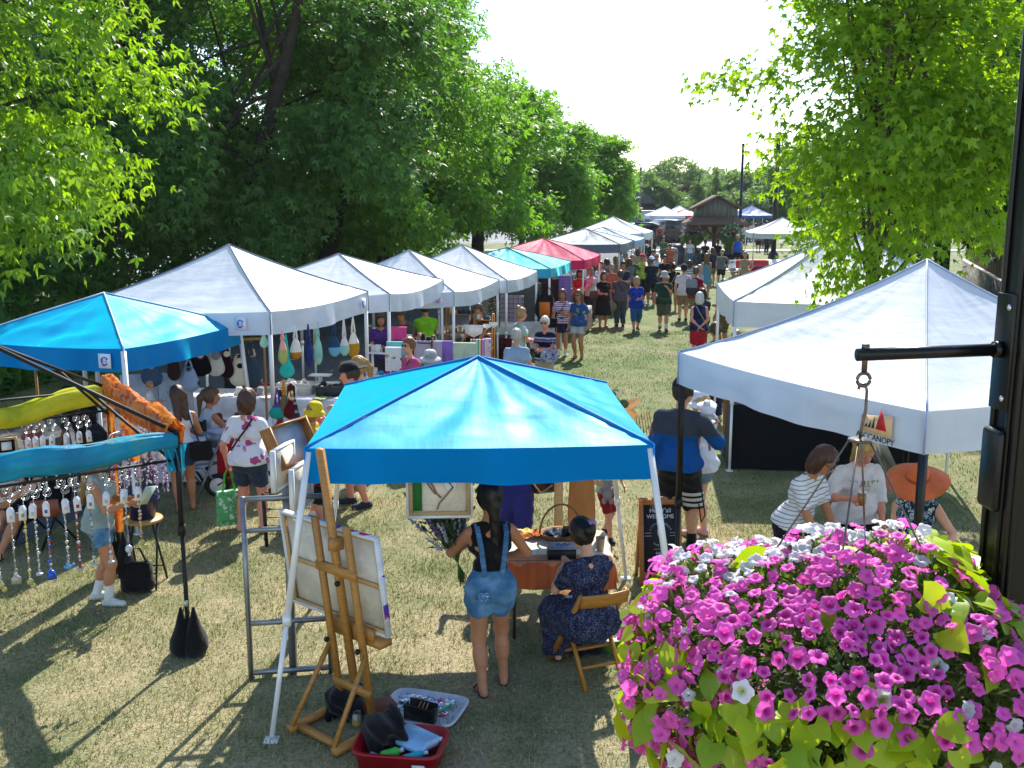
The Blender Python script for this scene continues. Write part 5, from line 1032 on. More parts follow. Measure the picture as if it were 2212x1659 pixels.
# --- card table, cloth and things on it
TCX, TCY = .43, 9.0; e = empty('table', (TCX, TCY, 0), 'card table with an orange edged cloth under the foreground blue canopy', 'table', None, 0)
part('table_top', lambda b: b.box((0, 0, .72), (.90, .84, .03)), plain('#5a4a3a', .6, name='hardboard'), e)
for sx in (-1, 1):
    for sy in (-1, 1): part('leg', lambda b: b.bar((sx*.41, sy*.38, 0), (sx*.41, sy*.38, .705), .028), plain('#4a3a2c', .5, .3, name='brown_metal'), e)
def tcm():
    t = NT('woven_tablecloth'); t.set(.85, 0, .15); s_ = t.n('SeparateXYZ'); t.l(t.coord(), s_.inputs[0]); ys = t.ramp((lambda m: (t.l(s_.outputs['Y'], m.inputs[0]), m.outputs[0])[1])(t.n('MapRange', i_1=-.6, i_2=.6)), [(0, '#c9683c'), (.14, '#d98a5e'), (.155, '#4a3c38'), (.165, '#d98a5e'), (.27, '#e3a67e'), (.30, '#e6d9c2'), (.42, '#d9c8ae'), (.55, '#e8dcc8'), (.70, '#c9b49a'), (.80, '#e6d9c2'), (.88, '#d98a5e')], 'CONSTANT')
    x = t.n('Math', operation='MULTIPLY'); x.inputs[1].default_value = 5.5; t.l(s_.outputs['X'], x.inputs[0]); fr = t.n('Math', operation='FRACT'); t.l(x.outputs[0], fr.inputs[0]); t.col(t.mix(.45, ys, t.mix(1, ys, t.ramp(fr.outputs[0], [(0, 1.), (.3, .75), (.5, 1.15), (.8, .85)], 'CONSTANT'), 'MULTIPLY'))); t.bump(t.noise(60, 2), .4, .006); return t.m
mb = MB(); n = 25
def tcl(u, v):
    x = (u-.5)*1.30; y = (v-.5)*1.36; dx = max(0, abs(x)-.465); dy = max(0, abs(y)-.435); d = max(dx, dy); z = .742-d*.98+.0
    xx = np.sign(x)*(min(abs(x), .465)+dx*.18+.012*sin(y*23)*(dx > 0)); yy = np.sign(y)*(min(abs(y), .435)+dy*.16+.012*sin(x*21)*(dy > 0)); return (xx, yy, z)
mb.grid(tcl, 41, 43); o = mb.build('tablecloth', [tcm()], None, True); place(o, (TCX, TCY, 0)); tag(o, 'orange and cream striped woven cloth on the card table', 'tablecloth')
bq = A([.46, 9.17, .745]); e = empty('basket', tuple(bq), 'wicker basket with a tall hoop handle on the card table', 'basket', None, .2); WK = plain('#8a5a30', .7, var=.35, vscale=40, bump=.5, bscale=80, name='wicker')
part('basket_body', lambda b: b.lathe([(.001, 0), (.11, .0), (.16, .07), (.165, .075), (.15, .07), (.10, .012), (.001, .012)], 20, sx=1.3), WK, e); part('handle', lambda b: b.tube([(.20*cos(t), .02, .06+.27*sin(t)) for t in np.linspace(0, pi, 18)], .010, 7), WK, e); part('scarves', lambda b: b.grid(lambda u, v: ((u-.5)*.34, (v-.5)*.22, .06+.04*sin(u*13)*cos(v*11)), 16, 12), floral('#26303f', ['#8fa0b5', '#101318', '#5a6a86'], 14, .4), e)
o = part('scarf', lambda b: b.grid(lambda u, v: ((u-.5)*.42+.03*sin(v*6), (v-.5)*.16+.03*sin(u*9), .012+.022*(1+sin(u*16)*cos(v*9))), 22, 12), floral('#b5622a', ['#d99a4a', '#6a3018', '#8f4a20'], 16, .45), None); place(o, (.18, 9.22, .745), (0, 0, .3)); tag(o, 'rust patterned scarf lying left of the wicker basket', 'scarf')
o = part('scarf', lambda b: b.grid(lambda u, v: ((u-.5)*.26, (v-.5)*.18, .012+.016*(1+sin(u*14)*cos(v*9))), 16, 12), floral('#c9b85a', ['#e6dcae', '#8fae5a', '#b5985a'], 16, .45), None); place(o, (.06, 9.30, .745), (0, 0, -.1)); tag(o, 'pale yellow green scarf at the back left corner of the card table', 'scarf')
e = empty('trinket_box', (.44, 8.70, .745), 'black box with blue glass beads on its lid on the card table', 'box', None, .03); part('box_body', lambda b: b.box((0, 0, .045), (.25, .17, .09)), plain('#1c1a1c', .45, name='black_lacquer'), e); part('lid', lambda b: b.box((0, 0, .098), (.256, .176, .014)), plain('#8a8f98', .35, name='grey_lid'), e); part('beads', lambda b: [b.sphere((-.04+.018*k, .02*sin(k*2.1), .112), .011, 8, 6) for k in range(7)], plain('#4f6f9f', .2, name='blue_glass'), e)
e = empty('paper_cup', (.80, 8.86, .745), 'beige paper cup at the right edge of the card table', 'cup'); part('cup_body', lambda b: b.lathe([(.001, 0), (.033, 0), (.043, .12), (.045, .122), (.041, .118), (.032, .01), (.001, .01)], 16), plain('#a8997e', .7, name='cup_paper'), e, True)
# --- tall brown paper wrap
e = empty('paper_bouquet', (.68, 9.62, 0), 'tall brown paper wrapped bouquet stand tied with twine behind the card table', 'bouquet'); KR = NT('kraft_paper'); KR.set(.6, 0, .3); KR.col(KR.ramp(KR.noise(3, 4), [(.3, '#8f6536'), (.7, '#b88650')])); KR.bump(KR.noise(7, 5), .6, .03); KR.translucent((.6, .34, .12), .25)
def wrap(u, v):
    a = u*2*pi; rr = [.12, .13, .115, .09, .16, .34, .50][min(6, int(v*6))]; k = v*6; i = min(5, int(k)); R_ = [.12, .13, .115, .085, .17, .34, .50]; rr = R_[i]+(R_[i+1]-R_[i])*(k-i); Z = [.6, .85, 1.15, 1.42, 1.62, 1.80, 1.92]; z = Z[i]+(Z[i+1]-Z[i])*(k-i)
    f = 1+.16*v*abs(sin(a*2.5+.4))+.05*sin(a*9+v*5); return (rr*f*cos(a), rr*f*sin(a)*.8, z+.05*v*sin(a*5))
part('paper_wrap', lambda b: b.grid(wrap, 61, 25), KR.m, e, True); part('twine', lambda b: [b.tube([(.10*cos(t), .082*sin(t), 1.40+.018*k) for t in np.linspace(0, 2*pi, 20)], .011, 6) for k in range(3)], wood('#a87f45'), e)
part('stand', lambda b: (b.tube([(0, 0, 0), (0, 0, .62)], .05, 10), b.lathe([(.001, 0), (.2, 0), (.2, .03), (.001, .04)], 18)), wood('#8f6536'), e)
part('flowers', lambda b: [b.sphere((.42*cos(t)*q, .32*sin(t)*q, 1.92+.1*sin(t*3)), .05, 7, 5) for t, q in zip(np.linspace(0, 15, 34), np.tile([.4, .75, .95], 12))], floral('#5a6a3a', ['#c9a0b8', '#e6d9d9', '#8a70a8'], 7, .5), e)
part('fringe', lambda b: [b.tube([(.50+.03*k, -.1+.04*k, 1.86), (.52+.035*k, -.1+.04*k, 1.70-.02*k)], .004, 4) for k in range(6)], wood('#a5663a'), e)
e = empty('wooden_post', (*DP(1206, 1133, 10.3)[:2], 0), 'slim pale wooden post behind the card table', 'post'); part('post', lambda b: (b.box((0, 0, .7), (.09, .04, 1.4)), b.box((0, 0, .02), (.3, .3, .04))), wood('#c4a878'), e)
# --- folding wooden chair
FCX, FCY, FYAW = .62, 7.98, radians(22)
e = empty('folding_chair', (FCX, FCY, 0), 'honey coloured wooden folding chair with a woman sitting on it', 'chair', None, FYAW); CW = wood('#b0762c', scale=(4, 4, 30), rough=.4)
for s in (-1, 1):
    part('back_leg', lambda b: b.bar((s*.20, -.30, .80), (s*.20, .30, 0), .028, .04), CW, e); part('front_leg', lambda b: b.bar((s*.17, .02, .47), (s*.17, -.34, 0), .026, .036), CW, e)
part('seat', lambda b: [b.box((0, -.17+.052*k, .435), (.38, .045, .016)) for k in range(8)], CW, e); part('backrest', lambda b: b.grid(lambda u, v: ((u-.5)*.42, -.305+.03*(1-(2*u-1)**2)*-1-.03*v, .70+.11*v), 12, 4), CW, e).modifiers.new('solid', 'SOLIDIFY').thickness = .014
part('stretcher', lambda b: b.bar((-.2, .20, .12), (.2, .20, .12), .022), CW, e); part('stretcher', lambda b: b.bar((-.17, -.22, .15), (.17, -.22, .15), .022), CW, e); part('stretcher', lambda b: b.bar((-.17, -.12, .27), (.17, -.12, .27), .022), CW, e)
# --- bits by the chair
p = G(1250, 1385); e = empty('water_bottle', (*p[:2], 0), 'teal metal water bottle standing under the folding chair', 'bottle'); part('bottle_body', lambda b: b.lathe([(.001, 0), (.042, 0), (.044, .02), (.044, .19), (.036, .22), (.022, .235), (.022, .25), (.001, .25)], 18), plain('#0f5f78', .3, .5, .5, name='teal_metal'), e, True); part('cap', lambda b: b.lathe([(.001, .25), (.024, .25), (.024, .28), (.001, .285)], 14), BLK, e, True)
p = G(1265, 1412); bag('camera_bag', 'small black bag with a strap on the grass under the folding chair', (*p[:2], .09), 'bag', (.3, .2, .19), BLKF, rz=.2)
p = G(1322, 1398); e = empty('rope_basket', (*p[:2], 0), 'green rope basket with a white liner right of the folding chair', 'basket', None, -.2); part('basket_body', lambda b: b.lathe([(.001, 0), (.12, 0), (.145, .06), (.15, .13), (.158, .135), (.14, .13), (.12, .03), (.001, .03)], 24, sx=1.0, sy=1.25), plain('#3f7a2a', .85, var=.3, vscale=40, bump=.6, bscale=70, name='green_rope'), e); part('liner', lambda b: b.grid(lambda u, v: ((u-.5)*.22, (v-.5)*.28, .07+.03*sin(u*9)*cos(v*8)), 12, 12), cloth('#d9d6d0'), e)
# --- chalkboard sign
p = G(1428, 1268); e = empty('sandwich_board', (*p[:2], 0), 'wooden framed chalkboard A-frame sign saying WELCOME on the grass', 'sign', None, .06); tl = -.20
NAV = plain('#0c1626', .6, name='navy_board'); PW = wood('#b0713c', scale=(4, 4, 30))
bo = part('front_panel', lambda b: (b.box((-.195, 0, .44), (.045, .03, .90)), b.box((.195, 0, .44), (.045, .03, .90)), b.box((0, 0, .86), (.345, .028, .05)), b.box((0, 0, .13), (.345, .028, .05)), b.sphere((0, 0, .895), (.09, .012, .025), 12, 6), b.sphere((-.17, 0, .895), (.05, .012, .022), 12, 6), b.sphere((.17, 0, .895), (.05, .012, .022), 12, 6)), PW, e); place(bo, (0, 0, 0), (tl, 0, 0))
part('rear_panel', lambda b: (b.bar((-.19, .36, .0), (-.19, .17, .87), .03, .045), b.bar((.19, .36, 0), (.19, .17, .87), .03, .045), b.bar((-.17, .33, .12), (.17, .33, .12), .03, .045)), PW, e)
bd = part('chalk_panel', lambda b: b.box((0, -.002, .495), (.342, .012, .68)), NAV, bo); CHK = plain('#d9dde2', .8, name='chalk')
def tx(s, size, x, z, rot=0., sp=1.): o = text_mesh(s, size, bd, CHK, (x, -.011, z), (pi/2, 0, 0), 'lettering', .001, 'CENTER', sp); o.rotation_euler = (pi/2, -rot, 0) if False else (Matrix.Rotation(-rot, 3, 'Y')@Matrix.Rotation(pi/2, 3, 'X')).to_euler(); return o
tx("Hey Y'all", .062, 0, .775); tx('WELCOME', .058, 0, .715)
for ss, base, rev in (('LITTLE HOUSE', pi/2, 1), ('THE MET', -pi/2, -1)):
    for i, ch in enumerate(ss):
        if ch == ' ': continue
        a = base-rev*(i-(len(ss)-1)/2)*.205; tx(ch, .026, .115*cos(a), .535+.115*sin(a), (a-pi/2) if rev > 0 else (a+pi/2))
part('hen', lambda b: b.poly([(-.03, -.009, .585), (-.02, -.009, .592), (-.008, -.009, .575), (.008, -.009, .550), (.04, -.009, .562), (.045, -.009, .54), (.03, -.009, .505), (.012, -.009, .495), (.012, -.009, .478), (.004, -.009, .478), (.004, -.009, .493), (-.018, -.009, .505), (-.03, -.009, .54)], (0, -.002, 0)), CHK, bd); [part('rule', lambda b: b.box((x, -.010, z), (w_, .002, .003)), CHK, bd) for x, z, w_ in ((-.13, .55, .07), (-.13, .52, .07), (.13, .55, .07), (.13, .52, .07), (0, .385, .14))]
tx('follow', .04, 0, .345); part('icons', lambda b: [b.lathe([(.001, 0), (.018, 0), (.018, .002)], 14, (-.06+.04*k, -.009, .275), 0, 1, 1, rotx(pi/2)) for k in range(4)], CHK, bd); part('small_print', lambda b: [b.box((x, -.010, z), (w, .002, .006)) for x, z, w in ((-.04, .225, .16), (-.05, .205, .14), (.11, .225, .06), (.11, .205, .06))], CHK, bd)
# --- broom
p = G(1382, 1585); e = empty('broom', (*p[:2], 0), 'dark bristled broom standing upright beside the flower basket', 'broom'); part('bristles', lambda b: b.lathe([(.001, 0), (.085, 0), (.075, .1), (.05, .26), (.028, .40), (.02, .42)], 22, sx=1, sy=.5), plain('#2a1d18', .9, var=.5, vscale=60, bump=.9, bscale=120, name='bristle'), e, True); part('ferrule', lambda b: b.lathe([(.03, .40), (.022, .47), (.02, .47)], 14), metal(), e, True); part('handle', lambda b: b.tube([(0, 0, .45), (.05, .0, 1.35)], .013, 8), BLK, e)
# --- scarf draped market frame at left
PA = A([-2.80, 8.32]); ud = A([-.83, -.56]); vd = A([-.56, .83]); PB = PA+vd*2.42; e = empty('market_frame', (*PA, 0), 'black canopy frame without a cover hung with scarves and mobiles at left', 'frame'); o2 = A([*PA, 0.])
def L(q, z): return A([q[0]-PA[0], q[1]-PA[1], z])
PC = PA+ud*2.42; PDD = PC+vd*2.42; pk = PA+ud*1.25+vd*1.25
for q in (PA, PB, PC, PDD): part('pole', lambda b: (b.bar(L(q, 0), L(q, 1.15), .03), b.bar(L(q, 1.1), L(q, 1.97), .04), b.box(L(q, 1.12), (.055, .055, .09))), BLK, e)
for q in (PA, PB, PC, PDD): part('roof_strut', lambda b: (b.bar(L(q, 1.97), L(pk, 2.70), .026), b.bar(L(q, 1.68), L(q*.55+pk*.45, 2.30), .02)), BLK, e)
part('hub', lambda b: b.lathe([(.001, 2.62), (.06, 2.62), (.06, 2.76), (.001, 2.78)], 12, L(pk, 0)), BLK, e)
for q, r_ in ((PA, PC), (PB, PDD)): part('hanging_bar', lambda b: b.tube([L(q, 1.735), L(r_, 1.70)], .012, 8), BLK, e)
for q, r_ in ((PA, PB), (PA, PC), (PB, PDD)): part('top_bar', lambda b: b.tube([L(q, 1.95), L(r_, 1.95)], .012, 8), BLK, e)
def swag(label, a, b_, r0, sagd, cols, scale, tail=None, seed=0, n=40):
    rr = np.random.default_rng(seed); ph = rr.uniform(0, 6, 6); mb = MB(); a, b_ = A(a), A(b_); d = (b_-a); d2 = d/np.linalg.norm(d); sx = np.cross(d2, [0, 0, 1.]); sx /= np.linalg.norm(sx)
    def fn(u, v):
        c = a+d*u; c = c-A([0, 0, sagd*sin(pi*u)**1.2+.015*sin(u*17+ph[0])]); th = v*2*pi; rad = r0*(.62+.14*sin(u*6.5+ph[1])+.32*sin(pi*u))*(1+.10*sin(th*5+u*9)+.07*sin(th*9-u*24+ph[2])+.05*sin(th*14+u*40)); return c+sx*rad*.62*cos(th)+A([0, 0, 1.])*rad*sin(th)
    mb.grid(fn, n*2, 28)
    if tail is not None: 
        for (q, w, ln, off) in tail:
            q = A(q); mb.grid(lambda u, v: q+sx*0+d2*((u-.5)*w*(1-.35*v)+off*v)+A([0, 0, -ln*v])+np.cross(d2, [0, 0, 1.])*(.03*sin(u*22+v*5+ph[3])*(.4+v)), 18, 18)
    m = NT('scarf_silk'); m.set(.45, 0, .4); cc = m.ramp(m.noise(scale, 3), [(.25+.5*i/(len(cols)-1), c) for i, c in enumerate(cols)]); m.col(cc); m.bump(m.noise(9, 4, m.mapv((1, 1, 1))), .5, .02); m.translucent(cc, .3)
    o = mb.build('scarf', [m.m], None, True); tag(o, label, 'scarf', 'scarves draped on the black frame'); return o
Z = lambda q, z: (q[0], q[1], z)
swag('teal scarf with pale trim twisted along the front bar of the black frame', Z(PA, 1.90), Z(PC, 1.88), .105, .03, ['#065a7c', '#0b86ac', '#10a0c2', '#4aa3a0'], 2.2, [(Z(PA+ud*.02, 1.86), .20, .22, .0)], 1)
swag('yellow green scarf with orange edges along the rear bar of the black frame', Z(PB, 1.93), Z(PDD, 1.90), .13, .14, ['#8a9a12', '#c9c81f', '#e0da3a', '#d99a3a'], 2.6, None, 2)
swag('orange and red patterned scarf wound along the right side of the black frame', Z(PA, 1.97), Z(PB, 1.99), .15, .02, ['#7a1a1a', '#c2521a', '#d98a2a', '#8f2a2a', '#d0702a'], 7., [(Z(PB-vd*.05, 1.9), .34, 1.45, .05), (Z(PB-vd*.75, 1.85), .7, .45, .0)], 3)
def sandbag(label, q): 
    e = empty('weight_bag', (*q, 0), label, 'weight bag', 'black weight bags on the frame feet'); mb = MB()
    for s in (-1, 1): mb.lathe([(.001, 0), (.10, .0), (.13, .06), (.12, .14), (.07, .24), (.03, .36), (.012, .42)], 16, (s*.055, 0, 0), 0, .85, 1.05)
    mb.build('bag_body', [BLKF], e, True); part('strap', lambda b: b.tube([(-.03, -.03, .38), (0, -.035, .48), (.03, -.03, .38)], .008, 6), BLKF, e); part('buckle', lambda b: b.box((0, -.03, .47), (.03, .02, .05)), metal(), e)
sandbag('black weight bag at the nearest foot of the scarf draped frame', PA); sandbag('black weight bag at the rear foot of the scarf draped frame', PB)
# mobiles
WIRE = metal((.62, .62, .64), .25, 'wire'); PAPER = plain('#dcdbe2', .7, name='tag_paper')
def mobile(label, p, ln, cols, pend, seed=0, group='bead mobiles on the black frame', yaw=0):
    r = np.random.default_rng(seed); e = empty('bead_mobile', p, label, 'mobile', group, yaw); mb = MB()
    for k, (x, z) in enumerate(((-.012, -.035), (.014, -.10))): t = np.linspace(0, 4.2*pi, 34); mb.tube(np.stack([x+(.008+.030*t/t[-1])*np.cos(t+k), 0*t, z+(.008+.030*t/t[-1])*np.sin(t+k)], 1), .0028, 4)
    mb.tube([(0, 0, 0), (0, 0, -.02)], .003, 4); mb.tube([(0, 0, -.13), (0, 0, -.17)], .003, 4); mb.build('wire_hook', [WIRE], e)
    mb = MB(); mb.poly([(-.028, 0, -.19), (-.014, 0, -.165), (.014, 0, -.165), (.028, 0, -.19), (.028, 0, -.285), (-.028, 0, -.285)], (0, .003, 0)); t_ = mb.build('price_tag', [PAPER], e); place(t_, (.004, -.02, 0), (0, .06*sin(seed), .3*sin(seed*1.7)))
    mb = MB(); mb.box((0, -.002, -.245), (.022, .002, .028)); mb.build('print', [plain(cols[0], .5, name='tag_print')], t_)
    mb = MB(); z = -.17; mb.tube([(0, 0, -.17), (0, 0, -ln)], .002, 4, 0)
    while z > -ln+.03:
        rr = r.choice([.006, .008, .011, .015], p=[.45, .3, .15, .1]); z -= rr*2.1; mb.sphere((r.normal()*.002, 0, z), (rr, rr*.7, rr), 7, 5, int(r.integers(len(cols))))
    mb.build('bead_strand', [plain(c, .15, spec=.6, name='glass_bead') for c in cols], e)
    mb = MB(); z = -ln
    if pend == 'house': mb.poly([(-.035, -.006, z), (.035, -.006, z), (.035, -.006, z+.05), (0, -.006, z+.08), (-.035, -.006, z+.05)], (0, .012, 0))
    elif pend == 'cup': mb.lathe([(.001, z+.07), (.025, z+.065), (.042, z), (.038, z)], 14)
    elif pend == 'bird': mb.sphere((0, 0, z), (.04, .02, .018), 10, 6); mb.poly([(-.02, -.003, z), (.01, -.003, z), (-.015, -.003, z+.055)], (0, .006, 0)); mb.sphere((.035, 0, z+.018), .014, 8, 6)
    elif pend == 'balloon': mb.sphere((0, 0, z+.03), (.03, .03, .034), 12, 8); mb.box((0, 0, z-.02), (.02, .02, .018))
    elif pend == 'disc': mb.lathe([(.001, -.004), (.026, -.004), (.026, .004), (.001, .004)], 14, (0, 0, z), 0, 1, 1, rotx(pi/2)); mb.lathe([(.001, -.004), (.02, -.004), (.02, .004), (.001, .004)], 12, (.02, 0, z-.035), 0, 1, 1, rotx(pi/2))
    else: mb.sphere((0, 0, z), (.03, .03, .012), 10, 6)
    mb.build('pendant', [plain({'house': '#a8a596', 'cup': '#1f4fb5', 'bird': '#4f8fc0', 'balloon': '#b9bcc4', 'disc': '#b5ae6a'}.get(pend, '#a9acb0'), .2, .2, .6, name='pendant_glaze')], e); return e
MOB = [(12, 1262, ['#b9bcb2', '#8a8f7a', '#d0ccb8', '#7a7a72'], 'house', 'grey beads ending in a small house'), (42, 1258, ['#a3923a', '#c9b24a', '#5f5f52', '#c0b890'], 'disc', 'yellow and grey beads ending in round discs'), (64, 1240, ['#b5b8b0', '#8f8f8a', '#cfcab8'], 'dish', 'silver beads ending in a flat dish'), (90, 1250, ['#1f55b5', '#c04a3a', '#6a7f9a', '#d0ccc0'], 'cup', 'blue and red beads ending in a blue bell'), (129, 1225, ['#c9c0b0', '#8a8f9a', '#b5ae9a', '#d9d0c4'], 'bird', 'cream beads ending in a blue bird'), (154, 1229, ['#a3122f', '#c9c4c0', '#8a1a2f', '#b9b09a'], 'dish', 'dark red beads ending in a clear dish'), (185, 1219, ['#6f7a6a', '#b9b5ae', '#4f5a52'], 'dish', 'grey green beads with a thin silver end'), (223, 1214, ['#b0aeb8', '#8a8c9a', '#d0ccd0'], 'dish', 'pearl beads in front of the girl'), (263, 1193, ['#c4b48a', '#8a8a94', '#6a5f8a', '#d9d0c0'], 'balloon', 'mixed beads ending in a silver balloon'), (292, 1172, ['#b5622a', '#c9a06a', '#d0b890'], 'disc', 'orange beads ending in gold discs'), (-22, 1266, ['#b9bcb2', '#c9c0b0', '#8a8f7a'], 'disc', 'pale beads at the picture edge')]
PCf = PC
for i, (px, by, cols, pend, lb) in enumerate(MOB):
    q = online(px, PA, PC); p = A([q[0], q[1], 1.728-.03*np.linalg.norm(q-PA)/2.4]); 
    c_ = (A([p[0], p[1], 1.0])-[0, 0, CH])@_fw; dz = (by-829.5)/CF; ln = p[2]-(CH-(dz*(q[1]*cos(CP)+2.9*sin(CP))+q[1]*sin(CP))/cos(CP)); mobile('bead mobile on the front bar, '+lb, tuple(p), max(.5, ln), cols, pend, i, yaw=.3)
for i, (px, lb, cols) in enumerate([(50, 'pink and pearl beads', ['#c98aa0', '#d9d0d4', '#a07a8a']), (68, 'grey pearl beads', ['#b9bcc4', '#8f929a', '#d9d9d4']), (86, 'cream beads', ['#d9cdb0', '#b0a88f']), (108, 'green and pearl beads', ['#7a9a7a', '#d0d4cc']), (138, 'white beads', ['#e0e0e0', '#b9b9c0']), (163, 'amber beads', ['#b5823a', '#d9c49a']), (182, 'lime and gold beads with a large tag', ['#a3b53a', '#c9b86a'])]):
    q = online(px, PB, PDD); mobile('bead mobile on the rear bar with '+lb, (q[0], q[1], 1.72), .72, cols, 'dish', 30+i, 'bead mobiles on the rear bar', .3)
e = empty('framed_notice', (*online(6, PB, PDD), 1.66), 'small wood framed notice hanging on the rear bar of the black frame', 'sign', None, .5); part('frame', lambda b: cframe(b, .20, .17, .025, .02), wood('#b59a6a'), e); part('notice', lambda b: b.box((0, .004, 0), (.15, .008, .12)), BLK, e); part('paper', lambda b: b.box((0, -.002, 0), (.09, .004, .08)), PAPER, e); part('string', lambda b: (b.tube([(-.07, 0, .085), (0, 0, .17)], .003, 4), b.tube([(.07, 0, .085), (0, 0, .17)], .003, 4)), wood('#a5774a'), e)
for v_ in list(e.children): v_.location.z -= .17
# stool with bead carousel
sp = G(318, 1262)[:2]; e = empty('stool', (*sp, 0), 'round wooden seated stool with black folding legs carrying the bead carousel', 'stool'); part('seat', lambda b: b.lathe([(.001, .68), (.19, .68), (.2, .695), (.19, .71), (.001, .71)], 20), wood('#b58a4a'), e, True)
for s in (-1, 1):
    for t in (-1, 1): part('leg', lambda b: b.tube([(s*.12, t*.08, .68), (s*.15, -t*.17, 0)], .011, 6), BLK, e)
part('stretcher', lambda b: (b.tube([(-.145, -.12, .16), (.145, -.12, .16)], .009, 6), b.tube([(-.145, .12, .16), (.145, .12, .16)], .009, 6)), BLK, e)
e = empty('bead_carousel', (*sp, .712), 'glittering carousel of bead strands in a dark blue pot on the stool', 'display stand'); part('pot', lambda b: b.lathe([(.001, 0), (.12, 0), (.17, .2), (.178, .205), (.165, .2), (.11, .02), (.001, .02)], 20), plain('#1a2352', .3, name='blue_glaze'), e, True); part('pole', lambda b: (b.tube([(0, 0, .02), (0, 0, .92)], .012, 8), [b.tube([(.26*cos(t), .26*sin(t), .86) for t in np.linspace(0, 2*pi, 24)], .006, 5), b.tube([(.15*cos(t), .15*sin(t), .95) for t in np.linspace(0, 2*pi, 18)], .006, 5), b.tube([(-.26, 0, .86), (.26, 0, .86)], .006, 5), b.tube([(0, -.26, .86), (0, .26, .86)], .006, 5)]), WIRE, e)
r = np.random.default_rng(12); SC_ = ['#7a3a8c', '#d9d6e0', '#b58ab5', '#4a2a5a', '#c9a0b8', '#8c8fae', '#5a1a3a', '#e6e2ea']
BM = [plain(c, .12, spec=.7, name='glass_bead') for c in SC_]
for k in range(30):
    a = k*2.399; rad = .26 if k % 2 else .15; top = .85 if k % 2 else .94; mb = MB(); z = top
    while z > top-r.uniform(.5, .72): rr = r.choice([.007, .010, .014]); z -= rr*2; mb.sphere((rad*cos(a)+r.normal()*.004, rad*sin(a), z), (rr, rr, rr), 6, 4, int(r.integers(8)))
    if k % 3 == 0: mb.poly([(rad*cos(a)-.025, rad*sin(a)-.02, top-.2), (rad*cos(a)+.025, rad*sin(a)-.02, top-.2), (rad*cos(a)+.025, rad*sin(a)-.02, top-.29), (rad*cos(a)-.025, rad*sin(a)-.02, top-.29)], (0, .003, 0), 7)
    mb.build('bead_strand', BM, e)
p = G(318, 1255); bag('cloth_bag', 'black cloth bag leaning against the stool leg', (sp[0]-.02, sp[1]-.2, .16), 'bag', (.34, .18, .32), BLKF, [(sp[0]-.13, sp[1]-.2, .3), (sp[0]-.07, sp[1]-.22, .46), (sp[0]+.03, sp[1]-.22, .46), (sp[0]+.09, sp[1]-.2, .3)])
# director's chair, folding chair, stroller, bike
DC = A([-4.22, 13.75]); e = empty('directors_chair', (*DC, 0), 'black folding director chair at the white table under the blue canopy', 'chair', None, radians(-38))
for s in (-1, 1): part('side_frame', lambda b: (b.bar((s*.27, -.2, .0), (s*.27, -.2, .95), .035), b.bar((s*.27, .22, 0), (s*.27, .22, .66), .03), b.bar((s*.27, -.22, .66), (s*.27, .24, .66), .05, .03)), BLK, e); part('cross_leg', lambda b: b.bar((s*.25, -.21, .03), (-s*.25, -.21, .44), .03, .02), BLK, e)
part('seat', lambda b: b.box((0, 0, .45), (.52, .42, .02)), BLKF, e); part('backrest', lambda b: b.box((0, -.21, .82), (.53, .015, .2)), BLKF, e)
p = G(432, 1072); e = empty('folding_chair', (*p[:2], 0), 'grey metal folding chair holding a paper bag behind the white tank top woman', 'chair', None, 2.6); 
for s in (-1, 1): part('leg', lambda b: (b.bar((s*.2, -.25, .8), (s*.2, .25, 0), .022)), GALV, e); part('leg', lambda b: b.bar((s*.18, .1, .44), (s*.18, -.28, 0), .022), GALV, e)
part('seat', lambda b: b.box((0, 0, .44), (.38, .38, .02)), GALV, e); part('backrest', lambda b: b.box((0, -.23, .72), (.38, .015, .2)), GALV, e)
e = empty('paper_bag', (p[0], p[1], .455), 'white printed paper bag on the grey folding chair', 'bag', None, .4); part('bag_body', lambda b: b.box((0, 0, .17), (.24, .13, .34), 0, None, .9), plain('#b9bec8', .7, name='white_paper'), e); part('print', lambda b: b.lathe([(.001, 0), (.06, 0), (.06, .004), (.001, .004)], 18, (0, -.075, .18), 0, 1, 1, rotx(pi/2)), plain('#7a828f', .7, name='grey_print'), e)
towel('red cloth hanging beside the director chair', 492, 950, 13.2, .30, .6, cloth('#b01224'))
p = A([-6.0, 13.0]); e = empty('stroller', (*p, 0), 'dark baby stroller parked behind the scarf draped frame', 'stroller', None, .6)
part('frame', lambda b: (b.tube([(-.25, -.3, .15), (-.25, .2, .75), (-.25, .45, 1.02), (.25, .45, 1.02), (.25, .2, .75), (.25, -.3, .15)], .016, 7), b.tube([(-.25, .4, .15), (-.25, -.1, .6)], .016, 7), b.tube([(.25, .4, .15), (.25, -.1, .6)], .016, 7)), GALV, e); part('seat', lambda b: b.grid(lambda u, v: ((u-.5)*.42, -.2+.42*v, .5+.1*(1-v)+.45*max(0, v-.45)+.04*(2*u-1)**2), 8, 10), cloth('#6a6c70'), e); part('hood', lambda b: b.grid(lambda u, v: (.23*cos(pi*u), .1+.2*v, .80+.25*sin(pi*u)), 12, 6), cloth('#3a3c40'), e)
for x in (-.25, .25):
    for y in (-.32, .4): w_ = part('wheel', lambda b: b.lathe([(.10, -.02), (.12, -.015), (.12, .015), (.10, .02), (.10, -.02)], 18, (x, y, .12), 0, 1, 1, roty(pi/2)), BLK, e)
p = G(588, 1070); e = empty('balance_bike', (p[0]-.1, p[1]+.1, 0), 'child bike with white wheels behind the woman in the floral shirt', 'bike', None, .25)
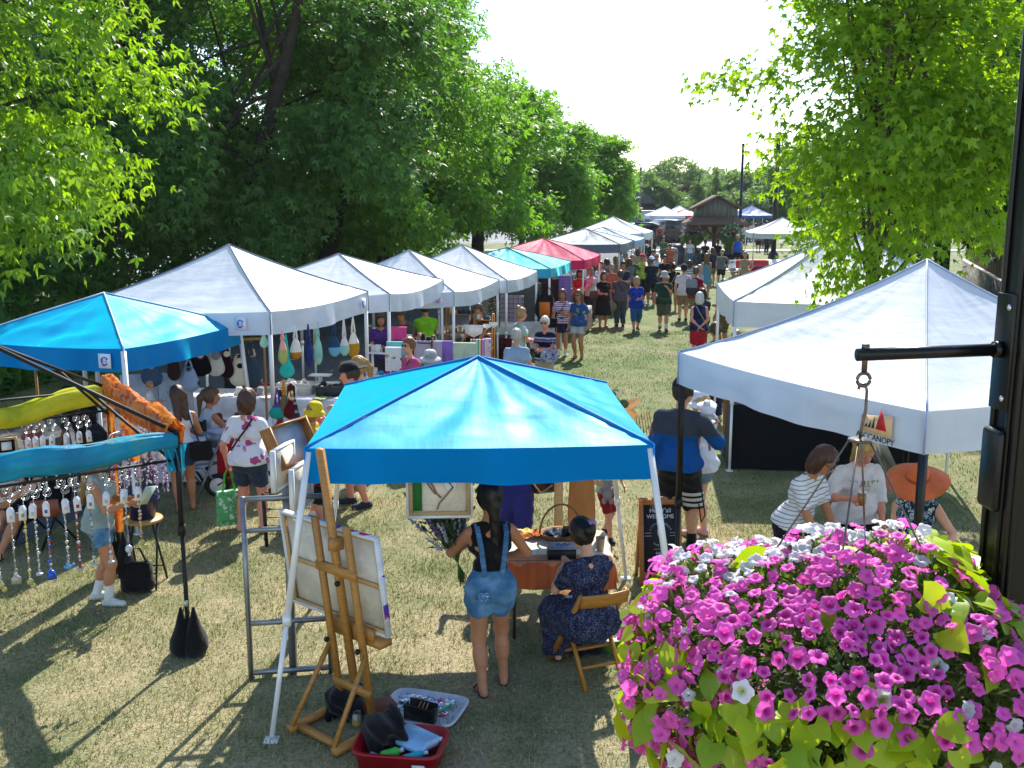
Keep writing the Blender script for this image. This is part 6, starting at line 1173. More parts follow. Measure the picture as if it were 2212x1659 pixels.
for x in (0, -.62): w_ = part('wheel', lambda b: b.lathe([(.10, -.014), (.155, -.02), (.155, .02), (.10, .014), (.10, -.014)], 22, (x, 0, .155), 0, 1, 1, rotx(pi/2)), BLK, e); part('rim', lambda b: b.lathe([(.001, -.006), (.125, -.016), (.125, .016), (.001, .006)], 20, (x, 0, .155), 0, 1, 1, rotx(pi/2)), PWHITE, w_)
part('frame', lambda b: (b.tube([(0, 0, .155), (-.08, 0, .52)], .014, 7), b.tube([(-.06, 0, .42), (-.45, 0, .26), (-.62, 0, .155)], .018, 7), b.tube([(-.42, 0, .27), (-.42, 0, .42)], .014, 7), b.tube([(-.08, -.16, .54), (-.08, .16, .54)], .012, 6)), plain('#b03a5a', .4, name='pink_paint'), e); part('saddle', lambda b: b.sphere((-.42, 0, .44), (.1, .05, .02), 10, 6), BLK, e)
# wide menu boards left of the tank top woman
p = A([-5.05, 14.3]); e = empty('poster_board', (*p, 0), 'white folding poster board with faint line drawings under the blue canopy', 'poster', None, .15)
part('panel', lambda b: (b.box((-.25, .05, 1.05), (.5, .012, .75), 0, rotz(.25)), b.box((.25, .05, 1.05), (.5, .012, .75), 0, rotz(-.2))), plain('#c6cad2', .7, name='poster'), e); part('drawing', lambda b: (b.tube([(.26+.12*cos(t), .032+.025*cos(t), 1.15+.09*sin(t)) for t in np.linspace(2.8, 6.6, 14)], .004, 4), b.box((.26, .03, 1.23), (.26, .004, .006), 0, rotz(-.2)), b.box((.26, .03, .95), (.12, .004, .006), 0, rotz(-.2)), b.poly([(.24, .028, 1.235), (.28, .024, 1.235), (.26, .026, 1.28)], (0, -.003, 0))), plain('#6a6470', .7, name='ink'), e); part('stand', lambda b: (b.bar((-.4, .08, 0), (-.4, .08, .7), .02), b.bar((.4, .08, 0), (.4, .08, .7), .02)), GALV, e)
# under the sail logo canopy
p = A([3.52, 9.7]); e = empty('sign_stand', (*p, 0), 'black tilted sign on a stand under the sail logo canopy', 'sign', None, .9); part('stand', lambda b: (b.tube([(0, 0, 0), (0, 0, 1.3)], .016, 8), b.lathe([(.001, 0), (.16, 0), (.16, .015), (.001, .02)], 16)), BLK, e); part('board', lambda b: b.box((0, -.04, 1.5), (.45, .02, .5), 0, rotx(-.5)), plain('#1a1e20', .3, name='black_board'), e)
table('low wooden table under the sail logo canopy', (3.75, 7.9), (.9, 1.6), .42, .74, cloth('#5a5048'), .6)
for k, (x, y) in enumerate([(3.72, 7.62), (3.80, 7.60)]): e = empty('cork_jar', (x, y, .87), ['left of two small cork topped jars on the wooden crate', 'right of two small cork topped jars on the wooden crate'][k], 'jar', 'jars on the wooden crate'); part('jar_body', lambda b: b.lathe([(.001, 0), (.03, 0), (.03, .10), (.024, .11), (.001, .11)], 12), plain('#a5793f', .5, name='amber_paper'), e, True); part('lid', lambda b: b.lathe([(.001, .11), (.026, .11), (.026, .135), (.001, .135)], 12), wood('#c4a070'), e, True)
box('small wooden crate under the two cork topped jars', (3.76, 7.61, .745), (.22, .16, .12), wood('#8a5a30'), 'crate', 'crate', .4)
o = part('paper_wrap', lambda b: b.grid(lambda u, v: ((u-.5)*.36, (v-.5)*.28, .03+.06*(1+sin(u*17+v*4)*cos(v*13))), 22, 18), plain('#c4ad8c', .7, name='kraft'), None); place(o, (3.58, 7.85, .745)); tag(o, 'crumpled kraft paper and tissue beside the woman in the wide orange hat', 'paper')
# ================================================================ gazebo, far things, building, post, flower basket
GX, GY = 11.75, 60.0; e = empty('gazebo', (GX, GY, 0), 'small wooden shelter with gabled shingle roof and stone piers at the lane end', 'gazebo', None, -.06)
BW = NT('weathered_boards'); BW.set(.9, 0, .2); v = BW.mapv((9, 1, .6)); BW.col(BW.ramp(BW.noise(1.2, 4, v), [(.3, '#5a5856'), (.6, '#7d7a76'), (.8, '#8f8a84')])); SHG = NT('shingles'); SHG.set(.9, 0, .2); br = SHG.n('TexBrick'); br.inputs['Scale'].default_value = 5; br.inputs['Color1'].default_value = (.16, .10, .075, 1); br.inputs['Color2'].default_value = (.22, .14, .10, 1); br.inputs['Mortar'].default_value = (.08, .05, .04, 1); br.inputs['Mortar Size'].default_value = .02; SHG.l(SHG.coord(), br.inputs['Vector']); SHG.col(br.outputs[0])
TIM = wood('#6b4c33', scale=(4, 4, 10)); STN = NT('stone'); STN.set(.9, 0, .2); vv = STN.n('TexVoronoi'); vv.inputs['Scale'].default_value = 5; STN.l(STN.coord(), vv.inputs['Vector']); STN.col(STN.mix(.5, STN.ramp(vv.outputs['Distance'], [(.1, '#8f8a82'), (.6, '#5a5650')]), vv.outputs['Color'], 'SOFT_LIGHT'))
def part(name, fn, m, par=e, smooth=False, bevel=0): mb = MB(); fn(mb); return mb.build(name, [m] if not isinstance(m, list) else m, par, smooth, None, bevel)
w, d = 3.45, 3.45
def hip(b):
    o_ = A([[-w/2, -d/2], [w/2, -d/2], [w/2, d/2], [-w/2, d/2]]); i_ = o_*.66; z0, z1 = 2.42, 2.78; V = [(*q, z0) for q in o_]+[(*q, z1) for q in i_]+[(*q, z0-.1) for q in o_]
    b.add(V, [(0, 1, 5, 4), (1, 2, 6, 5), (2, 3, 7, 6), (3, 0, 4, 7), (8, 9, 1, 0), (9, 10, 2, 1), (10, 11, 3, 2), (11, 8, 0, 3), (11, 10, 9, 8)])
part('lower_roof', hip, SHG.m, e); gw = w*.66
part('gable_wall', lambda b: [b.poly([(-gw/2+.02, y, 2.74), (gw/2-.02, y, 2.74), (gw/2-.02, y, 3.32), (0, y, 3.88), (-gw/2+.02, y, 3.32)], (0, .06, 0)) for y in (-gw/2,)], BW.m, e)
part('gable_wall', lambda b: [b.poly([(-gw/2+.02, y, 2.74), (gw/2-.02, y, 2.74), (gw/2-.02, y, 3.32), (0, y, 3.88), (-gw/2+.02, y, 3.32)], (0, .06, 0)) for y in (gw/2-.06,)], BW.m, e)
for x in (-gw/2+.06, gw/2-.06): part('side_wall', lambda b: b.box((x, 0, 3.03), (.06, gw-.13, .58)), BW.m, e)
part('upper_roof', lambda b: [b.add([(0, -gw/2-.22, 4.0), (0, gw/2+.22, 4.0), (s*(gw/2+.2), gw/2+.22, 3.27), (s*(gw/2+.2), -gw/2-.22, 3.27), (0, -gw/2-.22, 3.92), (0, gw/2+.22, 3.92), (s*(gw/2+.2), gw/2+.22, 3.19), (s*(gw/2+.2), -gw/2-.22, 3.19)], [(0, 1, 2, 3), (7, 6, 5, 4), (0, 3, 7, 4), (1, 5, 6, 2), (3, 2, 6, 7)]) for s in (-1, 1)], SHG.m, e)
for sx in (-1, 1):
    for sy in (-1, 1):
        part('post', lambda b: (b.box((sx*1.25, sy*1.25, 1.62), (.2, .2, 1.42)), b.bar((sx*1.2, sy*1.25, 1.75), (sx*.75, sy*1.25, 2.3), .1), b.bar((sx*1.25, sy*1.2, 1.75), (sx*1.25, sy*.75, 2.3), .1)), TIM, e); part('stone_pier', lambda b: (b.box((sx*1.25, sy*1.25, .43), (.5, .5, .86)), b.box((sx*1.25, sy*1.25, .89), (.58, .58, .06))), STN.m, e)
part('centre_post', lambda b: (b.box((0, 0, 1.2), (.24, .24, 2.4)), b.bar((0, 0, 1.5), (.7, 0, 2.3), .12), b.bar((0, 0, 1.5), (-.7, 0, 2.3), .12)), TIM, e)
part('beam', lambda b: [b.box((0, y, 2.3), (2.7, .16, .18)) for y in (-1.25, 1.25)], TIM, e)
# hanging baskets and planter by the gazebo
FP = floral('#2f5a20', ['#b565b8', '#e6e0ea', '#8a50a0', '#d9cfe0', '#4f7a2f'], 6, .55); FW = floral('#3f6a24', ['#e0e6d8', '#5f8f30', '#7fae3a', '#e6e6e6'], 6, .5)
def ball(label, px, py, Y, r, mats, seed):
    c = DP(px, py, Y); e = empty('flower_basket', tuple(c), label, 'flower basket', 'distant flower baskets'); rs = np.random.default_rng(seed); n = 520; u = rs.normal(size=(n, 3)); u /= np.linalg.norm(u, axis=1)[:, None]; P = u*r*rs.uniform(.7, 1.05, n)[:, None]; P[:, 2] *= .9
    V, F = leaves(P, u, u+rs.normal(size=(n, 3))*.4, rs.uniform(.09, .16, n), 'spray'); link('flowers', mk_np('flowers', V, F), [mats[0]], e); k = P[:, 2] < .1*r; V, F = leaves(P[k]*1.02-A([0, 0, r*.35]), u[k]-A([0, 0, .7]), u[k], rs.uniform(.12, .22, k.sum()), 'spray'); link('foliage', mk_np('foliage', V, F), [leafmat([(.08, .17, .02), (.12, .22, .03)], .4)], e)
    mb = MB(); mb.lathe([(.001, -r*.6), (r*.4, -r*.5), (r*.6, 0)], 12); mb.tube([(0, 0, 0), (0, 0, r*1.8)], .02, 5); mb.build('pot', [BLK], e); return e
ball('purple and white hanging flower ball left of the gazebo', 1497, 500, 59, .58, [FP], 1); ball('green and white hanging flower ball right of the gazebo', 1582, 503, 58, .55, [FW], 2); ball('purple flower ball hanging under the gazebo eave', 1517, 490, 62, .4, [FP], 3)
p = DP(1494, 535, 59.5); e = empty('planter', (p[0], p[1], 0), 'round concrete planter below the purple flower ball', 'planter'); part('planter_body', lambda b: b.lathe([(.001, .06), (.5, .06), (.58, 1.0), (.5, 1.0), (.45, .9), (.001, .9)], 20), conc, e, True)
for lb, px, Y, h, c in [('round topped grey litter bin nearest the lane beside the gazebo', 1450, 57.5, 1.15, '#8f8b82'), ('dark grey litter bin behind the round topped one', 1463, 59, 1.25, '#4f555a'), ('brown litter bin with a sloping lid behind the others', 1446, 60.2, 1.2, '#6a5a4a')]:
    p = DP(px, 540, Y); e = empty('litter_bin', (p[0], p[1], 0), lb, 'bin', 'litter bins by the gazebo'); part('bin_body', lambda b: b.lathe([(.001, .06), (.36, .06), (.38, h*.72), (.001, h*.72)], 18), plain(c, .7, name='bin_paint'), e, True); part('hood', lambda b: (b.lathe([(.42, h*.72), (.42, h*.76), (.30, h*.95), (.001, h)], 18), b.box((0, -.32, h*.82), (.34, .12, .16))), plain(sc(c, .6), .5, name='hood_paint'), e, True)
# cars, van, trailer
def car(label, px, Y, yaw, c, L_=4.6, Wd=1.85, Hh=1.7, name='parked_car', kind='suv', cat='car'):
    p = DP(px, 480, Y); e = empty(name, (p[0], p[1], 0), label, cat, 'vehicles in the car park', yaw); P_ = plain(c, .25, .3, .6, .05, name='car_paint'); Gm = plain('#0f1418', .08, spec=.8, name='car_glass')
    if kind == 'van': prof = [(-.5, .28), (.5, .28), (.5, .52), (.47, .58), (.36, .62), (.27, 1.), (-.49, 1.), (-.5, .6)]
    elif kind == 'suv': prof = [(-.5, .26), (.5, .26), (.5, .52), (.46, .60), (.24, .64), (.12, .97), (-.40, 1.), (-.49, .66), (-.5, .5)]
    else: prof = [(-.5, .24), (.5, .24), (.5, .50), (.44, .58), (.2, .62), (.06, .95), (-.26, .96), (-.40, .66), (-.5, .62)]
    def body(b):
        n = len(prof); V = []
        for y, k in ((-.5, .94), (-.47, 1), (.47, 1), (.5, .94)): V += [(x*L_*k if abs(y) == .5 else x*L_, y*Wd*(1 if z < .62 else .84), z*Hh) for x, z in prof]
        F = [tuple(range(n))[::-1], tuple(range(3*n, 4*n))]+[(i*n+j, i*n+(j+1) % n, (i+1)*n+(j+1) % n, (i+1)*n+j) for i in range(3) for j in range(n)]; b.add(V, F)
    part('body', body, P_, e, False, .03)
    x0, x1 = (-.44, .3) if kind == 'van' else (-.40, .16)
    for s in (-1, 1): part('window', lambda b: b.poly([(x0*L_, s*Wd*.432, Hh*.93), (x1*L_*.8, s*Wd*.432, Hh*.92), (x1*L_*1.25, s*Wd*.462, Hh*.67), (x0*L_*1.08, s*Wd*.462, Hh*.67)], (0, s*.012, 0)), Gm, e)
    part('windscreen', lambda b: b.poly([((prof[5][0]+.012)*L_, -Wd*.36, Hh*.93), ((prof[5][0]+.012)*L_, Wd*.36, Hh*.93), ((prof[4][0]-.005)*L_, Wd*.42, Hh*.68), ((prof[4][0]-.005)*L_, -Wd*.42, Hh*.68)], (.02, 0, .008)), Gm, e); part('rear_window', lambda b: b.poly([(-.492*L_ if kind == 'van' else -.42*L_, -Wd*.36, Hh*.92), (-.492*L_ if kind == 'van' else -.42*L_, Wd*.36, Hh*.92), (-.505*L_ if kind == 'van' else -.495*L_, Wd*.40, Hh*.68), (-.505*L_ if kind == 'van' else -.495*L_, -Wd*.40, Hh*.68)], (-.02, 0, 0)), Gm, e)
    for x in (-.32, .32):
        for s in (-1, 1): w_ = part('wheel', lambda b: b.lathe([(.2, -.1), (.33, -.1), (.34, 0), (.33, .1), (.2, .1)], 18, (x*L_, s*Wd*.45, .34), 0, 1, 1, rotx(pi/2), True), BLK, e); part('rim', lambda b: b.lathe([(.001, -.115), (.2, -.115), (.2, .115), (.001, .115)], 14, (x*L_, s*Wd*.45, .34), 0, 1, 1, rotx(pi/2)), metal(), w_)
    for s in (-1, 1): part('headlight', lambda b: b.box((.497*L_, s*Wd*.36, Hh*.49), (.04, .3, .12)), plain('#d9dde0', .1, name='lamp_glass'), e); part('tail_light', lambda b: b.box((-.498*L_, s*Wd*.42, Hh*.55), (.03, .16, .22)), plain('#8f1018', .2, name='tail_glass'), e)
    part('bumper', lambda b: (b.box((.505*L_, 0, Hh*.30), (.06, Wd*.9, .16)), b.box((-.505*L_, 0, Hh*.30), (.06, Wd*.9, .16))), plain('#2a2c2e', .6, name='bumper_plastic'), e)
car('dark blue car with white hood papers nearest the white trailer', 1370, 93, -1.35, '#0f1a30', 4.4, 1.8, 1.6); car('dark SUV with its rear to the lane in the car park', 1397, 90, 1.3, '#15181a', 4.6, 1.9, 1.75); car('black van parked left of the gazebo', 1440, 86, 1.75, '#0c0e12', 5.0, 1.95, 2.05, 'parked_van', 'van', 'van'); car('dark green SUV with open tailgate beside the black van', 1416, 90, 1.45, '#131c1a', 4.6, 1.9, 1.8)
p = DP(1345, 460, 104); e = empty('cargo_trailer', (p[0], p[1], 0), 'long white enclosed trailer with blue lettering in the car park', 'trailer', 'vehicles in the car park', .06); part('box', lambda b: b.box((0, 0, 1.5), (7.0, 2.2, 2.1)), plain('#9aa0a4', .4, name='trailer_skin'), e, False, .06); part('panel', lambda b: b.box((1.5, -1.112, 1.5), (3.6, .02, 1.7)), plain('#c9ced2', .4, name='trailer_panel'), e); part('graphic', lambda b: b.box((1.6, -1.125, 1.55), (2.2, .01, .4), 0, roty(.1)), plain('#5a7f9a', .4, name='blue_graphic'), e)
for x in (-.6, .4): part('wheel', lambda b: b.lathe([(.15, -.1), (.35, -.1), (.35, .1), (.15, .1)], 16, (x, -1.0, .35), 0, 1, 1, rotx(pi/2), True), BLK, e)
# poles
def pole(name, label, px, Y, ty, r, m, cat, bend=None):
    p = DP(px, 425, Y); top = DP(px, ty, Y)[2]; e = empty(name, (p[0], p[1], 0), label, cat); part('pole', lambda b: b.tube([(0, 0, 0), (0, 0, top*.5), (0, 0, top)], [r, r*.9, r*.75], 10), m, e, True); part('base', lambda b: b.lathe([(r*2, 0), (r*2, .3), (r*1.1, .45)], 12), m, e, True); return e, top
pole('utility_pole', 'bare wooden utility pole rising beyond the car park', 1383, 100, 361, .16, wood('#6a5a4c'), 'pole'); e, t = pole('lamp_post', 'tall black lamp post right of the gazebo', 1601, 62, 312, .10, BLACK_L, 'lamp post'); part('lamp_cap', lambda b: b.lathe([(.09, t-.02), (.11, t), (.001, t+.08)], 10), BLACK_L, e)
e, t = pole('lamp_post', 'dark lamp post among the trees behind the maple branches', 1676, 66, 300, .17, BLACK_L, 'lamp post'); part('lamp_head', lambda b: b.box((-.3, 0, t), (.9, .3, .12)), BLACK_L, e); e, t = pole('lamp_post', 'thin far street light with a bent top behind the gazebo', 1562, 130, 366, .1, GALV, 'lamp post'); part('lamp_head', lambda b: b.box((-.6, 0, t), (1.4, .2, .12)), GALV, e); pole('utility_pole', 'small far pole top seen above the trees behind the gazebo', 1573, 160, 384, .2, wood('#5a4f48'), 'pole')
# far houses
for lb, px, Y, w_, c in [('pale house with grey roof behind the purple tree', 1470, 150, 9, '#d8d6d0'), ('low white house between the far trees and the gazebo', 1488, 160, 8, '#dcdcdc'), ('dark shed at the left edge of the far opening', 1352, 112, 5, '#2f3133')]:
    p = DP(px, 430, Y); e = empty('house', (p[0], p[1], 0), lb, 'house', 'far houses'); part('wall', lambda b: b.box((0, 0, 1.6), (w_, 7, 3.2)), plain(c, .8, name='house_wall'), e); part('roof', lambda b: b.poly([(-w_/2-.4, -3.9, 3.21), (w_/2+.4, -3.9, 3.21), (0, -3.9, 5.4)], (0, 7.8, 0)), plain('#5f6266', .9, name='roof_shingle'), e); part('window', lambda b: [b.box((x, -3.51, 1.8), (1.1, .05, 1.1)) for x in (-w_*.25, w_*.25)], plain('#2a3138', .2, name='window_glass'), e)
# brown ribbed building at the right
BR = NT('ribbed_cladding'); BR.set(.6, .1, .4); s_ = BR.n('SeparateXYZ'); BR.l(BR.coord(), s_.inputs[0]); BR.col(BR.ramp(BR.noise(2, 3), [(.3, '#5f5048'), (.7, '#75645a')]))
e = empty('building', (17.3, 37, 0), 'brown ribbed metal clad building with stone base behind the maple', 'building', None, -.317)
def clad(b):
    n = 90
    for i in range(n): x = -9+18*i/n; b.box((-.02, x, 3.35), (.04 if i % 2 else .085, 18/n*.98, 4.4))
part('cladding', clad, BR.m, e); part('wall', lambda b: b.box((2.03, 0, 3.3), (3.95, 18, 4.5)), BR.m, e); part('stone_base', lambda b: b.box((-.03, 0, .57), (.22, 18, 1.14)), STN.m, e); part('ledge', lambda b: b.box((-.05, 0, 1.17), (.28, 18.02, .06)), conc, e); part('wall_lamp', lambda b: (b.box((-.12, -1.2, 1.72), (.12, .16, .16)), b.lathe([(.10, -.1), (.05, .06), (.001, .07)], 12, (-.2, -1.2, 1.72))), metal(), e)
# --- near lamp post with bracket
PX, PY = 1.60, 3.12; e = empty('lamp_post', (PX, PY, 0), 'black square lamp post with a flower basket bracket, close at the right edge', 'lamp post', None, .06); BP = plain('#0b0c0f', .35, .2, .5, .15, 9, .1, 40, 'black_post_paint')
part('post', lambda b: (b.box((0, 0, 3.2), (.15, .15, 6.4)), b.box((-.052, -.079, 3.2), (.018, .012, 6.39)), b.box((.052, -.079, 3.2), (.018, .012, 6.39)), b.box((-.079, -.045, 3.2), (.012, .02, 6.39)), b.box((-.079, .045, 3.2), (.012, .02, 6.39))), BP, e, False, .006)
part('mounting_plate', lambda b: b.box((-.088, 0, 3.43), (.014, .10, .36)), BP, e, False, .003); part('hand_hole_cover', lambda b: b.box((-.094, -.0, 3.06), (.03, .11, .26)), BP, e, False, .02)
for z in (3.57, 3.29): part('bolt', lambda b: b.sphere((-.098, -.03, z), (.006, .010, .010), 10, 6), metal((.7, .7, .7), .25), e)
za = 3.43; part('bracket_arm', lambda b: (b.tube([(-.10, .0, za+.008), (-.56, -.03, za-.0)], .0195, 16), b.lathe([(.026, -.012), (.026, .012)], 14, (-.108, 0, za+.008), 0, 1, 1, roty(pi/2), True)), BP, e, True)
bar_ = rotz(.06)@A([-.535, -.03, za]); HX, HY = PX+bar_[0], PY+bar_[1]
STL = plain('#6a625c', .35, .85, .5, .3, 30, name='worn_steel')
part('eye_bolt', lambda b: (b.tube([(-.535, -.03, za+.028), (-.535, -.03, za-.055)], .009, 8), b.lathe([(.013, -.008), (.013, .006)], 6, (-.535, -.03, za+.026), 0, 1, 1, None, True), b.tube([(-.535+.020*cos(t), -.03, za-.076+.020*sin(t)) for t in np.linspace(pi/2, pi/2+2*pi, 22)], .0058, 8)), STL, e, True)
# --- flower basket hanging from it
bz = 2.44; BC = A([HX, HY, bz]); e = empty('flower_basket', tuple(BC), 'huge hanging basket of pink and white petunias and lime leaves in the foreground', 'flower basket')
hz_ = za-.10-bz; part('hook', lambda b: (b.tube([(-.014, 0, hz_-.006), (-.010, 0, hz_+.012), (.004, 0, hz_+.012), (.012, 0, hz_-.01), (.012, 0, hz_-.07), (.002, 0, hz_-.13), (0, 0, hz_-.16)], .0048, 8), b.lathe([(.001, -.003), (.036, -.003), (.036, .003), (.001, .003)], 18, (0, 0, hz_-.165))), STL, e, True)
for k in range(4): a = pi/4+k*pi/2+.3; part('wire', lambda b: b.tube([(.03*cos(a), .03*sin(a), hz_-.165), (.30*cos(a), .30*sin(a), .22)], .0032, 6), STL, e, True)
# mound surface
def fnoise(u): return .07*np.sin(u[:, 0]*3.1+u[:, 2]*2+.5)*np.cos(u[:, 1]*2.7+1.2)+.07*np.sin(u[:, 0]*9+u[:, 2]*6)*np.sin(u[:, 1]*8+2)+.06*np.sin(u[:, 0]*5+1)*np.sin(u[:, 1]*4+2)+.05*np.sin(u[:, 2]*7+u[:, 0]*3)
def mound(n, rs, lo=-.95):
    u = rs.normal(size=(n*2, 3)); u /= np.linalg.norm(u, axis=1)[:, None]; u = u[u[:, 2] > lo][:n]; k = 1+fnoise(u); R_ = np.where(u[:, 2:3] > 0, A([.655, .56, .37]), A([.655, .56, .72])); lowk = 1-.30*np.clip(-u[:, 2]-.05, 0, 1); R_ = R_*np.stack([lowk, lowk, 1+0*lowk], 1); return u*R_*k[:, None], u
rs = np.random.default_rng(21)
part('pot', lambda b: b.lathe([(.001, -.30), (.16, -.30), (.25, -.04), (.26, -.04), (.24, -.06), (.001, -.08)], 24), BLK, e, True)
n = 17000; P, u = mound(n, rs); P = P*rs.uniform(.62, .985, n)[:, None]; d = u*.6+rs.normal(size=(n, 3))*.6; d /= np.linalg.norm(d, axis=1)[:, None]
V, F = leaves(P, d, u+rs.normal(size=(n, 3))*.5, rs.uniform(.02, .042, n), 'diamond'); link('petunia_foliage', mk_np('petunia_foliage', V, F), [leafmat([(.03, .075, .012), (.06, .12, .02), (.09, .15, .03), (.12, .15, .04)], .35, .5)], e)
stm = MB()
for i in range(0, 900): stm.tube([P[i]*.8, P[i]*1.0+A([0, 0, .004])], [.0022, .0014], 4)
stm.build('stems', [plain('#5f7a2a', .6, name='stem')], e)
# petunias
def petunia_template(seed, n=30, r=.0285):
    q_ = np.random.default_rng(seed); V = []; rings = [(.0, -.026), (.06, -.012), (.13, -.002), (.45, .005), (.75, .007), (1.0, .003)]; ph = q_.uniform(0, 6, 4); wilt = q_.uniform(0, .5); sq = q_.uniform(.82, 1.)
    for q, z in rings:
        a = np.arange(n)*2*pi/n; lob = 1-.20*(np.abs(np.cos(a*2.5))**2.2)*max(0, q-.3)/.7+.05*np.sin(a+ph[0])*q; ru = (.0035*np.sin(a*10+ph[1])+.004*np.sin(a*3+ph[2]))*max(0, q-.4); vein = -.0012*np.abs(np.cos(a*2.5))**6*(0 < q < .9)
        V.append(np.stack([r*max(q, .03)*lob*np.cos(a), r*sq*max(q, .03)*lob*np.sin(a), z+ru+vein-.010*wilt*q**3*(1+np.sin(a*2+ph[3]))], 1))
    F = [(i*n+j, i*n+(j+1) % n, (i+1)*n+(j+1) % n, (i+1)*n+j) for i in range(len(rings)-1) for j in range(n)]; MI = [1 if i < 1 else 0 for i in range(len(rings)-1) for j in range(n)]
    m = len(rings)*n; a = np.arange(7)*2*pi/7; V.append(np.stack([.0045*np.cos(a), .0045*np.sin(a), np.full(7, -.026)], 1)); V.append(np.stack([.0025*np.cos(a), .0025*np.sin(a), np.full(7, -.058)], 1)); F += [(m+j, m+(j+1) % 7, m+7+(j+1) % 7, m+7+j) for j in range(7)]; MI += [2]*7
    return np.concatenate(V), F, MI
def petm(c, c2, name):
    t = NT(name); t.set(.55, 0, .25); s_ = t.n('VectorMath', operation='LENGTH'); t.l(t.coord(), s_.inputs[0]); cc = t.ramp(s_.outputs['Value'], [(.008, c2), (.016, c), (.03, sc(c, 1.25))]); 
    oi = t.n('ObjectInfo'); hs = t.n('HueSaturation'); r = t.n('MapRange', i_3=.75, i_4=1.2); t.l(oi.outputs['Random'], r.inputs[0]); t.l(r.outputs[0], hs.inputs['Value']); t.l(cc, hs.inputs['Color']); t.col(hs.outputs[0]); t.translucent(hs.outputs[0], .42); return t.m
PINK = petm((.90, .14, .58), (.60, .03, .34), 'pink_petal'); WHT = petm((.78, .78, .80), (.55, .58, .28), 'white_petal'); THR = plain('#9a1a6a', .5, name='throat'); THW = plain('#c9c46a', .5, name='white_throat'); CALYX = plain('#6f8a3a', .6, name='calyx')
TV = [petunia_template(k) for k in range(6)]; tf_, tm = TV[0][1], TV[0][2]; meP, meW = [], []
for k in range(6):
    for L_, ms, nm, kk in ((meP, [PINK, THR, CALYX], 'pink_petunia', 1), (meW, [WHT, THW, CALYX], 'white_petunia', 1.08)):
        me = bpy.data.meshes.new(nm); mk(me, TV[k][0]*kk, tf_, tm); L_.append(me)
        for m in ms: me.materials.append(m)
        me.polygons.foreach_set('use_smooth', np.ones(len(me.polygons), bool))
Pf, uf = mound(4200, rs, -.98); cand = []; used = []
camd = A([0, 0, CH])-BC; camd /= np.linalg.norm(camd)
vis = (uf@camd)
lime = lambda p, u: (u[2] < .22-.5*max(u[0]+.05, 0) and u[0] < .38 and u[1] < .4 and u[0] > -.8) or (u[0] > .30 and u[2] > .28 and u[1] < .75 and u[0] < .85 and u[1] > -.55)
for p, uu, vv_ in zip(Pf, uf, vis):
    if lime(p, uu) and rs.random() < (.93 if uu[2] < .15 else .8): continue
    if any(np.linalg.norm(p-q) < .0315 for q in used): continue
    used.append(p); cand.append((vv_, p, uu))
cand.sort(key=lambda x: -x[0]); rest = MB(); nf = 0
for vv_, p, uu in cand:
    dd = uu*.75+A([0, -.15, .30])+rs.normal(size=3)*.36; dd /= np.linalg.norm(dd); white = (uu[2] > .6 and uu[1] > -.1 and uu[0] < .35 and rs.random() < .72) or rs.random() < .07 or (uu[0] > .35 and uu[1] < .2 and uu[2] < .25 and rs.random() < .18)
    q = Vector(dd).to_track_quat('Z', 'Y'); s = rs.uniform(.72, 1.22); pos = p*rs.uniform(.97, 1.07)+dd*.012
    if nf < 100:
        o = bpy.data.objects.new('white_petunia' if white else 'pink_petunia', (meW if white else meP)[nf % 6]); COL.objects.link(o); o.parent = e; o.location = pos; o.rotation_euler = (q@Matrix.Rotation(rs.uniform(0, 6), 3, 'Z').to_quaternion()).to_euler(); o.scale = (s, s, s*rs.uniform(.7, 1.2)); nf += 1
    else:
        R_ = A(q.to_matrix()); rest.add((TV[int(rs.integers(6))][0]*s)@R_.T+pos, tf_, [0]*0 or 0); rest.mi[-len(tf_):] = [(3 if white else 0)+k for k in tm]
def petm2(c, c2, name):
    t = NT(name); t.set(.55, 0, .25); g = t.n('NewGeometry'); cc = t.ramp(g.outputs['Random Per Island'], [(0, sc(c, .72)), (.5, c), (1, sc(c, 1.2))]); t.col(cc); t.translucent(cc, .42); return t.m
o = rest.build('petunia_flowers', [petm2((.90, .14, .58), 0, 'pink_petal'), THR, CALYX, petm2((.78, .78, .80), 0, 'white_petal'), THW, CALYX], e, True); o['kind'] = 'stuff'
# lime sweet potato vine leaves
LIME = NT('lime_leaf'); LIME.set(.38, 0, .4); g = LIME.n('NewGeometry'); cc = LIME.ramp(g.outputs['Random Per Island'], [(0, (.22, .38, .012)), (.5, (.34, .50, .015)), (1, (.46, .58, .03))]); LIME.col(cc); LIME.translucent(LIME.mix(1, cc, (1.35, 1.2, .5), 'MULTIPLY'), .45); LIME.bump(LIME.noise(60, 3), .25, .003)
def heartleaf(w):
    # heart outline as rows across the midrib, cupped
    T = np.linspace(0, 1, 9); V = []; 
    for t in T:
        hw = .5*sin(pi*min(1, t*.80+.20))**.8*(1-t)**.42*1.15; y = t-.0; back = -.16*(1-t)**6
        for s in (-1, -.5, 0, .5, 1): V.append((s*hw, y+back*abs(s)**1.5, .16*abs(s)*hw-.20*t*t+.02*sin(t*9+s*3)))
    F = [(i*5+j, i*5+j+1, (i+1)*5+j+1, (i+1)*5+j) for i in range(8) for j in range(4)]; return A(V)*w, F
lv, lf = heartleaf(1.); vb = MB(); cnt = 0; Pl, ul = mound(5000, rs, -.98); ups = []
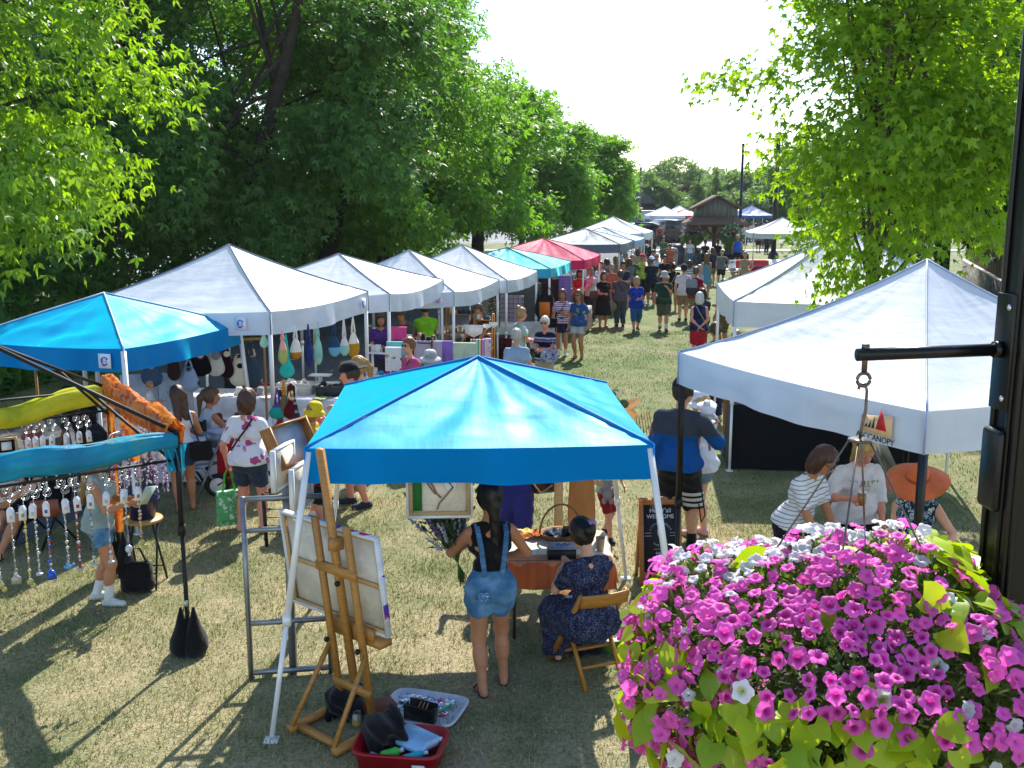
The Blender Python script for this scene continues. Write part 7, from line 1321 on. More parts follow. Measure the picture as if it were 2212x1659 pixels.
for p, uu in zip(Pl, ul):
    if not lime(p, uu) and not (uu[0] < -.72 and uu[2] > -.4 and uu[2] < .3 and rs.random() < .6): 
        if rs.random() > .012: continue
    low = uu[2] < -.2; s = rs.uniform(.11, .18) if low else rs.uniform(.06, .11)
    if any(np.linalg.norm(p-q) < s*.50 for q in ups): continue
    ups.append(p); nrm = uu*.8+A([0, -.1, .5 if not low else .1])+rs.normal(size=3)*.36; nrm /= np.linalg.norm(nrm); ax = A([0, 0, -1.])+rs.normal(size=3)*.65+uu*.3; ax -= nrm*(ax@nrm); ax /= np.linalg.norm(ax); sx = np.cross(ax, nrm)
    V = (lv*s)@np.stack([sx, ax, nrm]); vb.add(V+p*rs.uniform(.97, 1.09)-ax*s*.4, lf); cnt += 1
vb.build('vine_leaves', [LIME.m], e, True)
# ================================================================ people
def feet(px, fy, ty=None):
    q = G(px, fy); 
    if ty is None: return (q[0], q[1])
    k = (ty-829.5)/CF; Y = q[1]; dz = (k*Y*cos(CP)+Y*sin(CP))/(cos(CP)-k*sin(CP)); return (q[0], q[1]), CH-dz
def bytop(px, ty, h):
    k = (ty-829.5)/CF; dz = CH-h; Y = dz*(cos(CP)-k*sin(CP))/(k*cos(CP)+sin(CP)); c = Y*cos(CP)+dz*sin(CP); return ((px-1106)/CF*c, Y)
DEN = NT('denim'); DEN.set(.85, 0, .15); DEN.col(DEN.ramp(DEN.noise(7, 4), [(.25, '#2f5578'), (.5, '#4a78a0'), (.75, '#7ea6c4')])); DEN.bump(DEN.noise(60, 3), .4, .006); DENIM = DEN.m
DDK = cloth('#26354a', 'dark_denim'); BLKC = '#101013'; WHC = '#e2e2e6'
CR = 'shoppers walking in the lane'; VN = 'vendors behind the stalls'; FAR = 'people far down the lane'
# --- hero: woman with flowers
w = person('woman seen from behind in denim overall shorts and black tank top holding a bouquet', feet(1060, 1488), radians(12), 1.70, 1.0, 'f', 'tan', (((.07, .20, .66), (.9, -.6, -.3)), ((.10, .16, .60), (1, -.5, -.3))), 'shift', .02, (.25, -.12), ('lowtail', '#120e0e'), [('tank', BLKC, {'hem': .55, 'neck': .825, 'loose': .006}), ('shorts', DENIM, {'len': .44, 'waist': .605, 'loose': .009}), ('sandals', '#1c1a1a')], 0)
o = w['o']
for s in (-1, 1):
    mb = MB(); pts = [(s*.040, -.080, .59), (s*.055, -.082, .72), (s*.065, -.064, .79), (s*.066, -.01, .825), (s*.06, .05, .80)]
    P2 = A(pts); t = np.linspace(0, 4, 17); P2 = np.stack([np.interp(t, range(5), P2[:, i]) for i in range(3)], 1)*1.70
    for i in range(16): mb.bar(P2[i], P2[i+1], .04, .008, 0, (0, 1, 0))
    mb.build('overall_strap', [DENIM], o)
mb = MB(); mb.grid(lambda u, v: ((-.075+.05*u+.0)*1.7, (-.098-.004*sin(pi*u))*1.7, (.525-.05*v)*1.7), 5, 4); mb.build('frayed_patch', [floral('#4a78a0', ['#d9dfe6', '#2a3c52'], 40, .3)], o)
mb = MB(); J = w['J']; q = (J['L'][0]*.55+J['L'][1]*.45)*1.7+A([-.042, -.004, 0]); mb.sphere(q, (.012, .018, .03), 8, 6); mb.build('tattoo', [plain('#5a4238', .6, name='tattoo_ink')], o)
# bouquet
hb = w['wp']((-.135, .10, .60)); e = empty('flower_bouquet', tuple(hb), 'large bouquet of grey lavender flowers held by the woman in overalls', 'bouquet'); rs = np.random.default_rng(77); ax = A([-.15, .04, .62]); ax /= np.linalg.norm(ax)
n = 1700; t = rs.uniform(.10, .58, n)**.9; off = rs.normal(size=(n, 3))*.17*(t[:, None]**1.0); cen = ax*t[:, None]+off
V, F = leaves(cen, (lambda d: d/np.linalg.norm(d, axis=1)[:, None])(ax+off*2.5+rs.normal(size=(n, 3))*.4), rs.normal(size=(n, 3))+A([0, -.4, .6]), rs.uniform(.03, .075, n), 'diamond'); link('greenery', mk_np('greenery', V, F), [leafmat([(.02, .05, .02), (.05, .09, .04), (.12, .15, .10)], .3)], e)
mb = MB()
for k in range(46):
    d = ax+rs.normal(size=3)*.21; d /= np.linalg.norm(d); L_ = rs.uniform(.40, .66); m_ = int(rs.integers(3))
    mb.tube([d*.2, d*L_], .003, 4, 3); [mb.sphere(d*(L_-.20*j/15)+rs.normal(size=3)*.006, .009+.008*(j/15), 6, 4, m_) for j in range(15)]
mb.build('blossoms', [plain('#a39db8', .8, name='lavender_bloom'), plain('#b9b8c4', .8, name='silver_bloom'), plain('#5f4a70', .8, name='violet_bloom'), plain('#3f6a28', .6, name='green_stem')], e)
mb = MB()
for k in range(26): d = ax+rs.normal(size=3)*.22; mb.tube([-ax*.16+rs.normal(size=3)*.02, (0, 0, 0), d*.5], .0035, 5)
mb.build('stems', [plain('#3f6a28', .6, name='green_stem')], e)
# --- seated woman on the folding chair
w = person('seated woman in a dark floral dress with a claw clip at the card table', (FCX+.02, FCY-.11), radians(25), 1.66, 1.04, 'f', 'fair', (((.05, .22, .70), (.8, -.6, -.8)), ((.05, .23, .72), (.8, -.6, -.8))), 'sit', .12, (.15, .35), ('backbun', '#1c1310'), [('tee', floral('#141a2e', ['#5a6a9a', '#2a3a6a', '#8a8aa0', '#3a2a4a', '#1a2240'], 55, .42), {'sleeve': .72, 'neck': .822}), ('sitskirt', floral('#141a2e', ['#5a6a9a', '#2a3a6a', '#8a8aa0', '#3a2a4a', '#1a2240'], 55, .42), {'len': .92, 'waist': .62}), ('sandals', '#1a1716')], 0, hipz=.305)
mb = MB(); q = (w['hc']+w['HR']@A([.01, -.085, .035]))*1.66
for k in range(5): mb.tube([q+w['HR']@A([-.03+.015*k, -.01, .03]), q+w['HR']@A([-.028+.014*k, -.022, 0]), q+w['HR']@A([-.03+.015*k, -.01, -.03])], .006, 5)
mb.build('claw_clip', [plain('#b59ac0', .25, name='lilac_plastic')], w['o'])
mb = MB(); mb.grid(lambda u, v: ((u-.5)*.22, (v-.5)*.20, .02*sin(u*11)*cos(v*9)-.10*v*v), 14, 12); c_ = mb.build('white_cloth', [cloth('#d0d2d6')], None, True); place(c_, tuple(w['wp']((-.02, .20, .365))), (0, 0, .4)); tag(c_, 'white cloth lying on the lap of the seated woman in the floral dress', 'cloth')
# --- customer beyond the table
w = person('customer in black top and blue trousers with a brown backpack behind the bouquet woman', (.02, 10.35), FRONT-.1, 1.70, 1.08, 'f', 'pink', (((.13, .24, .70), (.8, -.4, -.6)), ((.22, .22, .69), (.9, -.5, -.5))), 'stand', .03, (0, .2), ('bob', '#5a3a28'), [('tank', BLKC, {'hem': .55}), ('pants', '#2b2f78', {'len': .95, 'waist': .62, 'loose': .012}), ('shoes', '#2a2a2e')], 1)
e = empty('drink_cup', tuple(w['R']+A([0, -.02, .0])), 'small iced drink cup held out by the customer in the black top', 'cup'); mb = MB(); mb.lathe([(.001, -.05), (.028, -.05), (.036, .05), (.001, .05)], 14); mb.build('cup_body', [plain('#7a3a34', .2, spec=.6, name='drink')], e, True); mb = MB(); mb.tube([(0, 0, .04), (.01, 0, .12)], .004, 6); mb.build('straw', [PWHITE], e)
bag('backpack', 'dark brown leather backpack with a cream strap on the customer in the black top', (.33, 10.42, 1.06), 'bag', (.34, .26, .46), plain('#3a1a14', .4, spec=.5, bump=.2, name='brown_leather'), [(.16, 10.22, 1.30), (.18, 10.2, 1.05), (.30, 10.22, .88), (.42, 10.28, .95)], rz=.5, smat=cloth('#c9bca8'))
# --- child under the canopy
w = person('child in red shorts and pale green shirt holding a grey toy behind the card table', feet(1312, 1163), FRONT+.5, 1.12, 1.0, 'm', 'fair', (((.13, .10, .56), (.5, -1, 0)), ((.10, .15, .6), (.5, -1, 0))), 'walk', 0, (0, .1), ('short', '#7a5a3a'), [('tee', floral('#a9c9a3', ['#c97a5a', '#e0d9a0', '#5f8f6a'], 12, .3), {'hem': .50}), ('shorts', '#8a1a22', {'len': .9}), ('shoes', '#1d1d22')], 1)
e = empty('soft_toy', tuple(w['R']+A([-.06, -.04, -.04])), 'grey soft toy in the hand of the child in red shorts', 'toy'); mb = MB(); mb.sphere((0, 0, 0), (.06, .05, .08), 12, 8); mb.sphere((0, -.01, .10), .05, 12, 8)
for s in (-1, 1): mb.sphere((s*.04, 0, .14), .018, 8, 6); mb.sphere((s*.07, 0, .03), (.025, .025, .045), 8, 6); mb.sphere((s*.04, -.03, -.08), (.028, .03, .04), 8, 6)
mb.build('toy_body', [cloth('#8c8c92')], e, True)
# --- man with baby at the chalkboard
mp, mh = feet(1462, 1192, 822)
BLU = NT('fleece'); BLU.set(.9, 0, .1); s_ = BLU.n('SeparateXYZ'); BLU.l(BLU.coord(), s_.inputs[0]); m = BLU.n('Math', operation='GREATER_THAN'); m.inputs[1].default_value = mh*.70; BLU.l(s_.outputs['Z'], m.inputs[0]); BLU.col(BLU.mix(m.outputs[0], '#14549c', '#3c4450')); BLU.bump(BLU.noise(26, 4), .5, .02)
w = person('tall man from behind in black cap, blue and grey pullover and black striped shorts', mp, radians(-28), mh, 1.08, 'm', 'fair', ('down', ((.11, .17, .70), (.8, -.6, -.6))), 'shift', 0, (-.35, .1), ('short', '#2a1c14'), [('tee', BLU.m, {'sleeve': 1.95, 'hem': .50, 'loose': .013, 'neck': .845}), ('shorts', BLKC, {'len': .98, 'loose': .016}), ('socks', '#141416', {'top': .3}), ('shoes', '#141416'), ('cap', '#131317')], 0)
K, Hh = w['J']['r'][1]*mh, w['J']['r'][0]*mh
for k in range(3):
    mb = MB(); q = Hh+(K-Hh)*(.62+.15*k); t = np.linspace(-2.2, 1.2, 14); R0 = .150-.006*k
    for i in range(13): mb.bar(q+A([R0*cos(t[i])*.92, R0*sin(t[i]), 0]), q+A([R0*cos(t[i+1])*.92, R0*sin(t[i+1]), 0]), .006, .034, 0)
    mb.build('white_stripe', [cloth('#d9d6cf')], w['o'])
mb = MB(); q = w['wp']((.12, -.05, .47)); mb.tube([q, q+A([.06, 0, -.18]), q+A([.10, -.01, -.42]), q+A([.06, -.02, -.50]), q+A([.03, 0, -.3])], .008, 6); o = mb.build('lanyard', [cloth('#17171a')], None); tag(o, 'black strap hanging down beside the striped shorts of the tall man', 'strap')
bp = A([mp[0]+.30, mp[1]+.14])
w = person('baby in a white sun hat carried on the arm of the tall man', tuple(bp), radians(160), .66, 1.25, 'f', 'pink', (((.13, .12, .62), (.8, -.5, -.3)), 'down'), ((-.10, .12, .18), (.10, .10, .14)), .1, (.5, .35), ('thin', '#b08a5a'), [('tee', '#d9dde6', {'hem': .46, 'sleeve': .7}), ('widehat', cloth('#e9e9ee'), {'w': .16, 'drop': .06})], 1, hipz=.48, z0=1.06)
person('woman in white top and denim shorts half hidden behind the tall man with the baby', (mp[0]+.32, mp[1]+.55), radians(30), 1.68, 1.05, 'f', 'fair', ('down', 'hold'), 'stand', 0, (0, 0), ('bob', '#c9a56a'), [('tee', '#e3e3ea'), ('shorts', '#5f7f96', {'len': .45}), ('shoes', '#c9a0a0'), ('widehat', cloth('#e3e3ea'), {'w': .11, 'drop': .03})], 1)
# --- women under the sail logo canopy
sp_ = bytop(1858, 938, 1.68)
w = person('blonde woman in a white printed tee shirt with a drink, looking down', sp_, FRONT+.12, 1.68, 1.16, 'f', 'pink', (((.09, .20, .44), (.8, -.8, -.2)), ((.115, .17, .69), (.9, -.5, -.6))), 'stand', .06, (.0, .48), ('pony', '#b3924f'), [('tee', '#dedbe0', {'hem': .50, 'sleeve': .98, 'loose': .014, 'neck': .838}), ('pants', '#141220', {'len': .95}), ('shoes', '#dddddd')], 0)
o = w['o']
ct = w['tf']; 
def shirt_text(s, size, z, m, x=.0, y=.098):
    t_ = text_mesh(s, size, o, m, (0, 0, 0), (0, 0, 0), 'print', .002); R_ = rotx(-.06); q = (A([0, 0, .51])+R_@(A([x, y, z])-A([0, 0, .51])))*1.68; t_.location = q; t_.rotation_euler = (pi/2-.02, 0, pi)
    for v_ in t_.data.vertices: v_.co.z = v_.co.z-1.6*(v_.co.x**2)
OLV = plain('#8a8a1f', .8, name='olive_print'); shirt_text('TULUM', .088, .742, OLV, 0, .092); shirt_text('MEXICO', .032, .706, plain('#c9b58a', .8, name='tan_print'), 0, .094)
mb = MB(); R_ = rotx(-.06)
for k in range(9): q = (A([0, 0, .51])+R_@(A([-.03+.03*sin(k*2.1), .094, .655-.012*k])-A([0, 0, .51])))*1.68; mb.sphere(q, (.022, .004, .02), 8, 5, 0 if k < 5 else 1)
mb.sphere((A([0, 0, .51])+R_@(A([.0, .092, .56])-A([0, 0, .51])))*1.68, (.03, .006, .05), 8, 5, 2); mb.build('flower_print', [plain('#c0485a', .8, name='red_print'), plain('#4a6a4a', .8, name='green_print'), plain('#b5aa5a', .8, name='vase_print')], o)
e = empty('drink_cup', tuple(w['R']+A([.0, -.05, .02])), 'clear iced coffee cup with straw held by the blonde woman in the printed tee', 'cup'); mb = MB(); mb.lathe([(.001, -.06), (.03, -.06), (.042, .06), (.001, .06)], 16); mb.build('cup_body', [plain('#a5682a', .15, spec=.6, name='iced_coffee')], e, True); mb = MB(); mb.lathe([(.044, .06), (.044, .07), (.02, .085), (.001, .085)], 16); mb.build('lid', [plain('#cfd3d6', .15, name='clear_lid')], e, True); mb = MB(); mb.tube([(0, 0, .08), (.02, 0, .17)], .004, 6); mb.build('straw', [BLK], e)
sp_ = bytop(1755, 955, 1.63)
person('brown haired woman in a striped white top and sunglasses bending over the goods', (sp_[0]-.2, sp_[1]-.2), radians(225), 1.72, 1.06, 'f', 'tan', (((.10, .24, .50), (.8, -.8, -.2)), ((.08, .25, .50), (.8, -.8, -.2))), 'stand', .30, (.15, .32), ('bob', '#4a2a1e'), [('tee', stripes(['#e6e6ea', '#e6e6ea', '#5f7a90', '#e6e6ea'], 26, 'Z', [0, .4, .78, .97]), {'hem': .52, 'sleeve': .7, 'loose': .012}), ('pants', '#15131f', {'len': .95}), ('shoes', '#2a2a2a'), ('sunglasses', LENS)], 0)
sp_ = bytop(1988, 1000, 1.62)
person('woman in a wide orange hat and blue patterned dress behind a black pole', (sp_[0], sp_[1]), radians(150), 1.60, 1.08, 'f', 'fair', (((.20, .22, .62), (.9, -.5, -.3)), 'front'), 'stand', .08, (.1, .25), ('bob', '#3a2a22'), [('dress', floral('#1e2c3c', ['#9fb5bf', '#5f7f94', '#c9d0c9'], 26, .45), {'sleeve': 0, 'hem': .25}), ('widehat', cloth('#d0693a'), {'w': .165, 'drop': .018, 'band': '#a5491f'}), ('sandals', '#3a2a22')], 0)
# --- girl among the mobiles
gp, gh = feet(228, 1300, 958)
w = person('girl in orange visor, grey vest, denim shorts and white socks looking at the mobiles', gp, radians(-82), gh-.03, .92, 'f', 'tan', (((.03, .21, .66), (.7, -1, -.4)), ((.06, .20, .655), (.7, -1, -.4))), 'shift', .02, (0, .28), ('vlong', '#8f6a3a'), [('tank', '#93a3a0', {'hem': .48, 'loose': .014}), ('shorts', DENIM, {'len': .45}), ('socks', '#e2e2e4', {'top': .62}), ('shoes', '#c9cbc4'), ('visor', plain('#d8421f', .5, name='orange_visor'))], 0)
mb = MB(); mb.box((0, 0, 0), (.15, .004, .21)); o = mb.build('paper_sheet', [plain('#b5c9c4', .7, name='paper_green')], None); place(o, tuple(w['R']+A([.09, -.02, .06])), (.5, .2, 1.2)); tag(o, 'pale paper sheet in the hands of the girl in the orange visor', 'paper')
# --- seated red haired woman behind the mobiles
e = empty('camp_chair', (-5.35, 11.2, 0), 'dark folding camp chair under the red haired woman behind the mobiles', 'chair', None, 2.6)
part('seat', lambda b: b.box((0, 0, .42), (.5, .45, .02)), BLKF, e); part('backrest', lambda b: b.box((0, -.24, .68), (.5, .02, .4), 0, rotx(.2)), BLKF, e)
for s in (-1, 1): part('leg', lambda b: (b.bar((s*.25, -.25, 0), (s*.25, .22, .60), .022), b.bar((s*.25, .22, 0), (s*.25, -.28, .85), .022)), BLK, e)
person('seated woman with red hair in a dark dotted dress and black sandals behind the mobiles', (-5.35, 11.2), 2.55, 1.70, 1.05, 'f', 'tan', ('table', 'front'), 'sitfwd', 0, (.2, .3), ('long', '#7a2418'), [('tee', floral('#10131c', ['#c9cbd0', '#10131c', '#10131c', '#10131c'], 14, .16), {'sleeve': .5}), ('shorts', floral('#10131c', ['#c9cbd0', '#10131c', '#10131c', '#10131c'], 14, .16), {'len': .9}), ('sandals', '#0e0e10')], 1, hipz=.29)
bag('leather_bag', 'brown leather bag on the lap side of the red haired woman', (-5.15, 10.85, .52), 'bag', (.32, .1, .2), plain('#7a3a1c', .4, spec=.5, name='tan_leather'), None, .3)
person('person in a black shirt bending over beside the stroller behind the orange scarf', (-5.25, 12.5), radians(60), 1.66, 1.08, 'm', 'brown', ('table', 'table'), 'stand', .55, (0, .3), ('short', '#15100e'), [('tee', '#121216'), ('pants', '#1f2430', {'len': .95}), ('shoes', '#1a1a1c')], 1)
# --- woman in white tank with baby
wp_, wh = feet(400, 1105, 838)
w = person('woman with long brown hair in a white tank top and denim shorts carrying a baby', wp_, radians(28), wh, 1.06, 'f', 'tan', (((.02, .19, .68), (.9, -.4, -.4)), ((.06, .16, .62), (.8, -.6, -.4))), 'shift', 0, (.3, .1), ('long', '#4a2e20'), [('tank', '#d2d3dc', {'hem': .54, 'loose': .005}), ('shorts', '#24406a', {'len': .45}), ('sandals', '#6a4a3a'), ('strap', cloth('#26262c'), {'pts': [(.14, -.09, .52), (.085, -.085, .68), (.06, -.05, .80), (.05, .02, .83)], 'name': 'bag_strap'})], 1)
person('bare headed baby looking over the shoulder of the woman in the white tank top', (wp_[0]-.40, wp_[1]+.12), radians(-75), .66, 1.25, 'm', 'pink', ('front', 'front'), ((-.1, .1, .2), (.1, .1, .2)), 0, (0, .1), ('thin', '#a5805a'), [('tee', '#d9d2d0', {'hem': .44})], 1, hipz=.48, z0=1.00)
bag('shoulder_bag', 'black shoulder bag at the hip of the woman in the white tank top', (wp_[0]+.26, wp_[1]-.06, .80), 'bag', (.3, .14, .26), BLKF, None, .3)
# --- woman in director's chair
person('woman with a ponytail in a white top sitting in the black director chair', (DC[0]-.0, DC[1]+.02), radians(-40), 1.66, 1.0, 'f', 'tan', ('table', 'table'), 'sit', .1, (-.5, .1), ('pony', '#6a4a30'), [('tank', '#cfd0d6', {'hem': .50}), ('sitskirt', '#b9c2d0', {'len': .5, 'waist': .56}), ('sandals', '#4a3a30')], 1, hipz=.295)
# --- woman in floral tee
fp, fh = feet(545, 1148, 846)
w = person('brown haired woman from behind in a white tee with pink flowers and dark denim shorts', fp, radians(-12), fh, 1.16, 'f', 'pink', (((.17, .0, .50), (.4, -1, 0)), ((.09, .17, .60), (.8, -.8, -.3))), 'wide', 0, (-.1, .1), ('bob', '#4a2c1e'), [('tee', floral('#dddfe6', ['#b5487a', '#dddfe6', '#c97a9a', '#b5487a', '#dddfe6'], 8.5, .36), {'hem': .50, 'sleeve': .8}), ('shorts', DDK, {'len': .62, 'loose': .014}), ('sandals', '#8a5a50'), ('strap', cloth('#2a2024'), {'pts': [(-.09, -.085, .60), (-.03, -.09, .68), (.03, -.075, .76), (.055, -.03, .82)], 'name': 'bag_strap'})], 0)
hp = w['L']; e = empty('tote_bag', tuple(hp), 'green and white leaf patterned tote bag held by the floral tee woman', 'bag', None, .5)
mb = MB(); mb.box((0, 0, -.50), (.30, .10, .42), 0, None, 1.0); mb.build('bag_body', [floral('#5fae6a', ['#c9dccf', '#c9dccf', '#5a8f6a'], 17, .38)], e, bevel=.012); mb = MB(); mb.tube([(-.07, 0, -.29), (-.04, 0, -.1), (0, 0, .0), (.04, 0, -.1), (.07, 0, -.29)], .014, 6); mb.build('handles', [plain('#2fae2a', .6, name='bright_green')], e)
# --- children by the rack
yp, yh = feet(672, 1126, 892)
person('child in a yellow sun hat and yellow sleeveless top beside the metal rack', (yp[0], yp[1]+.3), radians(-95), 1.40, 1.0, 'f', 'pink', ('fwd', 'hold'), 'stand', 0, (0, .15), ('bob', '#8a6a44'), [('tank', '#c9a93c', {'hem': .46, 'loose': .012}), ('shorts', '#c9a93c', {'len': .6}), ('bucket', cloth('#d9bf1f'), {'w': .088, 'drop': .04}), ('shoes', '#d9d9d9')], 1)
person('small child in a red shirt and black shorts behind the white canopy leg', (G(690, 1125)[0]+.03, G(690, 1125)[1]-.1), radians(120), 1.06, 1.05, 'm', 'pink', ('front', 'down'), 'stand', 0, (.3, .3), ('thin', '#c9a878'), [('tee', '#c2121c', {'hem': .47}), ('shorts', BLKC, {'len': .98, 'loose': .016}), ('shoes', '#3a3a3e')], 1)
# --- shoppers at the long table
person('man in a black backwards cap and pale shirt at the long white table', (-1.98, 12.6), radians(100), 1.84, 1.1, 'm', 'pink', ('front', 'front'), 'shift', 0, (0, .2), ('short', '#3a2a20'), [('tee', '#b5c4d6'), ('shorts', '#2f3440', {'len': .95}), ('shoes', '#2a3040'), ('backcap', '#15171c')], 1)
person('blonde woman in sunglasses behind the man in the backwards cap', (-2.05, 13.7), radians(100), 1.74, 1.0, 'f', 'fair', ('front', 'front'), 'stand', 0, (0, .1), ('pony', '#a5814a'), [('tee', '#a9adb8'), ('shorts', '#6a6e78', {'len': .6}), ('sunglasses', LENS), ('shoes', '#cfcfcf')], 1)
person('woman in a pink tee and sunglasses in front of the brown rack', bytop(885, 733, 1.66), radians(130), 1.66, 1.12, 'f', 'fair', ('front', 'front'), 'stand', 0, (.1, 0), ('short', '#7a4a2c'), [('tee', '#c0507e'), ('pants', '#3a3c46', {'len': .9}), ('sunglasses', LENS), ('shoes', '#5a5a5a'), ('strap', cloth('#3a2a28'), {'pts': [(-.07, .06, .81), (-.03, .085, .72), (.05, .09, .6)], 'name': 'bag_strap'})], 1)
person('shopper in a pale grey bucket hat just behind the foreground canopy peak', bytop(930, 762, 1.62), radians(20), 1.62, 1.1, 'f', 'fair', ('front', 'front'), 'stand', 0, (0, 0), ('bob', '#9a9490'), [('tee', '#8f96a3'), ('pants', '#4a4c55', {'len': .9}), ('bucket', cloth('#b5b8ba'), {'w': .10, 'drop': .025}), ('shoes', '#777777')], 1)
# vendors
person('vendor in an olive shirt bending behind the second white canopy', bytop(873, 662, 1.72), radians(170), 1.72, 1.2, 'm', 'tan', ('table', 'table'), 'stand', .25, (0, .3), ('short', '#4a3a2c'), [('tee', '#4a5446'), ('pants', '#2f3038', {'len': .95})], 2, VN)
person('vendor in a neon green shirt behind the second white canopy', bytop(920, 655, 1.75), radians(10), 1.75, 1.2, 'm', 'tan', ('table', 'table'), 'stand', .2, (0, .3), ('short', '#3a2c22'), [('tee', '#7fc21a'), ('pants', '#2f3038', {'len': .95})], 2, VN)
person('vendor in a maroon shirt behind the wooden shelves', bytop(1040, 655, 1.70), radians(150), 1.70, 1.15, 'm', 'tan', ('table', 'table'), 'stand', .1, (0, .3), ('short', '#5a4030'), [('tee', '#5a2234'), ('pants', '#2f3038', {'len': .95})], 2, VN)
person('vendor in purple behind the white wire rack', bytop(822, 678, 1.66), radians(190), 1.66, 1.1, 'f', 'tan', ('front', 'front'), 'stand', 0, (0, .2), ('bob', '#3a2a22'), [('tee', '#4a2a7a'), ('pants', '#2f3038', {'len': .95})], 2, VN)
person('vendor in black seated behind the bags by the first pole', (-4.6, 16.9), radians(200), 1.66, 1.1, 'f', 'pink', ('front', 'front'), 'sit', 0, (0, .3), ('long', '#2a1a16'), [('tee', '#121216'), ('pants', '#1a1a20', {'len': .95})], 2, VN, hipz=.29)
person('vendor in a red tee under the red canopy', bytop(1252, 583, 1.62), FRONT, 1.62, 1.2, 'f', 'tan', ('front', 'front'), 'stand', 0, (0, .2), ('bob', '#2a1e1a'), [('tee', '#b01c34'), ('pants', '#2f3038', {'len': .95})], 2, VN)
person('grey haired vendor in a white tee under the red canopy', bytop(1277, 578, 1.70), radians(130), 1.70, 1.2, 'm', 'pink', ('table', 'front'), 'stand', 0, (0, .2), ('bob', '#8a8a8a'), [('tee', '#d6d6de'), ('pants', '#2f3038', {'len': .95})], 2, VN)
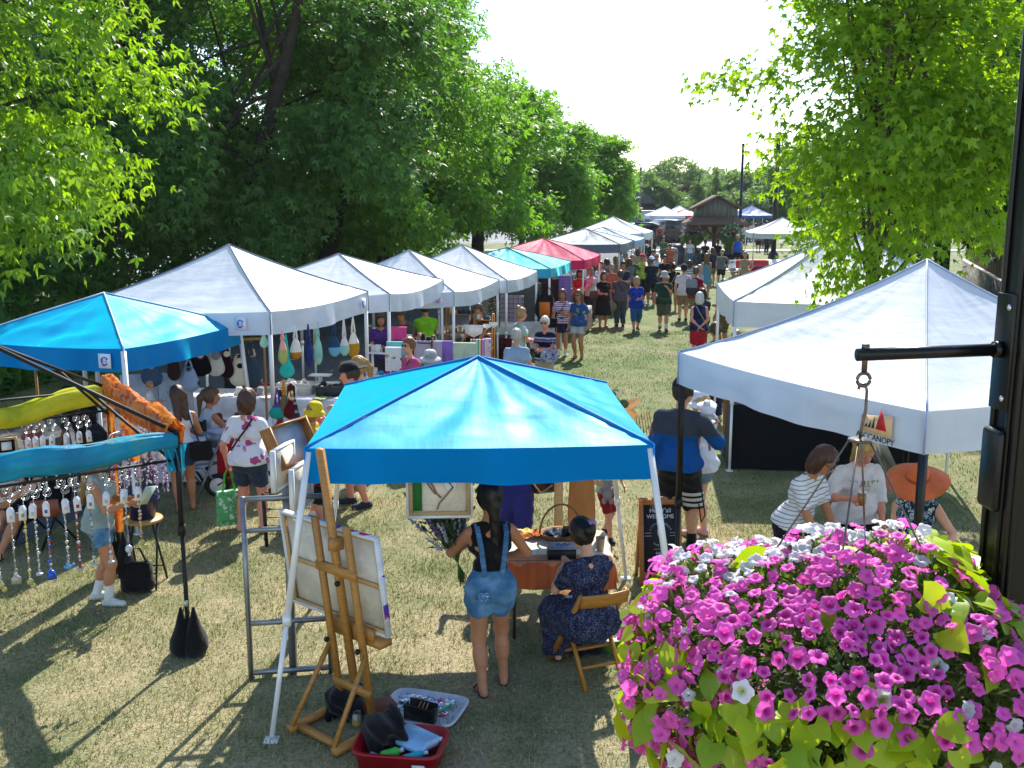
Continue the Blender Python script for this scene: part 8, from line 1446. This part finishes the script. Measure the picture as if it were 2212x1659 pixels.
# --- lane
L_ = [
 ('white haired woman from behind in a pale blue tee nearest the foreground canopy', bytop(1116, 714, 1.63), 12, 1.63, 1.2, 'f', 'pink', ('down', 'down'), 'stand', ('short', '#b5b0ac'), [('tee', '#8fa5c2', {'hem': .46}), ('pants', '#6a7080', {'len': .9}), ('shoes', '#888888'), ('sunglasses', LENS)], 1),
 ('young woman with a bun in a mint dress beside the pale blue tee woman', bytop(1123, 668, 1.66), -70, 1.66, 1.05, 'f', 'pink', ('front', 'front'), 'stand', ('bun', '#a5825a'), [('dress', '#a3bfb0', {'sleeve': .5, 'hem': .28}), ('sandals', '#6a5a50'), ('strap', cloth('#1a1a1e'), {'pts': [(-.05, .05, .81), (.0, .085, .72), (.08, .07, .62)], 'name': 'bag_strap'})], 1),
 ('elderly white haired woman in sunglasses, navy patterned top and beige shorts', bytop(1178, 686, 1.58), 160, 1.58, 1.1, 'f', 'pink', ('front', 'front'), 'stand', ('short', '#dcd8d2'), [('tee', stripes(['#141a34', '#141a34', '#8f7a9a', '#2a3a6a', '#c0b0c4'], 5, 'Z', [0, .45, .6, .72, .86]), {'hem': .47}), ('shorts', '#a89a88', {'len': 1., 'loose': .014}), ('shoes', '#6a6a70'), ('sunglasses', LENS)], 1),
 ('woman in a pink striped tee and navy skort with a crossbody bag', feet(1214, 768), 170, 1.63, 1.02, 'f', 'tan', ('hold', 'down'), 'stand', ('long', '#6a4830'), [('tee', stripes(['#c08a98', '#dcc9ce', '#7a5a94', '#dcc9ce'], 11, 'Z'), {'hem': .50}), ('skirt', '#141a40', {'hem': .36, 'flare': .015}), ('socks', '#e2e2e2', {'top': .3}), ('shoes', '#dcdce0'), ('strap', cloth('#121218'), {'pts': [(-.055, .045, .81), (0, .088, .72), (.09, .075, .6), (.12, .02, .52)], 'name': 'bag_strap'})], 1),
 ('woman in a blue flowered tee and white shorts beside the pink striped woman', feet(1249, 775), 150, 1.66, 1.08, 'f', 'tan', ('down', 'down'), 'stand', ('long', '#75503a'), [('tee', floral('#2c4c86', ['#8a9a7a', '#4a6a9a', '#20386a'], 9, .35), {'hem': .49}), ('shorts', '#b9c2cc', {'len': .5}), ('sandals', '#5a4a44'), ('sunglasses', LENS)], 1),
 ('woman walking in a royal blue tee and blue capri shorts', feet(1373, 716), 178, 1.58, 1.2, 'f', 'pink', ('front', 'down'), 'walk', ('bob', '#b59f7c'), [('tee', '#0f38a8', {'hem': .44}), ('pants', '#1f5a8a', {'len': .35}), ('shoes', '#3a3a44')], 1),
 ('man walking in a dark green tee, olive shorts and a grey bucket hat', feet(1432, 714), 175, 1.72, 1.2, 'm', 'pink', ('phone', 'down'), 'walkl', ('short', '#9a9490'), [('tee', '#14402c', {'hem': .46}), ('shorts', '#565640', {'len': .95, 'loose': .015}), ('socks', '#dcdcdc', {'top': .35}), ('shoes', '#4a3a34'), ('bucket', cloth('#b9bab8'), {'w': .088, 'drop': .035})], 1),
 ('white haired woman from behind in a navy sleeveless top and red shorts, hands clasped behind', bytop(1512, 634, 1.64), -4, 1.64, 1.15, 'f', 'pink', ('behind', 'behind'), 'stand', ('bob', '#cfccc6'), [('tank', floral('#122048', ['#24407a', '#0e1836', '#2a3a6a'], 22, .4), {'hem': .47}), ('shorts', '#b00f2a', {'len': .95, 'loose': .018}), ('shoes', '#8a2a2a'), ('strap', cloth('#a89a70'), {'pts': [(.13, -.08, .50), (.05, -.09, .64), (-.02, -.075, .76), (-.05, -.03, .82)], 'name': 'bag_strap'})], 1),
 ('dark haired man in a blue tee half hidden by the white canopy corner', bytop(1566, 606, 1.78), 30, 1.78, 1.1, 'm', 'tan', ('down', 'front'), 'stand', ('short', '#1c1614'), [('tee', '#1f5aa0', {'hem': .5}), ('shorts', '#6a5c3c', {'len': 1.0, 'loose': .016}), ('shoes', '#33333a')], 1),
 ('short dark haired shopper hidden behind the white haired woman in red shorts', bytop(1519, 626, 1.58), 10, 1.58, 1.0, 'f', 'tan', ('front', 'front'), 'stand', ('bob', '#2a1c18'), [('tee', '#3a3c4a'), ('pants', '#26262e', {'len': .95})], 2),
 ('woman in a long black dress with a straw bag by the clothes rail', bytop(1304, 588, 1.66), 195, 1.66, 1.25, 'f', 'pink', ('down', 'front'), 'stand', ('curly', '#5a4434'), [('dress', '#0e0e12', {'sleeve': .5, 'hem': .22, 'flare': .07}), ('sandals', '#5a3a2a')], 2),
 ('man from behind in a brown plaid shirt and grey trousers', bytop(1341, 586, 1.68), 5, 1.68, 1.2, 'm', 'tan', ('front', 'front'), 'stand', ('short', '#4a4440'), [('tee', plaid('#6a5a60', '#3a3440', '#8f8084', 16), {'hem': .46}), ('pants', '#3c4a50', {'len': .9, 'loose': .014}), ('shoes', '#20222a'), ('strap', cloth('#15151a'), {'pts': [(-.06, -.07, .8), (0, -.09, .7), (.1, -.07, .58)], 'name': 'bag_strap'})], 2),
 ('young man from behind in a white tee, khaki shorts and navy cap', bytop(1478, 573, 1.76), -8, 1.76, 1.0, 'm', 'fair', ('down', 'front'), 'stand', ('short', '#1a1614'), [('tee', '#d4d3dc', {'hem': .46}), ('shorts', '#8a7a5c', {'len': .9}), ('shoes', '#1a1a1e'), ('cap', '#15202e')], 2),
 ('man in a raspberry tee with a grey backpack seen from behind', bytop(1503, 579, 1.74), -35, 1.74, 1.08, 'm', 'pink', ('front', 'front'), 'stand', ('short', '#6a5040'), [('tee', '#8f1440', {'hem': .47}), ('shorts', '#8a7a5c', {'len': .95}), ('shoes', '#2a2a2e')], 2),
 ('woman from behind in a short black dress with a tan crossbody strap', bytop(1456, 569, 1.64), 5, 1.64, 1.15, 'f', 'tan', ('down', 'down'), 'stand', ('backbun', '#3a1e1a'), [('dress', '#0b0b10', {'sleeve': .35, 'hem': .38, 'flare': .03}), ('sandals', '#3a2a2a'), ('strap', cloth('#b59a6a'), {'pts': [(-.10, -.07, .52), (-.03, -.09, .66), (.03, -.075, .77), (.05, -.03, .82)], 'name': 'bag_strap'})], 2),
 ('man in a lime sleeveless shirt and red cap facing right', bytop(1387, 551, 1.76), -60, 1.76, 1.25, 'm', 'pink', ('front', 'front'), 'stand', ('short', '#8a8a86'), [('tank', '#a9dc3a', {'hem': .5, 'loose': .014}), ('pants', '#15181f', {'len': .95}), ('cap', '#c0283c')], 2),
 ('man from behind in a navy printed tee and white cap', bytop(1408, 556, 1.74), 5, 1.74, 1.15, 'm', 'tan', ('front', 'front'), 'stand', ('short', '#6a6a6a'), [('tee', '#101c34', {'hem': .46}), ('shorts', '#141a2a', {'len': .95}), ('shoes', '#d9d9d9'), ('backcap', '#cfd6e4')], 2),
 ('white haired person in sunglasses and a white shirt beside the navy tee man', bytop(1419, 549, 1.66), 170, 1.66, 1.05, 'f', 'pink', ('front', 'front'), 'stand', ('short', '#cfcac4'), [('tee', '#d2d6e2'), ('pants', '#3a4250', {'len': .95}), ('sunglasses', LENS)], 2),
 ('curly haired shopper in a striped top beyond the navy cap man', bytop(1490, 564, 1.60), 15, 1.60, 1.05, 'f', 'fair', ('front', 'front'), 'stand', ('curly', '#4a3424'), [('tee', stripes(['#d0d2da', '#7a8aa0'], 12, 'Z')), ('pants', '#3a4250', {'len': .95})], 2),
 ('woman from behind in a light blue sundress with long light brown hair', bytop(1527, 549, 1.68), -5, 1.68, 1.05, 'f', 'pink', ('front', 'front'), 'stand', ('long', '#7a5a3c'), [('dress', '#5f97b5', {'sleeve': 0, 'hem': .30, 'flare': .06, 'neck': .77}), ('sandals', '#8a6a5a'), ('strap', cloth('#c9b48a'), {'pts': [(-.05, -.03, .82), (0, -.085, .74), (.09, -.08, .6), (.12, -.04, .5)], 'name': 'bag_strap'})], 2),
 ('grey haired woman carrying a white bag behind the raspberry tee man', bytop(1513, 574, 1.62), 100, 1.62, 1.1, 'f', 'pink', ('front', 'down'), 'stand', ('bob', '#b5a08c'), [('tee', '#b9c0d0'), ('pants', '#4a5564', {'len': .95})], 2),
 ('man in a bright blue sleeveless vest and black shorts walking towards the stalls', bytop(1594, 508, 1.82), 176, 1.82, 1.15, 'm', 'tan', ('down', 'down'), 'stand', ('short', '#b9a890'), [('tank', '#1560c0', {'hem': .48, 'loose': .014}), ('shorts', '#12131a', {'len': .75}), ('shoes', '#555555')], 2),
 ('boy in a white shirt and jeans by the concrete planter', bytop(1491, 517, 1.55), 170, 1.55, .95, 'm', 'fair', ('down', 'down'), 'stand', ('short', '#4a3628'), [('tee', '#d4d4da', {'hem': .5}), ('pants', '#4f7390', {'len': .95}), ('shoes', '#d9d9d9')], 2),
 ('person in a wide pale hat and red floral shirt at the folding table', bytop(1585, 580, 1.60), 30, 1.60, 1.15, 'f', 'fair', ('table', 'table'), 'stand', ('short', '#8a8078'), [('tee', floral('#6a1a28', ['#c9a890', '#a02a3a', '#d9cfc0'], 14, .4), {'hem': .46}), ('pants', '#3a3c46', {'len': .95}), ('widehat', cloth('#b9b4aa'), {'w': .13, 'drop': .02, 'band': '#8a8a88'})], 2),
 ('man in a dark jacket and red cap leaning by the litter bin', bytop(1405, 520, 1.76), -60, 1.76, 1.25, 'm', 'pink', ('front', 'front'), 'stand', ('short', '#7a7a76'), [('tee', '#14181a', {'sleeve': 1.9}), ('pants', '#15181f', {'len': .95}), ('cap', '#9a1c2c')], 2),
 ('woman far away in a red top and dark dungarees walking up the lane', feet(1424, 531), 178, 1.68, 1.05, 'f', 'tan', ('down', 'down'), 'walk', ('short', '#4a3a30'), [('tee', '#8f2434'), ('pants', '#26302e', {'len': .95, 'waist': .74, 'loose': .016})], 3),
 ('woman far away in a purple dress near the parked cars', feet(1397, 510), 178, 1.66, 1.05, 'f', 'tan', ('down', 'down'), 'walk', ('long', '#4a3a30'), [('dress', '#7a4a90', {'sleeve': .5, 'hem': .38})], 3),
 ('bald man looking at clothes by the grey canopy pole', bytop(1263, 563, 1.76), 200, 1.76, 1.15, 'm', 'pink', ('front', 'front'), 'stand', ('bald', '#555555'), [('tee', '#5a5a60'), ('pants', '#2f3038', {'len': .95})], 2),
 ('man in a slate grey tee at the far clothes stall', bytop(1312, 561, 1.76), 30, 1.76, 1.1, 'm', 'tan', ('front', 'front'), 'stand', ('short', '#2a2220'), [('tee', '#56606c'), ('pants', '#2f3038', {'len': .95})], 2),
 ('woman with a ponytail and bare shoulders beyond the slate grey tee man', bytop(1330, 556, 1.66), 10, 1.66, 1.0, 'f', 'pink', ('front', 'front'), 'stand', ('pony', '#b5905a'), [('tank', '#c08a7a'), ('pants', '#3a3c46', {'len': .95})], 2),
 ('small child in orange beside the plaid shirt man', bytop(1353, 592, 1.20), 200, 1.20, 1.0, 'm', 'fair', ('front', 'front'), 'stand', ('short', '#6a3a24'), [('tee', '#b5522a'), ('shorts', '#3a3c46', {'len': .9})], 2),
 ('man in a pale blue shirt near the far white canopy', bytop(1374, 526, 1.74), 90, 1.74, 1.15, 'm', 'pink', ('front', 'front'), 'stand', ('short', '#5a4a40'), [('tee', '#4f86b5'), ('pants', '#2f3a48', {'len': .95})], 3),
 ('woman in navy with a white collar near the far white canopy', bytop(1391, 517, 1.70), 20, 1.70, 1.15, 'f', 'pink', ('front', 'front'), 'stand', ('bob', '#2a2220'), [('tee', '#1a2340'), ('shorts', '#2a3a5a', {'len': .9})], 3),
 ('person in a dark top standing at the pale legged canopy', bytop(1640, 492, 1.72), 150, 1.72, 1.1, 'm', 'tan', ('front', 'front'), 'stand', ('short', '#4a3a30'), [('tee', '#8f5a6a'), ('shorts', '#1a1c26', {'len': .9})], 3),
 ('person in black at the right of the pale legged canopy', bytop(1657, 494, 1.72), 200, 1.72, 1.15, 'm', 'tan', ('front', 'front'), 'stand', ('short', '#2a2220'), [('tee', '#1c1e22'), ('pants', '#1c1e22', {'len': .95})], 3),
]
for lb, pos, yw, h, bw, sx, sk, ar, lg, hr, we, ld in L_: person(lb, pos, radians(yw), h, bw, sx, sk, ar, lg, 0, (0, .08), hr, we, ld, CR if ld < 3 else FAR)
# bags carried in the lane
def near(px, ty, h): return bytop(px, ty, h)
q = feet(1214, 768); bag('crossbody_bag', 'black crossbody bag at the hip of the pink striped woman', (q[0]-.24, q[1]-.06, .82), 'bag', (.26, .12, .24), BLKF, None, .1)
q = bytop(1178, 686, 1.58); bag('shoulder_bag', 'blue flowered shoulder bag held by the elderly woman in sunglasses', (q[0]+.06, q[1]-.26, .86), 'bag', (.34, .14, .26), floral('#8a94b0', ['#3a4a86', '#c9c0cc', '#9a4a5a'], 16, .42), [(q[0]+.16, q[1]-.2, .95), (q[0]+.14, q[1]-.16, 1.15), (q[0]+.1, q[1]-.02, 1.33)], .1)
q = bytop(1503, 579, 1.74); bag('backpack', 'grey and slate backpack on the man in the raspberry tee', (q[0]-.14, q[1]-.20, 1.18), 'bag', (.36, .22, .48), tone('#8f98a3', '#3a3e46', -.02), None, -.5)
q = bytop(1512, 634, 1.64); bag('crossbody_bag', 'small olive bag at the right hip of the woman in red shorts', (q[0]+.26, q[1]-.06, .78), 'bag', (.22, .1, .2), cloth('#6a6a4a'), None, 0)
q = bytop(1304, 588, 1.66); e = empty('straw_bag', (q[0]+.24, q[1]-.06, .62), 'round straw bag held by the woman in the long black dress', 'bag'); mb = MB(); mb.lathe([(.001, -.04), (.16, -.05), (.17, 0), (.16, .05), (.001, .04)], 20, (0, 0, 0), 0, 1, 1, rotx(pi/2)); mb.build('bag_body', [wood('#8a7a5a')], e, True)
bag('shoulder_bag', 'brown leather shoulder bag on the woman in the long black dress', (q[0]-.28, q[1]-.08, .98), 'bag', (.3, .14, .26), plain('#5a2e20', .45, name='brown_leather'), None, .2)
# seated figures: grey haired person under the maple canopy, people in the gazebo
q = bytop(1592, 712, 1.40); person('grey haired person in a pale blue shirt seated by the white canopy pole', q, radians(-10), 1.72, 1.15, 'm', 'fair', ('front', 'front'), 'sit', 0, (0, 0), ('short', '#8f857a'), [('tee', '#9fb0c8'), ('pants', '#3a3c46', {'len': .95})], 1, hipz=.30)
e = empty('camp_chair', (q[0], q[1], 0), 'chair under the grey haired person by the white canopy pole', 'chair', None, radians(-10)); part('seat', lambda b: b.box((0, 0, .43), (.5, .45, .02)), BLKF, e)
for s in (-1, 1): part('leg', lambda b: (b.bar((s*.22, -.2, 0), (s*.22, -.2, .85), .022), b.bar((s*.22, .2, 0), (s*.22, .2, .43), .022)), BLK, e)
person('person in a maroon shirt standing under the white canopy behind the maple', (4.75, 15.4), FRONT, 1.66, 1.15, 'f', 'tan', ('front', 'front'), 'stand', 0, (0, .2), ('long', '#1a1412'), [('tee', '#5a1a28'), ('pants', '#15151c', {'len': .95})], 2, VN)
person('person in dark jeans standing behind the wooden side table', (G(1562, 930)[0], G(1562, 930)[1]+.9), radians(20), 1.7, 1.1, 'm', 'tan', ('front', 'front'), 'stand', 0, (0, 0), ('short', '#3a2a22'), [('tee', '#3a4658'), ('pants', '#1a2840', {'len': .95, 'loose': .014}), ('shoes', '#8a8a8a')], 1)
table('table of goods in front of the gazebo', (GX+.15, GY-2.2), (2.6, .7), 0, .74, cloth('#1a1a22'), .6)
for k, (dx, dy, c, hc_, lb) in enumerate([(-.75, -1.3, '#4a1c2a', '#1a1412', 'vendor in maroon seated at the left of the gazebo table'), (.55, -1.2, '#6a6f5c', '#2a1e1a', 'vendor in a sage shirt seated at the right of the gazebo table'), (.0, -1.1, '#1c1e26', '#2a2220', 'vendor in black seated in the middle of the gazebo table')]):
    person(lb, (GX+dx, GY+dy), FRONT, 1.7, 1.15, 'm', 'tan', ('table', 'face' if k == 1 else 'table'), 'sit', 0, (0, .1), ('short', hc_), [('tee', c), ('pants', '#2a2c34', {'len': .95})], 3, 'vendors at the gazebo', hipz=.36)
# crowd under the blue far canopy: a few outfits, copied
protos = []
for k, (c1, c2, h) in enumerate([('#c9b8a8', '#2a3040', 1.7), ('#7a2a34', '#30343c', 1.66), ('#3a5a8a', '#8a7a60', 1.74), ('#d0d2d8', '#26282e', 1.62), ('#5a4a6a', '#4a5058', 1.68)]):
    p = DP(1625+8*k, 470, 90+k); r = person(['far shopper in a beige top', 'far shopper in a dark red top', 'far shopper in a blue top', 'far shopper in a white top', 'far shopper in a plum top'][k]+' in the crowd below the blue far canopy', (p[0], 90+k), radians(60*k), h, 1.1, 'f' if k % 2 else 'm', 'tan', ('front', 'front'), 'stand', 0, (0, .1), ('short', '#3a2c24'), [('tee', c1), ('pants', c2, {'len': .95})], 3, 'crowd below the far canopies', face=False); protos.append(r['o'])
CW_ = ['beige', 'dark red', 'blue', 'white', 'plum']; rs = np.random.default_rng(4)
SPOT = [(1612, 85), (1618, 93), (1633, 84), (1642, 92), (1650, 86), (1656, 95), (1664, 88), (1672, 92), (1668, 82), (1648, 80), (1628, 98), (1440, 96), (1452, 99), (1466, 101), (1474, 96)]
for k, (px, Y) in enumerate(SPOT):
    p = DP(px, 470, Y); o = protos[k % 5]; dup(o, None, (p[0], Y, 0), rs.uniform(0, 6), 'distant figure in a %s top in the crowd below the far canopies' % CW_[k % 5])

# more shoppers packed between the coloured canopies and the gazebo
TOPC = [('pale blue', '#8fa8c0'), ('white', '#d6d6dc'), ('coral', '#c0604a'), ('navy', '#1a2440'), ('grey', '#70757c'), ('green', '#3f6a4a'), ('black', '#15161a'), ('tan', '#b09a7a'), ('plum', '#5a2a4a'), ('teal', '#2a7a80')]
MORE = [(1283, 575, 1.68, 20), (1296, 566, 1.74, 200), (1322, 572, 1.66, 10), (1347, 566, 1.72, 190), (1360, 560, 1.64, 30), (1366, 552, 1.75, 170), (1436, 552, 1.68, 190), (1378, 540, 1.70, 10), (1352, 546, 1.7, 80), (1412, 541, 1.72, 170), (1340, 538, 1.66, 60), (1382, 532, 1.74, 190), (1448, 528, 1.62, 170), (1540, 536, 1.66, 10), (1560, 540, 1.6, 160), (1434, 512, 1.7, 180), (1411, 505, 1.68, 10), (1610, 545, 1.68, 150)]
for k, (px, ty, h, yw) in enumerate(MORE):
    nm, c = TOPC[k % 10]; sx = 'f' if k % 2 else 'm'; near_ = ['by the red canopy', 'by the grey canopy', 'near the litter bins', 'near the gazebo'][0 if k < 3 else 1 if k < 8 else 2 if k < 13 else 3]
    person('%s in a %s top, %s hair, %s, %s' % ('woman' if k % 2 else 'man', nm, ['short dark', 'brown bobbed', 'grey'][k % 3], 'facing away' if yw < 90 else 'turned this way', near_), bytop(px, ty, h), radians(yw), h, 1.12, sx, ['tan', 'pink', 'fair'][k % 3], [('front', 'front'), ('down', 'front'), ('hip', 'down')][k % 3], 'shift', 0, (.2*(k % 3-1), .1), [('short', '#2a201c'), ('bob', '#5a3c2a'), ('short', '#9a948c')][k % 3], [('tee', c, {'hem': .47})]+([('shorts', ['#3a3f4a', '#8a7a5c', '#20242e'][k % 3], {'len': .8})] if k % 4 else [('pants', '#2a303c', {'len': .95})]), 3, CR)
# ================================================================ summer haze
hz = bpy.data.materials.new('haze'); hz.use_nodes = True; t = hz.node_tree; t.nodes.clear(); o_ = t.nodes.new('ShaderNodeOutputMaterial'); v_ = t.nodes.new('ShaderNodeVolumePrincipled'); v_.inputs['Color'].default_value = (.86, .93, 1, 1); v_.inputs['Density'].default_value = .0002; v_.inputs['Anisotropy'].default_value = .3; t.links.new(v_.outputs[0], o_.inputs['Volume'])
mb = MB(); mb.box((0, 400, 9.5), (760, 960, 21)); tag(mb.build('haze', [hz]), kind='stuff')
